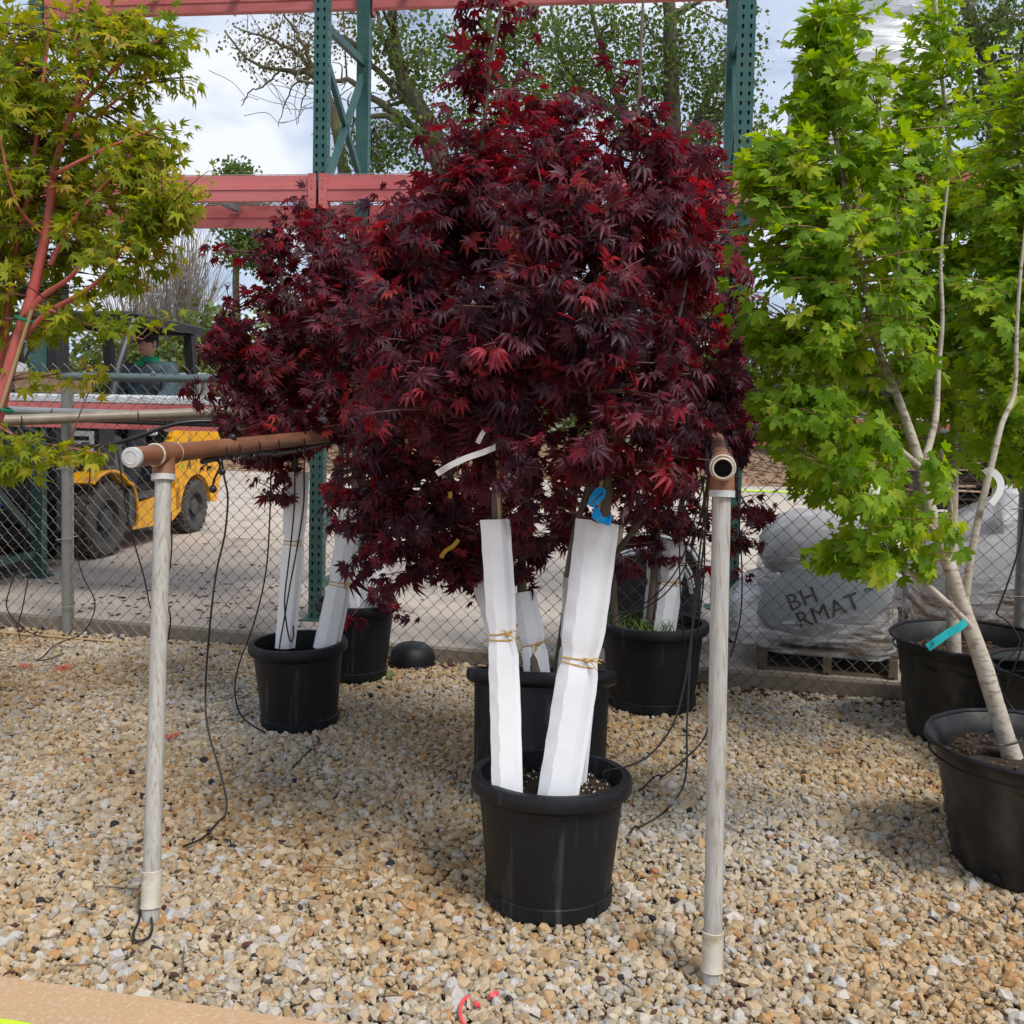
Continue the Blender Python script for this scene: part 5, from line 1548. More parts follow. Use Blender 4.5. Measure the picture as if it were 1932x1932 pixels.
# far-left pipe, its post outside the picture
a3 = at(-260, 812, 4.0); b3 = onz(440, 776, a3[2] - 0.004)
a3 = at(-330, 807, 4.5)
b3 = at(430, 777, 5.5)
ax3 = nrm(b3 - a3)
FOOT3 = a3 + ax3 * 0.15; FOOT3 = np.array([FOOT3[0], FOOT3[1], 0.01])
f3, n3_, ax3, end3 = pipe_frame('dull brown pipe crossing the left edge in front of the forklift', a3, b3, 0.15, FOOT3, 0.027, M_DULLPIPE, True, ties=(), len_ext=0.25)
for px_ in (40, 258, 398, 468, 478):
    q = min(np.linspace(0, 3, 600), key=lambda q: abs(proj(a3 + ax3 * q)[0] - px_))
    obj('hose_strap', ring(a3 + ax3 * q + np.array([0, 0, -0.008]), ax3, 0.031, 0.0032), M_HOSE, f3)


# header pipe along the fence
def header(label, p0, p1, mat):
    t = thing('header_pipe', label, 'pipe', p0, 'grey header pipes along the fence')
    mb = MB(); mb.tube([p0, p1], 0.024, 16); obj('pipe', mb, mat, t)
    mb = MB(); mb.tube([p0 + (0, 0, -.038), (p0 + p1) / 2 + (0, 0, -.042), p1 + (0, 0, -.038)], 0.013, 10); h = obj('supply_hose', mb, M_HOSE, t)
    for q in np.linspace(0.08, 0.95, 7):
        obj('hose_strap', ring(p0 * (1 - q) + p1 * q + np.array([0, 0, -.016]), p1 - p0, 0.036, 0.003), M_HOSE, t)
    return t


header('grey header pipe with black hose under it, behind the brown pipe at the left', at(-60, 772, 5.75), at(690, 797, 5.45), M_GREYPIPE)
header('grey header pipe with black hose under it, between red and green maples at the right', at(1340, 808, 4.85), at(1980, 826, 4.45), M_GREYPIPE)


# ================================================================ irrigation tubes
def tube(label, pts, r=0.0032, group='thin black irrigation tubes', name='irrigation_tube', mat=None, n=6, seg=40, cat='tube', zmin=0.026):
    P = [p if isinstance(p, np.ndarray) else at(*p) for p in pts]
    S = spline(P, seg)
    S[:, 2] = np.maximum(S[:, 2], zmin)
    mb = MB(); mb.tube(S, r, n)
    o = obj(name, mb, mat or M_HOSE, None, smooth=1.0, origin=S[0])
    return tag(o, label, cat, group)


G = lambda x, y, z=0.027: onz(x, y, z)
yp = lambda px, n_, ax_: (lambda q: (n_ + ax_ * q)[1])(min(np.linspace(0, 3, 600), key=lambda q: abs(proj(n_ + ax_ * q)[0] - px)))
Y420 = yp(420, n1_, ax1)
tube('black tube from rusty left pipe, curling on the gravel at its end', [(418, 868, Y420), (424, 905, Y420), (430, 940, Y420), (424, 1010, Y420), (408, 1080, Y420), (396, 1180, Y420), (388, 1290, 3.5), (391, 1370, 3.42), (415, 1455, 3.35), (428, 1520, 3.28), (415, 1560, 3.24), G(380, 1583), G(345, 1597)], 0.0034)
tube('short black tube ending in two round drippers below the left pipe', [(408, 862, Y420), (415, 880, Y420 - .02), (404, 905, Y420 - .02), (402, 922, Y420 - .02)], 0.004)
mb = MB(); mb.ball(at(402, 923, Y420 - .02), 0.013, 10, 6); mb.ball(at(419, 890, Y420 - .03), 0.012, 10, 6); mb.ball(at(439, 826, Y420 + .05), 0.014, 10, 6)
tag(obj('dripper', mb, M_HOSE, None, origin=at(402, 923, Y420 - .02)), 'round black drippers on the tube under the left pipe', 'dripper')
tube('black tube hanging left of the rear left pot and looping to its base', [(513, 815, 3.75), (511, 900, 3.8), (508, 1000, 3.9), (500, 1090, 3.95), (478, 1180, 3.98), (452, 1250, 4.0), (443, 1300, 4.02), (452, 1345, 4.04), (475, 1368, 4.06), G(500, 1382)])
tube('black tube hanging in front of the left white guard, hooked on pot rim', [(552, 800, 3.9), (556, 880, 3.95), (555, 960, 3.98), (546, 1050, 4.0), (537, 1130, 4.0), (541, 1180, 4.0), (548, 1210, 4.0), (554, 1200, 4.01), (553, 1180, 4.02)])
tube('black tube crossing the left white guard and dropping into its pot', [(577, 800, 3.95), (574, 880, 3.97), (573, 950, 3.98), (563, 1020, 4.0), (548, 1100, 4.0), (536, 1170, 4.0), (528, 1215, 4.0), (529, 1240, 4.0)])
tube('black tube looping down beside the far-left sacks', [(28, 812, 5.1), (40, 870, 5.1), (50, 920, 5.1), (50, 1000, 5.15), (42, 1050, 5.2), (22, 1100, 5.25), (12, 1140, 5.3), (22, 1165, 5.3), (32, 1178, 5.32), G(38, 1206)])
tube('second black tube of the far-left loop, bending to the rack foot', [(36, 812, 5.1), (58, 870, 5.1), (78, 930, 5.1), (74, 1010, 5.12), (56, 1080, 5.18), (42, 1150, 5.25), (36, 1178, 5.3), (60, 1195, 5.35), G(90, 1203)])
tube('black tube bowing out beside the galvanised fence post', [(170, 850, 5.3), (168, 920, 5.3), (150, 1010, 5.3), (146, 1050, 5.3), (160, 1095, 5.3), (178, 1130, 5.3), (176, 1160, 5.32), (155, 1195, 5.3), G(110, 1214), G(82, 1238), G(70, 1246), G(95, 1243), G(120, 1232)])
tube('black tube hanging behind the left white post', [(222, 850, 4.6), (232, 920, 4.6), (240, 970, 4.6), (255, 1030, 4.62), (272, 1090, 4.65), (282, 1140, 4.66), (290, 1158, 4.68)])
tube('black tube showing right of the left white post', [(318, 930, 4.2), (324, 1000, 4.25), (322, 1060, 4.3), (312, 1120, 4.35), (322, 1170, 4.4), (312, 1220, 4.45), (290, 1245, 4.5)])
# heavy hose sagging under the far-left pipe
tube('thick black hose sagging under the brown pipe at the left', [(42, 806, 5.12), (70, 818, 5.1), (110, 833, 5.1), (160, 842, 5.1), (210, 838, 5.12), (260, 824, 5.15), (310, 806, 5.2), (360, 796, 5.25), (440, 795, 5.35)], 0.011, group='thick black supply hoses', name='supply_hose', n=10, cat='hose')
hs_ = [n1_ + ax1 * q + np.array([0, -0.012, -0.035 - 0.006 * math.sin(q * 7)]) for q in np.linspace(0.42, 2.2, 12)]
tube('thick black hose strapped under the rusty left pipe', hs_, 0.009, group='thick black supply hoses', name='supply_hose', n=10, cat='hose')
hs_ = [n2_ + ax2 * q + np.array([-0.035, 0, -0.016 - 0.006 * math.sin(q * 7)]) for q in np.linspace(0.16, 2.3, 12)]
tube('thick black hose strapped beside the rusty right pipe', hs_, 0.009, group='thick black supply hoses', name='supply_hose', n=10, cat='hose')
# bundle at the right post
tube('black tube from right pipe arching down to the front pot rim', [(1340, 880, 2.9), (1334, 960, 2.92), (1322, 1080, 2.95), (1308, 1180, 2.95), (1292, 1290, 2.92), (1268, 1370, 2.88), (1225, 1425, 2.84), (1180, 1447, 2.8), (1142, 1455, 2.79), (1140, 1475, 2.79)])
tube('long black tube bent at the gravel right of the front pot', [(1338, 880, 2.95), (1325, 1000, 2.98), (1312, 1120, 3.0), (1302, 1250, 2.98), (1296, 1370, 2.92), (1296, 1440, 2.88), (1286, 1490, 2.86), (1250, 1535, 2.84), G(1205, 1562), G(1186, 1578), G(1185, 1588)])
tube('black tube lying back from the right post over the gravel', [(1345, 900, 3.2), (1344, 1100, 3.25), (1340, 1300, 3.22), (1334, 1380, 3.18), (1300, 1425, 3.14), G(1250, 1465), G(1206, 1492)])
tube('black tube curving from the right bundle to the broad rear pot', [(1330, 900, 3.6), (1310, 980, 3.8), (1285, 1060, 4.0), (1250, 1110, 4.2), (1205, 1145, 4.3), (1150, 1165, 4.35), (1100, 1178, 4.3)])
tube('black tube crossing the white guards of the broad rear pot', [(1336, 900, 3.6), (1318, 990, 3.8), (1292, 1070, 4.05), (1255, 1120, 4.2), (1215, 1148, 4.25), (1160, 1175, 4.3)])
tube('black tube drooping over the rim of the broad rear pot', [(1300, 930, 4.2), (1284, 1010, 4.2), (1283, 1100, 4.2), (1290, 1200, 4.2), (1300, 1290, 4.2)])
tube('black tube hanging straight at the back of the right post', [(1352, 880, 3.5), (1352, 1000, 3.5), (1350, 1150, 3.52), (1346, 1300, 3.55), (1342, 1345, 3.56)], 0.005)
tube('black tube hanging left of the right post, ending near the rear pot', [(1326, 900, 3.8), (1330, 1000, 3.85), (1326, 1110, 3.9), (1310, 1240, 3.95), (1308, 1330, 4.0)])
tube('thin black tube dropping from the right pipe through the hanging maple leaves', [(1390, 870, 4.3), (1393, 960, 4.3), (1400, 1080, 4.32), (1396, 1170, 4.35), (1378, 1240, 4.4)])
tube('black tube kinked above the rear right container', [(1935, 900, 3.5), (1928, 1010, 3.5), (1905, 1090, 3.5), (1882, 1152, 3.5), (1882, 1160, 3.5), (1900, 1172, 3.5), (1918, 1195, 3.5), (1924, 1215, 3.5), (1905, 1240, 3.5), (1885, 1252, 3.5), (1885, 1290, 3.5), (1905, 1330, 3.5), (1940, 1370, 3.45)])
tube('black tube leaning across the rear right container from the edge', [(1960, 1150, 3.6), (1925, 1230, 3.6), (1895, 1310, 3.62), (1882, 1345, 3.62)])
lp = [at(1888 + 40 * math.cos(a), 1392 + 14 * math.sin(a), 3.05 - 0.10 * math.sin(a)) for a in np.linspace(0, 2 * PI * 0.93, 16)]
tube('black tube coiled round the pale leaning trunk inside its container', lp)
lp = [at(268, 1712, 2.80), at(264, 1722, 2.79), at(275, 1730, 2.74), G(287, 1745), G(281, 1768), G(258, 1776), G(251, 1762), G(262, 1738), at(268, 1715, 2.79)]
tube('small black loop of tube at the foot of the left white post', lp, 0.0036)
tube('loose black tube stub lying on gravel before the rear left pot', [G(597, 1388, .03), G(601, 1398), G(575, 1425), G(553, 1448)])

# ================================================================ tags and ribbons on the trees
def tagstrip(name, label, cat, pts, wid, mat, wdir=None, group=None):
    S = spline([at(*p) for p in pts], 14)
    T = np.gradient(S, axis=0)
    W = [nrm(np.cross(t, [0, 1, 0.15])) * wid / 2 if wdir is None else np.asarray(wdir) * wid / 2 for t in T]
    mb = MB(); mb.strip(S, W, 0.0005)
    o = obj(name, mb, mat, None, smooth=0.8, origin=S[0])
    return tag(o, label, cat, group)


bl = thing('ribbon', 'bright blue ribbon tied round the trunk above the right white guard', 'ribbon', at(1130, 955, 2.84))
for pl in ([(1108, 951, 2.740), (1113, 936, 2.735), (1125, 920, 2.730), (1136, 919, 2.730), (1144, 925, 2.735), (1140, 940, 2.730), (1128, 952, 2.725), (1118, 958, 2.725)], [(1120, 958, 2.730), (1129, 956, 2.725), (1134, 968, 2.720), (1140, 982, 2.720), (1148, 976, 2.725), (1146, 990, 2.725), (1128, 986, 2.720), (1116, 976, 2.720)], [(1148, 976, 2.730), (1153, 965, 2.730), (1155, 976, 2.725), (1152, 992, 2.720), (1142, 991, 2.720)]):
    P3 = [at(*p) for p in pl]
    cen = np.mean(P3, axis=0) + np.array([0, -0.012, 0.0])
    k = len(P3)
    V = P3 + [cen] + [p + np.array([0, 0.0008, 0]) for p in P3]
    F = [(i, (i + 1) % k, k) for i in range(k)] + [(k + 1 + (i + 1) % k, k + 1 + i, k) for i in range(k)] + [(i, k + 1 + i, k + 1 + (i + 1) % k, (i + 1) % k) for i in range(k)]
    mb = MB(); mb.add(V, F); obj('ribbon_fold', mb, M_BLUE, bl, smooth=0)
tg = tagstrip('plant_tag', 'white printed plant tag slanting through the leaves of the front red maple', 'tag', [(824, 894, 2.53), (850, 878, 2.52), (880, 864, 2.52), (915, 852, 2.54), (938, 842, 2.58)], 0.015, M_TAG)
S_ = [at(*p) for p in ((829, 890, 2.523), (846, 880, 2.518))]
for k, dv in enumerate((-0.0045, -0.0015, 0.0015, 0.0045)):
    mb = MB(); d_ = nrm(S_[1] - S_[0]); u_ = nrm(np.cross([0, 1, 0], d_))
    mb.bar(S_[0] - u_ * dv + (0, -.003, 0), S_[1] - u_ * dv - d_ * (0.006 if k % 2 else 0) + (0, -.003, 0), 0.0006, 0.0012, (0, 1, 0)); obj('print', mb, M_INK, tg, smooth=0)
tagstrip('plant_tag', 'small white folded tag above the printed tag of the front maple', 'tag', [(901, 836, 2.56), (908, 822, 2.55), (914, 812, 2.555)], 0.012, M_TAG)
tagstrip('plant_tag', 'white plastic strip tag curling from the pale branch at the right', 'tag', [(1857, 893, 3.06), (1868, 888, 3.05), (1880, 896, 3.05), (1888, 910, 3.05), (1886, 928, 3.05), (1876, 944, 3.05), (1870, 951, 3.05)], 0.022, M_TAG)
tagstrip('plant_tag', 'pale cream tag hanging among the leaves left of the leaning trunk', 'tag', [(1655, 905, 2.86), (1650, 925, 2.85), (1646, 948, 2.85)], 0.03, M_TAG)
tt = tagstrip('plant_tag', 'teal flagging tape with a handwritten mark on the leaning pale trunk', 'tag', [(1822, 1172, 3.02), (1812, 1182, 3.01), (1790, 1194, 3.0), (1770, 1208, 2.99), (1750, 1222, 2.99)], 0.026, M_TEAL)
for pts in (((1757, 1213), (1760, 1211), (1762, 1214), (1758, 1218), (1762, 1217)), ((1757, 1208), (1758, 1207))):
    mb = MB(); mb.tube([at(x, y, 2.985) for x, y in pts], 0.0011, 4); obj('pen_mark', mb, M_INK, tt)
for lab, pts in (('yellow tag dangling in the dark leaves behind the front maple', [(848, 928, 3.2), (850, 934, 3.2), (848, 940, 3.2)]), ('yellow ribbon end hanging behind the left white guard of the front pot', [(865, 1018, 3.2), (855, 1030, 3.2), (840, 1040, 3.2), (832, 1052, 3.2)])):
    tagstrip('plant_tag', lab, 'tag', pts, 0.013, M_YTAG)
tagstrip('plant_tag', 'teal tape on the low branch behind the pale leaning trunk', 'tag', [(1830, 1040, 3.5), (1818, 1046, 3.5), (1812, 1052, 3.5)], 0.022, M_TEAL)

# ================================================================ litter on the gravel
tube('bent pink ribbon lying on the near gravel', [G(884, 1880, .022), G(872, 1890, .028), G(868, 1905, .026), G(870, 1920, .028), G(878, 1934, .02)], 0.0045, group=None, name='ribbon_scrap', mat=M_PINK, cat='ribbon', zmin=0.018)
mb = MB(); p = G(929, 1879, .024); mb.box(p, (.016, .010, .014), Matrix.Rotation(.5, 3, 'Z') @ Matrix.Rotation(.5, 3, 'X')); mb.box(p + (.008, .004, .004), (.008, .012, .008), Matrix.Rotation(1.1, 3, 'Z'))
tag(obj('ribbon_scrap', mb, M_PINK, None, smooth=0, origin=p), 'crumpled pink ribbon scrap on the near gravel', 'ribbon')
mb = MB(); p = G(901, 1896, .022); mb.box(p, (.012, .008, .007), Matrix.Rotation(.2, 3, 'Z')); mb.box(p + (-.004, .003, .003), (.007, .007, .006), Matrix.Rotation(.9, 3, 'Y'))
tag(obj('ribbon_scrap', mb, M_PINK, None, smooth=0, origin=p), 'smallest pink scrap, between the bent pink ribbon and the crumpled one', 'ribbon')
for lab, pts in (('tangled orange string on the gravel right of the left post', [(478, 1578), (495, 1570)],), ):
    pass
for lab, cx_, cy_, n_, sp in (('frayed orange string heap near the fence at the left', 118, 1262, 16, 24), ('thin orange string on the gravel beside the left post', 318, 1391, 10, 26), ('faded orange string scrap below the far-left tubes', 45, 1258, 7, 22)):
    mb = MB()
    for k in range(n_):
        p = [G(cx_ + random.gauss(0, sp * .5), cy_ + random.gauss(0, sp * .12), 0.022) for _ in range(3)]
        p[1] = p[1] + (0, 0, .012)
        mb.tube(spline(p, 8), 0.0016, 4)
    tag(obj('string_tangle', mb, M_ORANGE, None, origin=G(cx_, cy_)), lab, 'string')
# twigs, straws and dark leaf bits
mb = MB()
for k in range(150):
    x, y = random.uniform(-40, 1960), random.uniform(1230, 1925)
    p = G(x, y, 0.022)
    if (p[0] - PV0[0]) * PVN[0] + (p[1] - PV0[1]) * PVN[1] < 0.02:
        continue
    a = random.uniform(0, PI); l = random.uniform(0.02, 0.10) * (1 if random.random() < .8 else 2)
    d = np.array([math.cos(a), math.sin(a), random.uniform(-.05, .1)]) * l
    mb.tube([p, p + d * .5 + (0, 0, random.uniform(0, .006)), p + d], random.uniform(0.0008, 0.0019), 4)
tag(obj('dead_twigs', mb, M_TWIGDEB, None), 'scattered dead twigs and stems over the gravel', 'twigs', kind='stuff')
mb = MB()
for k in range(170):
    x, y = random.uniform(-40, 1960), random.uniform(1230, 1920)
    p = G(x, y, 0.024)
    mb.ball(p, (random.uniform(.006, .017), random.uniform(.004, .009), .004), 6, 3, Matrix.Rotation(random.uniform(0, 3), 3, 'Z') @ Matrix.Rotation(random.uniform(-.5, .5), 3, 'X'))
M_DEADLEAF = pm('dead_leaf', (0.05, 0.025, 0.015), (0.10, 0.03, 0.025), 30, 0.9)
tag(obj('dead_leaves', mb, M_DEADLEAF, None), 'fallen dark leaf bits scattered over the gravel', 'leaves', kind='stuff')
mb = MB()
for k in range(420):
    t = random.uniform(-1.2, 6.2); p = fpt(t, random.uniform(-0.14, 0.03), random.uniform(0.008, 0.03))
    mb.ball(p, (random.uniform(.01, .03), random.uniform(.006, .014), .006), 6, 3, Matrix.Rotation(random.uniform(0, 3), 3, 'Z') @ Matrix.Rotation(random.uniform(-.6, .6), 3, 'X'))
tag(obj('leaf_litter', mb, M_DEADLEAF, None), 'brown leaf litter caught along the foot of the fence', 'leaf litter', kind='stuff')
mb = MB()
for k in range(300):
    if random.random() < .5:
        x, y = random.gauss(310, 130), random.gauss(1140, 35)
    else:
        x, y = random.uniform(60, 1700), random.uniform(1040, 1190)
    p = G(x, y, YZ + 0.006)
    if (p - FA) @ FN < 0.12:
        continue
    s = random.uniform(.004, .016)
    mb.ball(p, (s * random.uniform(1, 2), s * .6, .004), 6, 3, Matrix.Rotation(random.uniform(-.5, .5), 3, 'Z'))
tag(obj('leaf_litter', mb, M_DEADLEAF, None), 'dry leaf crumbs strewn on the concrete yard behind the fence', 'leaf litter', kind='stuff')
a_, b_ = fpt(-1.4, -0.10, .022), G(300, 1226, .022)
mb = MB(); mb.tube(spline([G(-60, 1188, .024), G(150, 1205, .026), G(300, 1217, .024), G(490, 1228, .022)], 20), 0.006, 7)
tag(obj('cane', mb, M_STRAW, None, origin=G(150, 1205)), 'long tan bamboo cane lying along the foot of the fence', 'cane')
tube('yellow-green hose across the corner of the tan pavement', [onz(-60, 1924, .036), onz(0, 1929, .036), onz(45, 1936, .036), onz(100, 1950, .036)], 0.008, group=None, name='garden_hose', mat=M_NEON, cat='hose', n=10, zmin=0.036)
tube('yellow-green hose stretched along the far edge of the yard', [onz(1180, 918, YZ + .03), onz(1390, 925, YZ + .03), onz(1540, 931, YZ + .03), onz(1800, 941, YZ + .03)], 0.013, group=None, name='garden_hose', mat=M_NEON, cat='hose', n=10)
# dark upturned basin by the fence behind the second pot
pb = at(778, 1238, 5.25); pb[2] = 0.01
mb = MB(); mb.lathe([(0.115, 0.0), (0.118, 0.03), (0.105, 0.075), (0.075, 0.10), (0.03, 0.112), (0, 0.113)], 26, None, pb)
t = thing('basin', 'black upturned plastic basin lying by the fence behind the tilted pot', 'basin', pb)
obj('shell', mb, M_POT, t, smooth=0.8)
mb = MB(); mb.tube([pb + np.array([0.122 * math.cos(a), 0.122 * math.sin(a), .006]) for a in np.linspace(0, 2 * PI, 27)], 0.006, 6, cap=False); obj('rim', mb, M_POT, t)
# small weeds
for lab, x, y, sz in (('small green weed growing by the dark rear left pot', 735, 1283, .05), ('tiny green weed on the gravel below the rear left pot', 635, 1440, .035), ('green weed at the fence foot behind the tilted pot', 915, 1245, .07)):
    p = G(x, y, .01); mb = MB()
    for k in range(9):
        a = random.uniform(0, 6.28); d = np.array([math.cos(a) * sz * .6, math.sin(a) * sz * .6, sz * random.uniform(.4, 1)])
        w = nrm(np.cross(d, [0, 0, 1])) * sz * .16
        mb.strip([p, p + d * .5 + (0, 0, sz * .1), p + d], [w * .4, w, w * .1], 0.0004)
    tag(obj('weed', mb, M_GRASS, None, origin=p), lab, 'weed')

# ================================================================ forklift with its driver
FB_ = onz(205, 1051, YZ)
FF = nrm(np.array([-0.157, -0.988, 0])); FL = np.array([-FF[1], FF[0], 0.0])      # forward, left
FO = FB_ - FL * 0.50
RF = np.stack([FF, FL, [0, 0, 1]], 1)


def fl(x, y, z):
    return FO + FF * x + FL * y + np.array([0, 0, z])


fk = thing('forklift', 'yellow forklift with black mast and overhead guard on the concrete yard', 'forklift', FO)


def fpart(name, mb, mat, parent=None, smooth=0.5, **k):
    return obj(name, mb, mat, parent or fk, smooth=smooth, **k)


def fbox(mb, x0, x1, y0, y1, z0, z1):
    mb.box(fl((x0 + x1) / 2, (y0 + y1) / 2, (z0 + z1) / 2), (x1 - x0, y1 - y0, z1 - z0), RF)
    return mb


def fprism(mb, poly, y0, y1):
    mb.prism(poly, fl(0, y0, 0), FF, np.array([0, 0, 1.0]), FL, y1 - y0)
    return mb


def wheel(x, side, r, w):
    y = side * (0.50 - w / 2)
    mb = MB()
    prof = [(r * 0.60, -w / 2 + .01), (r * 0.66, -w / 2), (r * 0.90, -w / 2 - .002), (r * 0.97, -w / 2 + .02), (r, -w / 2 + .045), (r, w / 2 - .045), (r * 0.97, w / 2 - .02), (r * 0.90, w / 2 + .002), (r * 0.66, w / 2), (r * 0.60, w / 2 - .01)]
    M = np.stack([FF, np.array([0, 0, 1.0]), -FL * 1.0], 1)
    mb.lathe(prof, 44, M, fl(x, y, r))
    for k in range(22):
        a = 2 * PI * k / 22
        for s in (-1, 1):
            aa = a + (0.14 if s > 0 else 0)
            c = fl(x, y, r) + FF * (math.cos(aa) * (r - .004)) + np.array([0, 0, math.sin(aa) * (r - .004)]) + FL * s * w * 0.24
            rad = FF * math.cos(aa) + np.array([0, 0, math.sin(aa)])
            tan = -FF * math.sin(aa) + np.array([0, 0, math.cos(aa)])
            mb.box(c, (0.030, r * 0.17, w * 0.46), np.stack([rad, nrm(tan + FL * 0.3 * s), nrm(FL - tan * 0.3 * s)], 1))
    tw = fpart('wheel', mb, M_TYRE, smooth=0.6)
    mb = MB()
    prof = [(r * 0.62, w / 2 - .012), (r * 0.56, w / 2 - .005), (r * 0.52, w / 2 - .05), (r * 0.30, w / 2 - .06), (r * 0.28, w / 2 - .015), (r * 0.14, w / 2 - .005), (0, w / 2 - .004)]
    if side < 0:
        prof = [(q, -z) for q, z in prof]
    M2 = np.stack([FF, np.array([0, 0, 1.0]), FL], 1)
    mb.lathe(prof, 30, M2, fl(x, y, r))
    for k in range(6):
        a = 2 * PI * k / 6
        mb.ball(fl(x, y + side * (w / 2 - .05), r) + FF * math.cos(a) * r * .40 + np.array([0, 0, math.sin(a) * r * .40]), 0.012, 6, 4)
    obj('rim', mb, M_HUB, tw, smooth=0.7)


RW, RR_ = 0.29, 0.238
for s in (1, -1):
    wheel(0.0, s, RW, 0.21)
    wheel(-1.48, s, RR_, 0.165)
# chassis, side skirts, floor
mb = MB(); fbox(mb, -1.25, 0.22, -0.36, 0.36, 0.16, 0.50); fpart('chassis', mb, M_BLACK, smooth=0)
for s in (1, -1):
    mb = MB()
    fprism(mb, [(-0.36, .17), (-1.00, .15), (-1.19, .24), (-1.16, .46), (-0.98, .42), (-0.36, .36)], *((0.34, 0.50) if s > 0 else (-0.50, -0.34)))
    fpart('side_skirt', mb, M_YELLOW, smooth=0)
    # fender: a curved strip over the front wheel
    mb = MB(); pts = []
    for a in np.linspace(math.radians(52), math.radians(192), 18):
        rr = RW + 0.10 + (0.03 if a > 2.4 else 0)
        pts.append(fl(math.cos(a) * rr, s * 0.40, RW + math.sin(a) * rr * 0.98))
    mb.strip(pts, [FL * 0.115] * len(pts), 0.008)
    fe = fpart('fender', mb, M_YELLOW, smooth=0.6)
    mb = MB(); mb.tube([p + FL * s * 0.112 for p in pts], 0.013, 7); obj('fender_lip', mb, M_YELLOW, fe)
    mb = MB(); fprism(mb, [(-0.30, .20), (-0.42, .20), (-0.42, .52), (-0.36, .56), (-0.31, .50)], *((0.29, 0.50) if s > 0 else (-0.50, -0.29))); fpart('mud_flap', mb, M_GREYPLATE, smooth=0)
mb = MB(); fbox(mb, -0.98, -0.20, -0.48, 0.47, 0.40, 0.44); fpart('floor_plate', mb, M_GREYPLATE, smooth=0)
mb = MB(); fprism(mb, [(-0.42, .45), (-0.36, .92), (-0.10, .98), (0.02, .70), (0.02, .45)], -0.40, 0.40); fpart('dash_cowl', mb, M_GREYPLATE, smooth=0)
# engine hood and counterweight
mb = MB(); fprism(mb, [(-0.95, .44), (-1.02, .86), (-1.10, .93), (-1.55, .96), (-1.55, .44)], -0.42, 0.42); fpart('engine_hood', mb, M_BLACK, smooth=0)
mb = MB()
arch = [(-1.48 + 0.30 * math.cos(a), 0.24 + 0.30 * math.sin(a)) for a in np.linspace(0.05, PI - 0.1, 12)]
prof = [(-1.10, .24), (-1.06, .55), (-1.02, .86), (-1.18, .97), (-1.60, 1.02), (-1.84, .98), (-1.98, .86), (-2.00, .50), (-1.90, .24)]
cw_out = prof + [(x, z) for x, z in arch[::-1]]
fprism(mb, cw_out, 0.36, 0.50); fprism(mb, cw_out, -0.50, -0.36)
fprism(mb, [(-1.55, .30), (-1.55, 1.0), (-1.84, .99), (-1.99, .86), (-2.01, .50), (-1.92, .30)], -0.359, 0.359)
cwt = fpart('counterweight', mb, M_YELLOW, smooth=0)
mb = MB()
for y0 in (0.10, -0.34):
    fprism(mb, [(-1.60, 1.0), (-1.62, 1.12), (-1.74, 1.16), (-1.90, 1.08), (-1.92, .96)], y0, y0 + 0.24)
obj('counterweight_horn', mb, M_YELLOW, cwt, smooth=0)
# seat and controls
mb = MB(); mb.box(fl(-1.16, 0.08, 1.00), (0.46, 0.46, 0.10), RF); mb.box(fl(-1.42, 0.08, 1.24), (0.10, 0.44, 0.46), RF @ np.array(Matrix.Rotation(-0.15, 3, 'Y'))); fpart('seat', mb, M_BLACK, smooth=0)
mb = MB(); mb.tube([fl(-0.40, .08, .80), fl(-0.62, .08, 1.10)], 0.02, 8); fpart('steering_column', mb, M_BLACK)
ax_ = nrm(fl(-0.62, .08, 1.10) - fl(-0.40, .08, .80)); fpart('steering_wheel', ring(fl(-0.63, .08, 1.12), ax_, 0.16, 0.014, 22, 8), M_BLACK)
# overhead guard
gd = []
for s in (1, -1):
    y = 0.44 * s
    mb = MB(); mb.tube([fl(-0.06, y, .95), fl(-0.26, y * .98, 1.50), fl(-0.52, y * .94, 1.88)], 0.032, 8); fpart('guard_pillar', mb, M_BLACK)
    mb = MB(); mb.bar(fl(-1.62, y * .94, .98), fl(-1.52, y * .92, 1.82), 0.075, 0.085, FF); fpart('guard_pillar', mb, M_BLACK, smooth=0)
mb = MB()
for s in (1, -1):
    mb.bar(fl(-0.52, s * .43, 1.895), fl(-1.70, s * .43, 1.85), 0.05, 0.07)
mb.bar(fl(-0.54, -.43, 1.895), fl(-0.54, .43, 1.895), 0.06, 0.07); mb.bar(fl(-1.69, -.43, 1.85), fl(-1.69, .43, 1.85), 0.06, 0.07)
fpart('guard_roof', mb, M_BLACK, smooth=0)
for k in range(7):
    x = -0.66 - k * 0.16
    mb = MB(); mb.bar(fl(x, -.41, 1.895 - .04 * k / 7), fl(x, .41, 1.895 - .04 * k / 7), 0.02, 0.05); fpart('roof_slat', mb, M_BLACK, smooth=0)
mb = MB(); fprism(mb, [(-0.50, 1.925), (-0.50, 1.95), (-1.72, 1.895), (-1.72, 1.865)], -0.45, 0.45); fpart('roof_panel', mb, M_GREYPLATE, smooth=0)
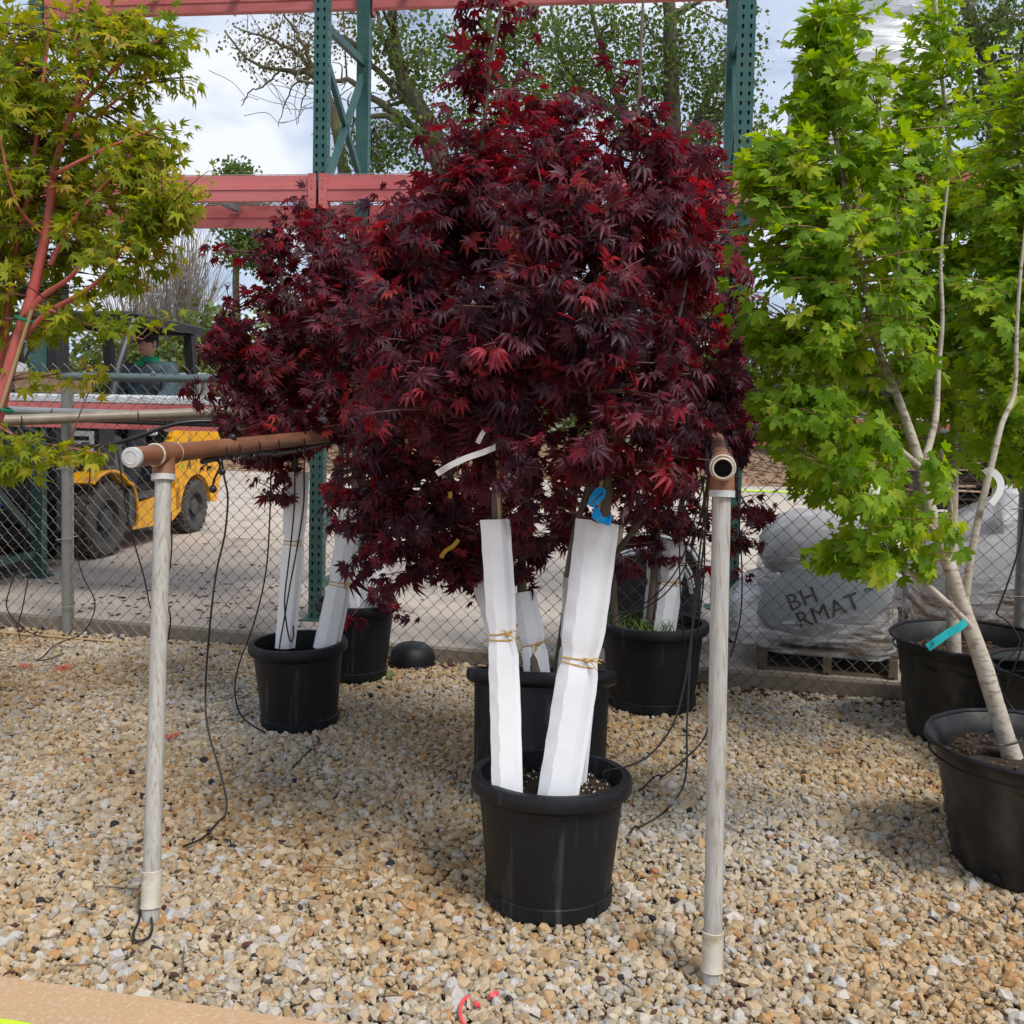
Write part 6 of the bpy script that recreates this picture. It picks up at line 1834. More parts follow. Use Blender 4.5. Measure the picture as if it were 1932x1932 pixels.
# gas cylinder lying across the counterweight
mb = MB()
M2 = np.stack([FF, np.array([0, 0, 1.0]), FL], 1)
mb.lathe([(0, -.36), (.06, -.36), (.12, -.335), (.15, -.28), (.153, .10), (.153, .11), (.15, .115), (.15, .28), (.12, .335), (.06, .36), (0, .36)], 30, M2, fl(-1.74, 0.03, 1.32))
tk = fpart('gas_cylinder', mb, M_ALU, smooth=0.5)
mb = MB(); mb.lathe([(.145, .30), (.155, .30), (.155, .44), (.145, .44), (.145, .30)], 30, M2, fl(-1.74, 0.03, 1.32)); obj('valve_collar', mb, M_ALU, tk, smooth=0.5)
for y in (-.18, .2):
    mb = ring(fl(-1.74, y, 1.32), FL, 0.158, 0.010, 26, 6); obj('cylinder_strap', mb, M_BLACK, tk)
# mast, carriage, forks
for y in (-.36, -.26, .26, .36):
    mb = MB(); fbox(mb, 0.36 if abs(y) > .3 else .40, 0.52 if abs(y) > .3 else .50, y - .035, y + .035, 0.06, 2.08); fpart('mast_rail', mb, M_BLACK, smooth=0)
for z in (0.35, 1.15, 2.02):
    mb = MB(); fbox(mb, 0.42, 0.48, -.33, .33, z - .05, z + .05); fpart('mast_crossbar', mb, M_BLACK, smooth=0)
mb = MB(); mb.tube([fl(.40, 0, .1), fl(.40, 0, 1.7)], 0.045, 12); fpart('lift_cylinder', mb, M_BLACK)
mb = MB()
for z in (0.22, 0.55):
    fbox(mb, .54, .60, -.52, .52, z - .05, z + .05)
for y in np.linspace(-.48, .48, 7):
    fbox(mb, .545, .575, y - .015, y + .015, .60, 1.22)
fbox(mb, .545, .58, -.50, .50, 1.20, 1.25)
fpart('load_backrest', mb, M_BLACK, smooth=0)
for y in (-.28, .28):
    mb = MB(); fprism(mb, [(.60, .62), (.645, .62), (.645, .09), (1.62, .05), (1.62, .03), (.60, .03)], y - .055, y + .055); fpart('fork', mb, M_BLACK, smooth=0)
for s in (1, -1):
    mb = MB(); mb.ball(fl(-.46, s * .40, 1.74), (.04, .045, .055), 12, 6, RF); mb.tube([fl(-.46, s * .40, 1.78), fl(-.50, s * .42, 1.86)], .008, 5); fpart('headlight', mb, M_GREYPLATE)
# control box with warning labels behind the mast
mb = MB(); fbox(mb, -0.12, 0.10, -0.40, 0.48, .71, 1.06); cb = fpart('hydraulic_cover', mb, M_BLACK, smooth=0)


def sticker(p, ex, ey, w, h, mat, parent, name='sticker'):
    nz_ = np.cross(ex, ey)
    mb = MB(); mb.box(p, (w, h, 0.002), np.stack([ex, ey, nz_], 1)); return obj(name, mb, mat, parent, smooth=0)


def text_on(txt, p, ex, ey, size, mat, parent, name='lettering', lift=0.004, shear=0.0, bold=0.0, onto=None):
    cu = bpy.data.curves.new('lettering', 'FONT'); cu.body = txt; cu.size = size; cu.extrude = 0.0008; cu.shear = shear
    cu.resolution_u = 3; cu.offset = bold; cu.space_character = 1.05
    tmp = bpy.data.objects.new('lettering', cu); COL.objects.link(tmp)
    bpy.context.view_layer.update()
    me = bpy.data.meshes.new_from_object(tmp.evaluated_get(bpy.context.evaluated_depsgraph_get()))
    bpy.data.objects.remove(tmp)
    V = np.empty(len(me.vertices) * 3); me.vertices.foreach_get('co', V); V = V.reshape(-1, 3)
    nz_ = np.cross(ex, ey)
    org = ORG[parent.name]
    W = np.asarray(p) + np.outer(V[:, 0], ex) + np.outer(V[:, 1], ey) + np.outer(V[:, 2] + lift, nz_) - org
    if onto is not None:
        c0, e0, e1, en, ra, rb, rn = onto
        Q = W + org - c0
        k = np.clip(1 - (Q @ e0 / ra) ** 2 - (Q @ e1 / rb) ** 2, 0.02, 1) ** .5
        W = W - np.outer(Q @ en, en) + np.outer(rn * k + 0.003 + V[:, 2], en)
    me.vertices.foreach_set('co', W.astype(np.float32).ravel()); me.update()
    me.materials.clear(); me.materials.append(mat)
    o = bpy.data.objects.new(name, me); COL.objects.link(o); o.parent = parent; ORG[o.name] = org
    return o


Zv = np.array([0, 0, 1.0])
sp_ = fl(0.103, 0.34, 0.90)
sticker(sp_, FL, Zv, 0.20, 0.17, M_WHITEPL, cb); sticker(sp_ + FF * .003 + FL * -.01 + Zv * .03, FL, Zv, 0.14, 0.03, M_INK, cb, 'print'); sticker(sp_ + FF * .003 + FL * .03 + Zv * -.03, FL, Zv, 0.07, 0.06, M_GREYPLATE, cb, 'print')
sticker(sp_ + FF * .003 + FL * .075 + Zv * -.095, FL, Zv, 0.07, 0.06, M_BLUE, cb)
sticker(fl(0.103, 0.06, 1.0), FL, Zv, 0.05, 0.10, M_WHITEPL, cb)
gp = fl(-1.215, 0.502, 0.60)
text_on('A', gp - FF * 0.06, -FF, Zv, 0.12, M_INK, cwt, shear=0.25)
mb = MB(); mb.ball(gp + FF * 0.005 + Zv * .03, (.024, .002, .024), 12, 6, RF); M_GDOT = pm('green_dot', (0.12, 0.45, 0.08), rough=.5); obj('emblem', mb, M_GDOT, cwt)
# plastic bag and coat lying on the hood
mb = MB()
for k in range(26):
    a = random.uniform(0, 6.28); mb.ball(fl(-0.80 + random.gauss(0, .09), 0.36 + random.gauss(0, .05), 0.95 + random.uniform(-.02, .05)), (random.uniform(.03, .07), random.uniform(.02, .04), .02), 6, 4, RF @ np.array(Matrix.Rotation(a, 3, 'Z')))
tag(obj('plastic_bag', mb, M_WHITEPL, None, smooth=0, origin=fl(-.8, .36, .95)), 'crumpled white plastic bag on the forklift beside the driver', 'bag')

# ---- driver
def skin_mesh(joints, edges, name, mat, parent, sub=2):
    me = bpy.data.meshes.new(name)
    org = ORG[parent.name]
    me.from_pydata([tuple(np.asarray(j[0]) - org) for j in joints], edges, [])
    o = bpy.data.objects.new(name, me); COL.objects.link(o)
    o.modifiers.new('s', 'SKIN'); o.modifiers.new('d', 'SUBSURF').levels = sub
    for sv, j in zip(me.skin_vertices[0].data, joints):
        sv.radius = j[1] if isinstance(j[1], tuple) else (j[1], j[1])
    me.skin_vertices[0].data[0].use_root = True
    bpy.context.view_layer.update()
    m2 = bpy.data.meshes.new_from_object(o.evaluated_get(bpy.context.evaluated_depsgraph_get()))
    bpy.data.objects.remove(o)
    m2.materials.clear(); m2.materials.append(mat); m2.shade_smooth()
    return m2


HX, HY = -1.16, 0.21
per = thing('person', 'forklift driver in black cap, dark teal jacket and green shirt', 'person', fl(HX, HY, 1.05))
J = lambda x, y, z, r: (fl(HX + x, HY + y, z), r)
body_j = [J(0, 0, 1.08, .13), J(-.03, 0, 1.25, .125), J(-.02, 0, 1.42, .135), J(0, 0, 1.50, .085), J(.01, 0, 1.57, .055), J(.03, 0, 1.63, .05),
          J(0, .17, 1.46, .062), J(.10, .25, 1.26, .05), J(.33, .16, 1.14, .038), J(.42, .10, 1.14, .03),
          J(0, -.17, 1.46, .062), J(.10, -.25, 1.26, .05), J(.33, -.16, 1.14, .038), J(.42, -.10, 1.14, .03),
          J(.10, .10, 1.06, .10), J(.42, .13, 1.06, .07), J(.50, .13, .66, .05), J(.60, .13, .48, .045),
          J(.10, -.10, 1.06, .10), J(.42, -.13, 1.06, .07), J(.50, -.13, .66, .05), J(.60, -.13, .48, .045)]
body_e = [(0, 1), (1, 2), (2, 3), (3, 4), (4, 5), (3, 6), (6, 7), (7, 8), (8, 9), (3, 10), (10, 11), (11, 12), (12, 13), (0, 14), (14, 15), (15, 16), (16, 17), (0, 18), (18, 19), (19, 20), (20, 21)]
bm_ = skin_mesh(body_j, body_e, 'body', M_SKIN, per)
# head (joined into the body mesh)
fd = nrm(FF * 0.93 - FL * 0.30); fs = np.array([-fd[1], fd[0], 0.0])
hc = fl(HX + .045, HY, 1.715)
RH = np.stack([fd, fs, Zv], 1)
hb = MB()
hb.ball(hc, (.098, .078, .118), 20, 14, RH)
V = hb.v[0]
loc = (V - hc) @ RH
jaw = np.clip(-loc[:, 2] / .118, 0, 1)
loc[:, 1] *= 1 - .25 * jaw; loc[:, 0] += .012 * jaw
loc[:, 0] -= 0.010 * np.exp(-((loc[:, 2] - .012) / .018) ** 2) * (loc[:, 0] > .05)
hb.v[0] = hc + loc @ RH.T
hb.prism([(0, .020), (.032, -.020), (.004, -.028)], hc + fd * .086 - fs * .011 + Zv * -.006, fd, Zv, fs, .022)
for s in (1, -1):
    hb.ball(hc + fs * s * .078 + fd * -.01 + Zv * -.005, (.020, .010, .032), 8, 6, RH)
for s in (1, -1):       # hands: palm, four fingers and a thumb round the wheel rim
    pc = body_j[9 if s > 0 else 13][0]
    hb.ball(pc + FF * .03, (.045, .022, .038), 10, 6, RF)
    for k in range(4):
        b0 = pc + FF * .06 + Zv * (.026 - .017 * k)
        ln = (.062, .070, .066, .052)[k]
        hb.tube([b0, b0 + FF * ln * .45 + FL * -s * .012, b0 + FF * ln * .55 - FL * s * .034, b0 + FF * ln * .3 - FL * s * .048], [.0095, .009, .008, .006], 6)
    hb.tube([pc + Zv * .03, pc + FF * .03 + Zv * .05 - FL * s * .01, pc + FF * .055 + Zv * .045 - FL * s * .02], [.011, .010, .008], 6)
hm = bpy.data.meshes.new('head'); hm.from_pydata((np.concatenate(hb.v) - ORG[per.name]).tolist(), [], hb.f); hm.shade_smooth()
import bmesh
bb = bmesh.new(); bb.from_mesh(bm_); bb.from_mesh(hm); bb.to_mesh(bm_); bb.free()
bo = bpy.data.objects.new('body', bm_); COL.objects.link(bo); bo.parent = per; ORG['body'] = ORG[per.name]
for s in (1, -1):
    e0 = hc + fd * .084 + fs * s * .032 + Zv * .014
    mb = MB(); mb.ball(e0, (.010, .014, .008), 10, 6, RH); ey = obj('eye', mb, M_WHITEPL, per)
    mb = MB(); mb.ball(e0 + fd * .007, (.004, .006, .006), 8, 5, RH); obj('iris', mb, M_INK, ey)
    mb = MB(); mb.tube([e0 + Zv * .02 - fs * .02, e0 + Zv * .025 + fd * .005, e0 + Zv * .018 + fs * .02], .0045, 5); obj('eyebrow', mb, M_HAIR, per)
mb = MB(); mb.tube([hc + fd * .088 - fs * .024 + Zv * -.062, hc + fd * .098 + Zv * -.060, hc + fd * .088 + fs * .024 + Zv * -.062], .006, 6); M_LIP = pm('lips', (.36, .13, .11), rough=.5); obj('mouth', mb, M_LIP, per)
mb = MB()
jc = [(p, (r if not isinstance(r, tuple) else r[0])) for p, r in body_j]
jk = [0, 1, 2, 3, 6, 7, 8, 10, 11, 12]
jj = [(jc[i][0], jc[i][1] * 1.18 + .024) for i in jk]
for i_ in (0, 1, 2):
    jj[i_] = (jj[i_][0] + FF * .02, jj[i_][1] + .028)
jj[3] = (jj[3][0] + Zv * .005, .13)
jj[4] = (jj[4][0] + Zv * .02, .105); jj[7] = (jj[7][0] + Zv * .02, .105)
m_ = skin_mesh(jj, [(0, 1), (1, 2), (2, 3), (3, 4), (4, 5), (5, 6), (3, 7), (7, 8), (8, 9)], 'jacket', M_CLOTH, per)
o = bpy.data.objects.new('jacket', m_); COL.objects.link(o); o.parent = per; ORG['jacket'] = ORG[per.name]
mb = MB(); a_ = body_j[3][0]; mb.tube([a_ + fd * .125 + fs * .03 + Zv * .0, a_ + fd * .155 - Zv * .12 + fs * .01, a_ + fd * .165 - Zv * .30], .007, 5); obj('zip', mb, M_ALU, o)
mb = MB(); mb.lathe([(.085, -.03), (.092, .0), (.075, .05), (.070, .055), (.066, .04)], 20, None, a_ + Zv * .045); obj('shirt_collar', mb, M_GSHIRT, per)
mb = MB(); mb.prism([(-.055, .05), (.055, .05), (0, -.10)], a_ + fd * .118, fs, nrm(Zv + fd * .0), fd, .02); obj('shirt_front', mb, M_GSHIRT, per, smooth=0)
jk = [0, 14, 15, 16, 17, 18, 19, 20, 21]
jj = [(jc[i][0], jc[i][1] * 1.1 + .014) for i in jk]
m_ = skin_mesh(jj, [(0, 1), (1, 2), (2, 3), (3, 4), (0, 5), (5, 6), (6, 7), (7, 8)], 'trousers', M_TROUSER, per)
o = bpy.data.objects.new('trousers', m_); COL.objects.link(o); o.parent = per
for i in (17, 21):
    mb = MB(); mb.ball(jc[i][0] + FF * .06 - Zv * .02, (.13, .05, .045), 12, 6, RF); obj('shoe', mb, M_BLACK, per)
mb = MB()
prof = [(.0, .125), (.05, .120), (.085, .098), (.104, .062), (.106, .030)]
mb.lathe(prof, 22, RH @ np.diag([1.0, .84, 1.0]), hc)
mb.prism([(.085, -.060), (.125, -.056), (.160, -.030), (.170, 0), (.160, .030), (.125, .056), (.085, .060)], hc + Zv * .030, nrm(fd - Zv * .18), fs, Zv, .006)
obj('cap', mb, M_CAPB, per, smooth=0.9)
mb = MB(); mb.lathe([(.102, .034), (.101, .0), (.085, -.035)], 22, RH @ np.diag([1.0, .80, 1.0]), hc - fd * .012); obj('hair', mb, M_HAIR, per)

# ================================================================ loads behind the fence at the right
def tfor(px, n, z=0.3):
    ts = np.linspace(-3, 12, 3000)
    P_ = np.array([fpt(t, n, z) for t in ts])
    return float(ts[np.argmin(np.abs(proj(P_)[0] - px))])


RFN = np.stack([FD, FN, [0, 0, 1]], 1)


def pallet(root, t0, t1, n0, n1, z, mat, bottom=True):
    w = t1 - t0; d = n1 - n0
    for k in range(3):
        mb = MB(); mb.box(fpt(t0 + w * (0.04 + 0.46 * k), (n0 + n1) / 2, z + .055), (0.04, d, 0.085), RFN); obj('stringer', mb, mat, root, smooth=0)
    for k in range(6):
        mb = MB(); mb.box(fpt((t0 + t1) / 2, n0 + d * (k + .5) / 6, z + .108), (w, d / 6 * .72, 0.018), RFN); obj('deck_board', mb, mat, root, smooth=0)
    if bottom:
        for k in range(3):
            mb = MB(); mb.box(fpt((t0 + t1) / 2, n0 + d * (.08 + .42 * k), z + .006), (w, 0.09, 0.012), RFN); obj('bottom_board', mb, mat, root, smooth=0)


def shell(cfun, levels, nr, amp, seed):
    """closed lumpy skin: levels = (z, half-width t, half-depth n, centre t, centre n)"""
    rs = random.Random(seed); V = []
    ph = [rs.uniform(0, 6) for _ in range(6)]
    for i, (z, a, b, ct, cn) in enumerate(levels):
        for j in range(nr):
            th = 2 * PI * j / nr
            sx = math.copysign(abs(math.cos(th)) ** .5, math.cos(th)); sy = math.copysign(abs(math.sin(th)) ** .5, math.sin(th))
            k = 1 + amp * (math.sin(5 * th + ph[0] + z * 7) * .5 + math.sin(11 * th + ph[1] - z * 13) * .35 + math.sin(23 * th + ph[2] + z * 31) * .2) + rs.uniform(-.3, .3) * amp
            V.append(cfun(ct + sx * a * k, cn + sy * b * k, z + amp * .25 * math.sin(3 * th + ph[3])))
    F = [(i * nr + j, i * nr + (j + 1) % nr, (i + 1) * nr + (j + 1) % nr, (i + 1) * nr + j) for i in range(len(levels) - 1) for j in range(nr)]
    F.append(tuple((len(levels) - 1) * nr + j for j in range(nr)))
    mb = MB(); mb.add(V, F); return mb


ta, tb_ = tfor(1412, .12), tfor(1698, .12)
W_ = tb_ - ta
wq = thing('wrapped_pallet', 'film-wrapped pallet of cartons under grey plastic, bold black letters on its bag', 'wrapped pallet', fpt((ta + tb_) / 2, .5, YZ))
pallet(wq, ta + .05, tb_, .10, .98, YZ, M_WOOD)
zb_ = YZ + .118
for (u0, u1, n0, n1, z0, z1, mt) in ((.12, .45, .2, .85, 0, .16, M_TANBOX), (.47, .78, .18, .85, 0, .20, M_TANBOX), (.30, .62, .24, .8, .165, .30, M_TANBOX), (.80, .97, .2, .8, 0, .34, M_TANBOX), (.22, .36, .16, .4, .17, .36, M_TANBOX)):
    mb = MB(); mb.box(fpt(ta + W_ * (u0 + u1) / 2, (n0 + n1) / 2, zb_ + (z0 + z1) / 2), (W_ * (u1 - u0), n1 - n0, z1 - z0), RFN @ np.array(Matrix.Rotation(random.uniform(-.06, .06), 3, 'Z'))); obj('carton', mb, mt, wq, smooth=0)
mb = MB(); mb.box(fpt(ta + W_ * .30, .19, zb_ + .055), (.05, .02, .04), RFN); M_REDPL = pm('red_plastic', (.45, .02, .02), rough=.4); obj('red_piece', mb, M_REDPL, wq, smooth=0)
# slanted printed bag on the front
bc = fpt(ta + W_ * .50, .122, zb_ + .25)
rot = math.radians(24)
bx = FD * math.cos(rot) + Zv * math.sin(rot); by = -FD * math.sin(rot) + Zv * math.cos(rot)
mb = MB(); mb.ball(bc, (.33, .055, .21), 24, 14, np.stack([bx, FN, by], 1)); M_BAGG = pm('pale_grey_bag', (.42, .44, .45), (.34, .36, .37), 4, .45, bump=.4, bscale=10)
pb_ = obj('printed_bag', mb, M_BAGG, wq)
ON = (bc, bx, by, -FN, .33, .21, .055)
text_on('BH', bc - bx * .17 + by * .010, bx, by, .115, M_HAZEDINK, pb_, bold=.0, onto=ON)
text_on('RMAT', bc - bx * .16 - by * .085, bx, by, .115, M_HAZEDINK, pb_, bold=.0, onto=ON)
text_on('TM', bc + bx * .19 - by * .03, bx, by, .03, M_INK, pb_, onto=ON)
# grey plastic draped over the top
cf = lambda t, n, z: fpt(t, n, z)
tc_ = (ta + tb_) / 2
lv = [(zb_ + .36, W_ * .44, .40, tc_ + .03, .52), (zb_ + .42, W_ * .47, .42, tc_ + .02, .52), (zb_ + .50, W_ * .45, .40, tc_ + .02, .54), (zb_ + .57, W_ * .38, .34, tc_ + .03, .55), (zb_ + .615, W_ * .27, .24, tc_ + .05, .56), (zb_ + .63, W_ * .10, .10, tc_ + .06, .56)]
gb = obj('plastic_cover', shell(cf, lv, 44, .035, 4), M_GREYBAG, wq, smooth=1.2)
rot2 = math.radians(20); bx2 = FD * math.cos(rot2) + Zv * math.sin(rot2); by2 = -FD * math.sin(rot2) + Zv * math.cos(rot2)
text_on('IEC', fpt(tc_ + .02, .085, zb_ + .40), bx2, by2, .10, M_HAZEDINK, gb)
lv = [(YZ + .10, W_ * .53, .47, tc_, .52), (YZ + .16, W_ * .53, .47, tc_, .52), (zb_ + .12, W_ * .50, .455, tc_, .52), (zb_ + .30, W_ * .475, .435, tc_ + .01, .52), (zb_ + .44, W_ * .47, .43, tc_ + .02, .52), (zb_ + .455, W_ * .40, .36, tc_ + .02, .52)]
mbf = shell(cf, lv, 44, .018, 6); mbf.f.pop()
obj('stretch_film', mbf, M_FILM, wq, smooth=1.2)
lv = [(YZ + .13, .12, .24, ta + .02, .36), (YZ + .20, .14, .26, ta + .02, .36), (YZ + .32, .13, .25, ta + .03, .38), (YZ + .42, .08, .2, ta + .07, .42), (YZ + .45, .03, .1, ta + .09, .42)]
obj('film_bundle', shell(cf, lv, 30, .05, 8), M_FILMW, wq, smooth=1.2)

ta2, tb2 = tfor(1752, .3), tfor(2060, .3)
W2 = tb2 - ta2; tc2 = (ta2 + tb2) / 2
wq2 = thing('wrapped_pallet', 'film-wrapped pallet with grey sheet sloping up to the right, behind the rear container', 'wrapped pallet', fpt(tc2, .9, YZ))
pallet(wq2, ta2, tb2, .42, 1.4, YZ, M_WOOD)
for (u0, u1, z0, z1) in ((.08, .36, 0, .26), (.40, .68, 0, .40), (.70, .95, 0, .55), (.12, .40, .27, .42)):
    mb = MB(); mb.box(fpt(ta2 + W2 * (u0 + u1) / 2, .9, zb_ + (z0 + z1) / 2), (W2 * (u1 - u0), .7, z1 - z0), RFN); obj('carton', mb, M_TANBOX, wq2, smooth=0)
tilt = lambda t, n, z: fpt(t, n, z + max(0, (z - YZ - .2)) * .75 * ((t - ta2) / W2 - .25))
lv = [(zb_ + .26, W2 * .51, .49, tc2, .9), (zb_ + .40, W2 * .50, .48, tc2, .9), (zb_ + .50, W2 * .46, .44, tc2 + .03, .9), (zb_ + .57, W2 * .30, .30, tc2 + .08, .9), (zb_ + .59, W2 * .1, .1, tc2 + .1, .9)]
obj('plastic_cover', shell(tilt, lv, 40, .03, 14), M_GREYBAG, wq2, smooth=1.2)
lv = [(YZ + .10, W2 * .52, .50, tc2, .9), (zb_ + .15, W2 * .515, .495, tc2, .9), (zb_ + .34, W2 * .505, .49, tc2, .9)]
mbf = shell(tilt, lv, 40, .014, 15); mbf.f.pop(); obj('stretch_film', mbf, M_FILM, wq2, smooth=1.2)

# stacked empty pallets
for k in range(7):
    lab = ['lowest', 'second from the bottom', 'third from the bottom', 'middle', 'third from the top', 'second from the top', 'topmost'][k]
    c = fpt(tfor(1850, 2.2), 2.3, YZ + .145 * k)
    pr = thing('empty_pallet', 'dark wooden pallet, %s of the stack behind the right wrapped load' % lab, 'pallet', c, 'dark wooden pallets in a stack')
    tcx = tfor(1850, 2.2) + random.uniform(-.02, .02)
    pallet(pr, tcx - .42, tcx + .62, 1.8, 2.8, YZ + .145 * k, M_DARKWOOD)
# white crate piece and loose plastic
p = at(1907, 960, 5.1)
mb = shell(lambda t, n, z: np.array([p[0] + t, p[1] + n, p[2] + z]), [(-.13, .02, .02, .03, 0), (-.10, .07, .03, .01, 0), (0, .085, .05, 0, 0), (.06, .075, .04, -.01, 0), (.10, .05, .03, -.03, 0)], 24, .12, 22)
tag(obj('plastic_bag', mb, M_FILMW, None, smooth=1.2, origin=p), 'crumpled clear plastic bag hung on the fence at the far right', 'bag')

# dark padded rounded bale with white piping
pc = fpt(tfor(1222, .45), .45, YZ)
pd_ = thing('padded_bale', 'charcoal rounded padded bale with white piping behind the fence', 'bale', pc)
for k, (w, h, n0, dt) in enumerate(((.235, .52, .30, 0.0), (.25, .585, .52, .02))):
    poly = [(-w, 0.0), (w * .92, 0.0), (w * 1.0, .12), (w * 1.02, h * .62)] + [(w * math.cos(a), h * .62 + (h * .38) * math.sin(a) ** .8) for a in np.linspace(.12, PI - .12, 14)] + [(-w * 1.02, h * .62)]
    c0 = fpt(tfor(1222, .45) + dt, n0, YZ)
    mb = MB(); mb.prism(poly, c0, FD, Zv, FN, .16)
    pn_ = obj('pad', mb, M_DARKBAG, pd_, smooth=0.5)
    for nn in (-.006, .166):
        mb = MB(); mb.tube([c0 + FD * x + Zv * z + FN * nn for x, z in poly[3:]], .011, 6); obj('piping', mb, M_PIPING, pn_)

# ================================================================ trees beyond the yard
def clump_mesh(cent, per, spread, lsize, rg, flat_=0.5):
    n = len(cent) * per
    c = np.repeat(cent, per, 0) + rg.normal(0, 1, (n, 3)) * spread
    a = rg.normal(size=(n, 3)); a[:, 2] -= .5; a /= np.linalg.norm(a, axis=1, keepdims=True)
    b = rg.normal(size=(n, 3)); b -= a * (a * b).sum(1, keepdims=True); b /= np.linalg.norm(b, axis=1, keepdims=True)
    s = lsize * rg.uniform(.6, 1.3, (n, 1))
    V = np.stack([c, c + a * s * .45 + b * s * .42, c + a * s, c + a * s * .45 - b * s * .42], 1).reshape(-1, 3)
    F = np.arange(n * 4).reshape(-1, 4)
    h = np.clip(np.repeat(rg.normal(.45, .2, len(cent)), per) + rg.normal(0, .16, n), 0, 1)
    return V, F, np.repeat(h, 4)


def big_mesh(name, V, F, R, mat, parent, kind=None):
    org = ORG[parent.name]
    me = bpy.data.meshes.new(name)
    V = V - org
    k = F.shape[1]
    me.vertices.add(len(V)); me.vertices.foreach_set('co', V.astype(np.float32).ravel())
    me.loops.add(F.size); me.loops.foreach_set('vertex_index', F.astype(np.int32).ravel())
    me.polygons.add(len(F)); me.polygons.foreach_set('loop_start', np.arange(0, F.size, k, dtype=np.int32))
    me.update(calc_edges=True)
    a = me.attributes.new('rnd', 'FLOAT', 'POINT'); a.data.foreach_set('value', R.astype(np.float32))
    me.materials.append(mat)
    o = bpy.data.objects.new(name, me); COL.objects.link(o); o.parent = parent
    if kind:
        o['kind'] = kind
    return o


def far_tree(label, base, limbs, blobs, mat, lsize=.10, per=9, spread=.16, bark=M_BARK_BIG, seed=0, name='far_tree', cat='tree', group=None, twig=.010, side=2):
    """base = (x, Y); limbs = list of (points (x, y, Y), r0, r1); blobs = (x, y, Y, rx, ry, rz, clumps)"""
    rg = np.random.default_rng(seed)
    b = at(base[0], 800, base[1]); b[2] = 0.0
    t = thing(name, label, cat, b, group)
    mb = MB(); sk = []
    for pts, r0, r1 in limbs:
        P = [p if isinstance(p, np.ndarray) else at(*p) for p in pts]
        S = spline(P, 18); S[1:-1] += rg.normal(0, .02, (len(S) - 2, 3)); sk.append(S)
        mb.tube(S, np.linspace(r0, r1, len(S)), 8)
        for q in range(side * 3):
            i = int(rg.integers(3, len(S))) if len(S) > 4 else 1
            d = nrm(np.cross(S[min(i + 1, len(S) - 1)] - S[i - 1], rg.normal(size=3))) + np.array([0, 0, .35])
            ln = rg.uniform(.5, 1.5)
            Q = spline([S[i], S[i] + d * ln * .5 + rg.normal(0, .06, 3), S[i] + d * ln + np.array([0, 0, -.1]) + rg.normal(0, .12, 3)], 8)
            sk.append(Q); mb.tube(Q, np.linspace(r1 * .8, .008, len(Q)), 5)
    SK = np.concatenate(sk)
    cs = []
    for x, y, Y, rx, ry, rz, n in blobs:
        d = rg.normal(size=(n, 3)); d /= np.linalg.norm(d, axis=1, keepdims=True)
        d *= rg.random((n, 1)) ** .45
        cs.append(at(x, y, Y) + d * np.array([rx * Y / FPX, rz, ry * Y / FPX]))
    C = np.concatenate(cs); C = C[C[:, 2] > .15]
    for c in C[::side]:
        s0 = SK[np.argmin(np.linalg.norm(SK - c, axis=1))]
        m = (s0 + c) / 2 + rg.normal(0, .08, 3)
        mb.tube([s0, m, c], [twig, twig * .7, twig * .4], 3, cap=False)
    obj('trunk', mb, bark, t, smooth=1.0)
    V, F, R = clump_mesh(C, per, spread, lsize, rg)
    big_mesh('crown', V, F, R, mat, t)
    return t


YA, YB, YC = 23.0, 25.0, 21.0
gnd = lambda x, Y: (lambda p: np.array([p[0], p[1], 0.0]))(at(x, 800, Y))
far_tree('big mossy-limbed tree with thin leaves behind the middle rack upright', (850, YA), [
    ([gnd(850, YA), (845, 520, YA), (835, 330, YA), (818, 251, YA), (781, 185, YA), (755, 132, YA), (741, 66, YA), (730, -60, YA)], .30, .09),
    ([(838, 340, YA), (808, 281, YA), (771, 232, YA), (715, 218, YA), (668, 225, YA)], .15, .04),
    ([(812, 245, YA), (760, 180, YA), (700, 120, YA), (660, 75, YA), (600, 60, YA)], .10, .03),
    ([(771, 232, YA), (700, 180, YA), (655, 150, YA), (610, 160, YA), (560, 150, YA)], .09, .03),
    ([(790, 200, YA), (740, 120, YA), (715, 40, YA), (700, -30, YA)], .08, .03),
    ([(845, 420, YA), (900, 300, YA), (965, 205, YA), (953, 155, YA), (927, 126, YA), (920, 60, YA), (930, -30, YA)], .16, .05),
    ([(965, 225, YA), (926, 192, YA), (880, 170, YA)], .08, .03)],
    [(770, 110, YA, 70, 90, 1.2, 160), (720, 270, YA, 55, 60, .9, 90), (860, 130, YA, 90, 110, 1.2, 150), (800, 260, YA, 70, 60, 1, 90), (940, 90, YA, 70, 80, 1, 120), (700, 310, YA, 60, 30, .8, 50), (690, 60, YA, 40, 60, .8, 50), (650, 290, YA, 25, 40, .6, 20), (990, 60, YA, 70, 60, 1, 120), (990, 180, YA, 60, 80, 1, 110), (900, 240, YA, 70, 60, 1, 90)],
    L_FAR, .105, 7, .17, seed=1, group='large trees beyond the yard')
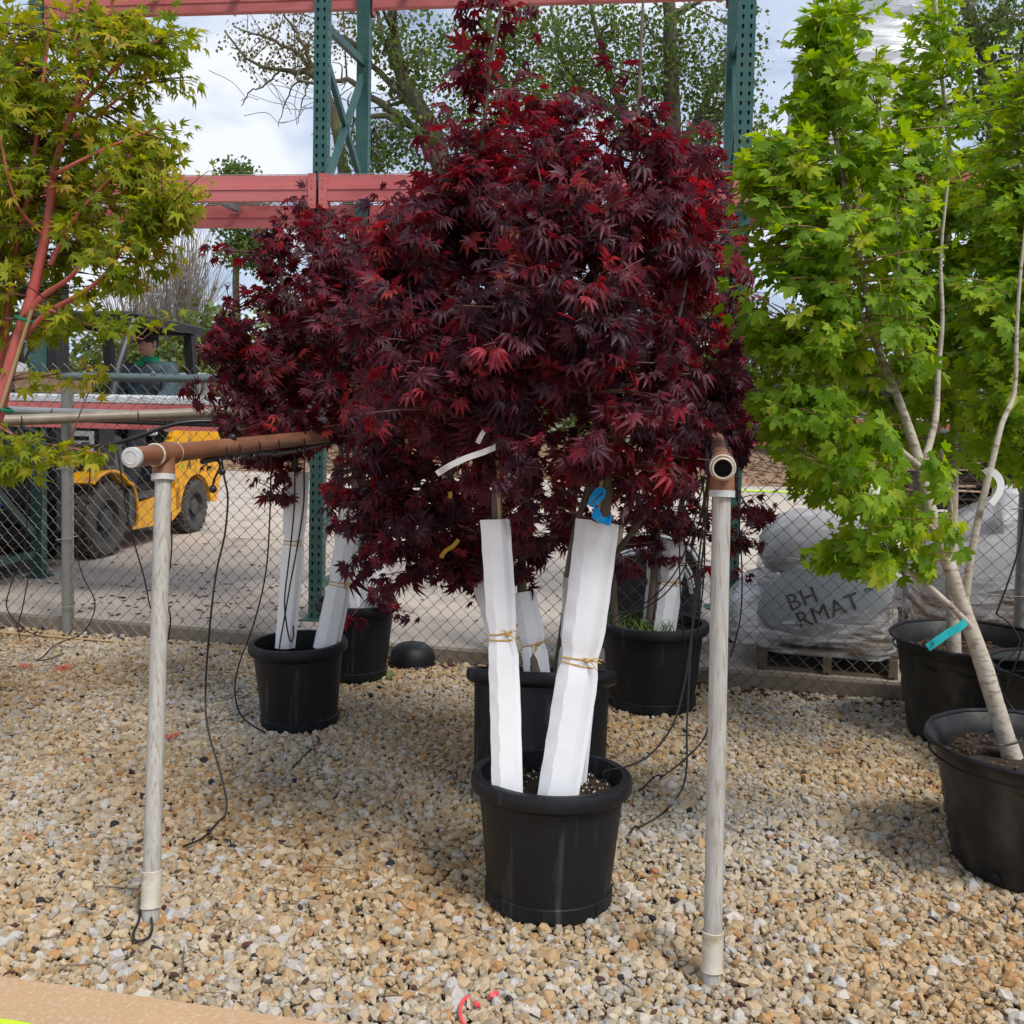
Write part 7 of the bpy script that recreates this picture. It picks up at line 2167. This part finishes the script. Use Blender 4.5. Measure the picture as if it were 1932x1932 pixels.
far_tree('half-bare tree with brown buds reaching left behind the rack upright', (650, YA + 1.5), [
    ([gnd(680, YA + 1.5), (670, 520, YA + 1.5), (650, 330, YA + 1.5), (625, 200, YA + 1.5), (592, 142, YA + 1.5), (560, 137, YA + 1.5), (529, 132, YA + 1.5), (463, 112, YA + 1.5), (425, 60, YA + 1.5)], .18, .02),
    ([(610, 165, YA + 1.5), (560, 100, YA + 1.5), (500, 70, YA + 1.5), (440, 50, YA + 1.5)], .07, .012),
    ([(600, 150, YA + 1.5), (570, 80, YA + 1.5), (545, 40, YA + 1.5), (520, -10, YA + 1.5)], .06, .015),
    ([(529, 132, YA + 1.5), (500, 160, YA + 1.5), (470, 175, YA + 1.5), (455, 200, YA + 1.5)], .03, .008),
    ([(592, 142, YA + 1.5), (555, 160, YA + 1.5), (535, 200, YA + 1.5), (525, 240, YA + 1.5)], .03, .008),
    ([(585, 145, YA + 1.5), (570, 190, YA + 1.5), (560, 235, YA + 1.5)], .025, .008)],
    [(560, 60, YA + 1.5, 60, 50, 1, 80), (480, 90, YA + 1.5, 60, 45, .8, 55), (580, 110, YA + 1.5, 45, 50, .8, 60), (520, 120, YA + 1.5, 60, 30, .8, 36), (650, 60, YA + 1.5, 50, 50, .8, 60)],
    L_BUD, .085, 5, .10, seed=2, group='large trees beyond the yard', side=3, twig=.009)
far_tree('tall dense green tree filling the sky behind the front red maple', (1262, YB), [
    ([gnd(1262, YB), (1262, 500, YB), (1266, 300, YB), (1267, 182, YB), (1264, 33, YB), (1262, -80, YB)], .28, .14),
    ([(1264, 330, YB), (1310, 235, YB), (1345, 165, YB), (1378, 105, YB), (1390, 20, YB)], .14, .05),
    ([(1264, 360, YB), (1180, 220, YB), (1150, 130, YB), (1120, 40, YB), (1110, -40, YB)], .14, .04),
    ([(1200, 240, YB), (1080, 150, YB), (1050, 60, YB), (1030, -40, YB)], .10, .03)],
    [(1090, 90, YB, 90, 80, 1.6, 260), (1060, 190, YB, 80, 70, 1.4, 160), (1190, 160, YB, 80, 110, 1.6, 240), (1290, 110, YB, 80, 120, 1.6, 260), (1350, 220, YB, 55, 110, 1.4, 180), (1250, 270, YB, 120, 60, 1.5, 160), (1395, 120, YB, 40, 120, 1.2, 130), (1340, 380, YB, 70, 80, 1.2, 100), (1430, 260, YB, 30, 80, 1, 50), (1180, 40, YB, 50, 40, 1, 60)],
    L_FAR, .11, 7, .19, seed=3, group='large trees beyond the yard')
far_tree('broad green tree behind the green maples at the right edge', (1865, YC), [
    ([gnd(1880, YC), (1878, 500, YC), (1872, 250, YC), (1855, 100, YC), (1822, 10, YC), (1800, -60, YC)], .24, .12),
    ([(1860, 130, YC), (1800, 90, YC), (1740, 60, YC), (1680, 40, YC)], .08, .02),
    ([(1872, 250, YC), (1920, 140, YC), (1960, 40, YC)], .10, .04)],
    [(1720, 30, YC, 60, 45, 1, 90), (1780, 90, YC, 50, 60, 1, 80), (1870, 60, YC, 70, 70, 1.2, 150), (1900, 190, YC, 60, 80, 1.2, 130), (1840, 180, YC, 40, 50, 1, 60), (1930, 330, YC, 60, 80, 1, 70)],
    L_FAR, .105, 9, .14, seed=4, group='large trees beyond the yard')
p_ = gnd(1708, YC + 1)
mb = MB(); S_ = spline([p_, at(1706, 400, YC + 1), at(1704, 200, YC + 1), at(1703, 58, YC + 1)], 12); mb.tube(S_, np.linspace(.22, .17, len(S_)), 12)
tk_ = thing('tree_trunk', 'bare cut-off trunk standing behind the tall film-wrapped load', 'tree trunk', p_); obj('trunk', mb, M_BARK_BIG, tk_)
far_tree('small green treetop peeping above the left rack beam', (447, 30.0), [([gnd(447, 30.), (447, 420, 30.), (447, 318, 30.)], .14, .03)],
    [(447, 327, 30., 30, 16, .7, 60), (440, 380, 30., 60, 50, 1.2, 200), (470, 460, 30., 70, 50, 1.2, 200)], L_FAR, .13, 9, .14, seed=5, group='trees and shrubs along the back of the yard')
# grey leafless brush
def brush(label, x, Y, w, ytop, n, seed, mat):
    rg = np.random.default_rng(seed); b = gnd(x, Y)
    t = thing('bare_shrub', label, 'shrub', b, 'bare grey shrubs at the back of the yard')
    mb = MB(); H_ = at(x, ytop, Y)[2]
    for k in range(n):
        a = rg.normal(0, .5); top = b + np.array([w * Y / FPX * a * 1.3, rg.normal(0, .6), H_ * rg.uniform(.7, 1.02) * (1 - .12 * abs(a))])
        b2 = b + np.array([rg.normal(0, .25), rg.normal(0, .25), 0])
        mid = (b2 + top) / 2 + np.array([-.2 * a, 0, .2]) + rg.normal(0, .05, 3)
        S = spline([b2, mid, top], 8); mb.tube(S, np.linspace(.018, .006, len(S)), 4, cap=False)
        for q in range(5):
            i = int(rg.integers(3, len(S) - 1)); d = nrm(S[i + 1] - S[i]) + rg.normal(0, .35, 3)
            mb.tube([S[i], S[i] + d * .35, S[i] + d * .7 + (0, 0, .08)], [.009, .006, .004], 3, cap=False)
    obj('stems', mb, mat, t, smooth=1.0, kind='stuff')


M_GREYTWIG = pm('grey_twig', (.20, .16, .13), (.30, .25, .21), 5, .9)
brush('bare grey shrub of upright twigs behind the forklift roof', 345, 20.5, 60, 428, 130, 31, M_GREYTWIG)
brush('second bare grey shrub, paler and lower, left of the first', 262, 21.5, 50, 500, 80, 32, M_GREYTWIG)
SHR = [('yellow-green shrub directly behind the forklift driver', 285, 18.6, 70, 590, 260), ('yellow-green shrub right of the forklift roof', 400, 18.8, 70, 560, 280), ('green shrub behind the forklift mast at the left', 170, 18.4, 75, 590, 240), ('green shrub behind the red-barked trunks', 30, 18.6, 90, 560, 260), ('green shrub behind the left red maple', 540, 19.0, 90, 520, 280),
       ('tall green shrub behind the middle rack upright', 660, 19.6, 90, 470, 280), ('green shrub hidden behind the front red maple crown', 860, 19.6, 120, 500, 260), ('green shrub behind the right rack upright', 1330, 19.5, 130, 520, 320), ('green shrub behind the leaning pale trunk', 1540, 18.8, 120, 560, 280), ('green shrub behind the pallet stack', 1800, 18.8, 130, 560, 280), ('green shrub behind the gap between the red maples', 1100, 19.6, 120, 520, 260)]
for k, (lab, x, Y, rx, yt, n) in enumerate(SHR):
    yb = 850; yc = (yt + yb) / 2
    far_tree(lab, (x, Y), [([gnd(x, Y), (x - 10, 780, Y), (x - 5, yt + 60, Y)], .06, .015), ([gnd(x, Y), (x + 20, 760, Y), (x + 35, yt + 80, Y)], .05, .012)],
             [(x, yc, Y, rx, (yb - yt) / 2, .9, n), (x - rx * .4, yc + 40, Y - .4, rx * .7, (yb - yt) / 3, .6, n // 2), (x + rx * .4, yc + 60, Y - .3, rx * .7, (yb - yt) / 3, .6, n // 2)], L_SHRUB if k % 2 == 0 or k < 3 else L_FAR, .11, 10, .14, seed=40 + k, name='shrub', cat='shrub', group='trees and shrubs along the back of the yard', twig=.008)


# ================================================================ deal the leaves: 300 largest in view as parts, the rest as one part
def deal_leaves(n_single=300):
    cell = 4
    G = 1932 // cell + 1
    zb = np.full(G * G, 1e9)
    rec = []
    for T in TREES:
        nt = len(T['pos'])
        samp = []
        for i, (V, F) in enumerate(T['tm']):
            pass
        px_all = []
        for i, (V, F) in enumerate(T['tm']):
            idx = np.where(T['ti'] == i)[0]
            k = min(len(V), 30)
            sub = V[:k]
            sub = np.concatenate([sub, sub * 0.6])
            W = np.einsum('nij,kj->nki', T['M'][idx], sub) + T['pos'][idx][:, None, :]
            x, y, w = proj(W.reshape(-1, 3))
            ok = (x >= 0) & (x < 1932) & (y >= 0) & (y < 1932) & (w > 0.1)
            ci = np.where(ok, (y // cell).clip(0, G - 1).astype(int) * G + (x // cell).clip(0, G - 1).astype(int), -1)
            np.minimum.at(zb, ci[ok], w[ok])
            px_all.append((idx, ci.reshape(len(idx), -1), w.reshape(len(idx), -1)))
        rec.append(px_all)
    for T, pa in zip(TREES, rec):
        score = np.zeros(len(T['pos']))
        for idx, ci, w in pa:
            vis = (ci >= 0) & (w <= zb[ci] + 0.012)
            for r in range(len(idx)):
                score[idx[r]] = len(np.unique(ci[r][vis[r]]))
        T['top'] = np.argsort(-score)[:n_single]
        T['top'] = T['top'][score[T['top']] > 2]


deal_leaves()
LEAFMESH = {}


def leaf_mesh(T, i, q):
    key = (T['mat'].name, i, q)
    if key not in LEAFMESH:
        V, F = T['tm'][i]
        me = bpy.data.meshes.new('leaf')
        me.from_pydata(V.tolist(), [], F)
        a = me.attributes.new('rnd', 'FLOAT', 'POINT')
        a.data.foreach_set('value', np.full(len(V), (q + 0.5) / 12, np.float32))
        me.materials.append(T['mat'])
        me.shade_smooth()
        LEAFMESH[key] = me
    return LEAFMESH[key]


for T in TREES:
    root = T['root']; org = ORG[root.name]
    single = set(T['top'].tolist())
    for j in T['top']:
        me = leaf_mesh(T, int(T['ti'][j]), int(min(11, T['rnd'][j] * 12)))
        o = bpy.data.objects.new('leaf', me)
        COL.objects.link(o); o.parent = root
        m = T['M'][j]; p = T['pos'][j] - org
        o.matrix_basis = Matrix(((m[0, 0], m[0, 1], m[0, 2], p[0]), (m[1, 0], m[1, 1], m[1, 2], p[1]), (m[2, 0], m[2, 1], m[2, 2], p[2]), (0, 0, 0, 1)))
    VV, FF, RR = [], [], []
    base = 0
    keep = np.array([i not in single for i in range(len(T['pos']))])
    for i, (V, F) in enumerate(T['tm']):
        idx = np.where((T['ti'] == i) & keep)[0]
        if not len(idx):
            continue
        W = np.einsum('nij,kj->nki', T['M'][idx], V) + (T['pos'][idx] - org)[:, None, :]
        VV.append(W.reshape(-1, 3)); RR.append(np.repeat(T['rnd'][idx], len(V)))
        Fa = np.array(F)
        FF.append((Fa[None] + (base + np.arange(len(idx)) * len(V))[:, None, None]).reshape(-1, 3))
        base += len(idx) * len(V)
    VV = np.concatenate(VV); FF = np.concatenate(FF); RR = np.concatenate(RR)
    me = bpy.data.meshes.new('foliage')
    me.vertices.add(len(VV)); me.vertices.foreach_set('co', VV.astype(np.float32).ravel())
    me.loops.add(FF.size); me.loops.foreach_set('vertex_index', FF.astype(np.int32).ravel())
    me.polygons.add(len(FF)); me.polygons.foreach_set('loop_start', np.arange(0, FF.size, 3, dtype=np.int32))
    me.polygons.foreach_set('use_smooth', np.ones(len(FF), bool))
    me.update(calc_edges=True)
    a = me.attributes.new('rnd', 'FLOAT', 'POINT'); a.data.foreach_set('value', RR.astype(np.float32))
    me.materials.append(T['mat'])
    o = bpy.data.objects.new('foliage', me); COL.objects.link(o); o.parent = root; o['kind'] = 'stuff'
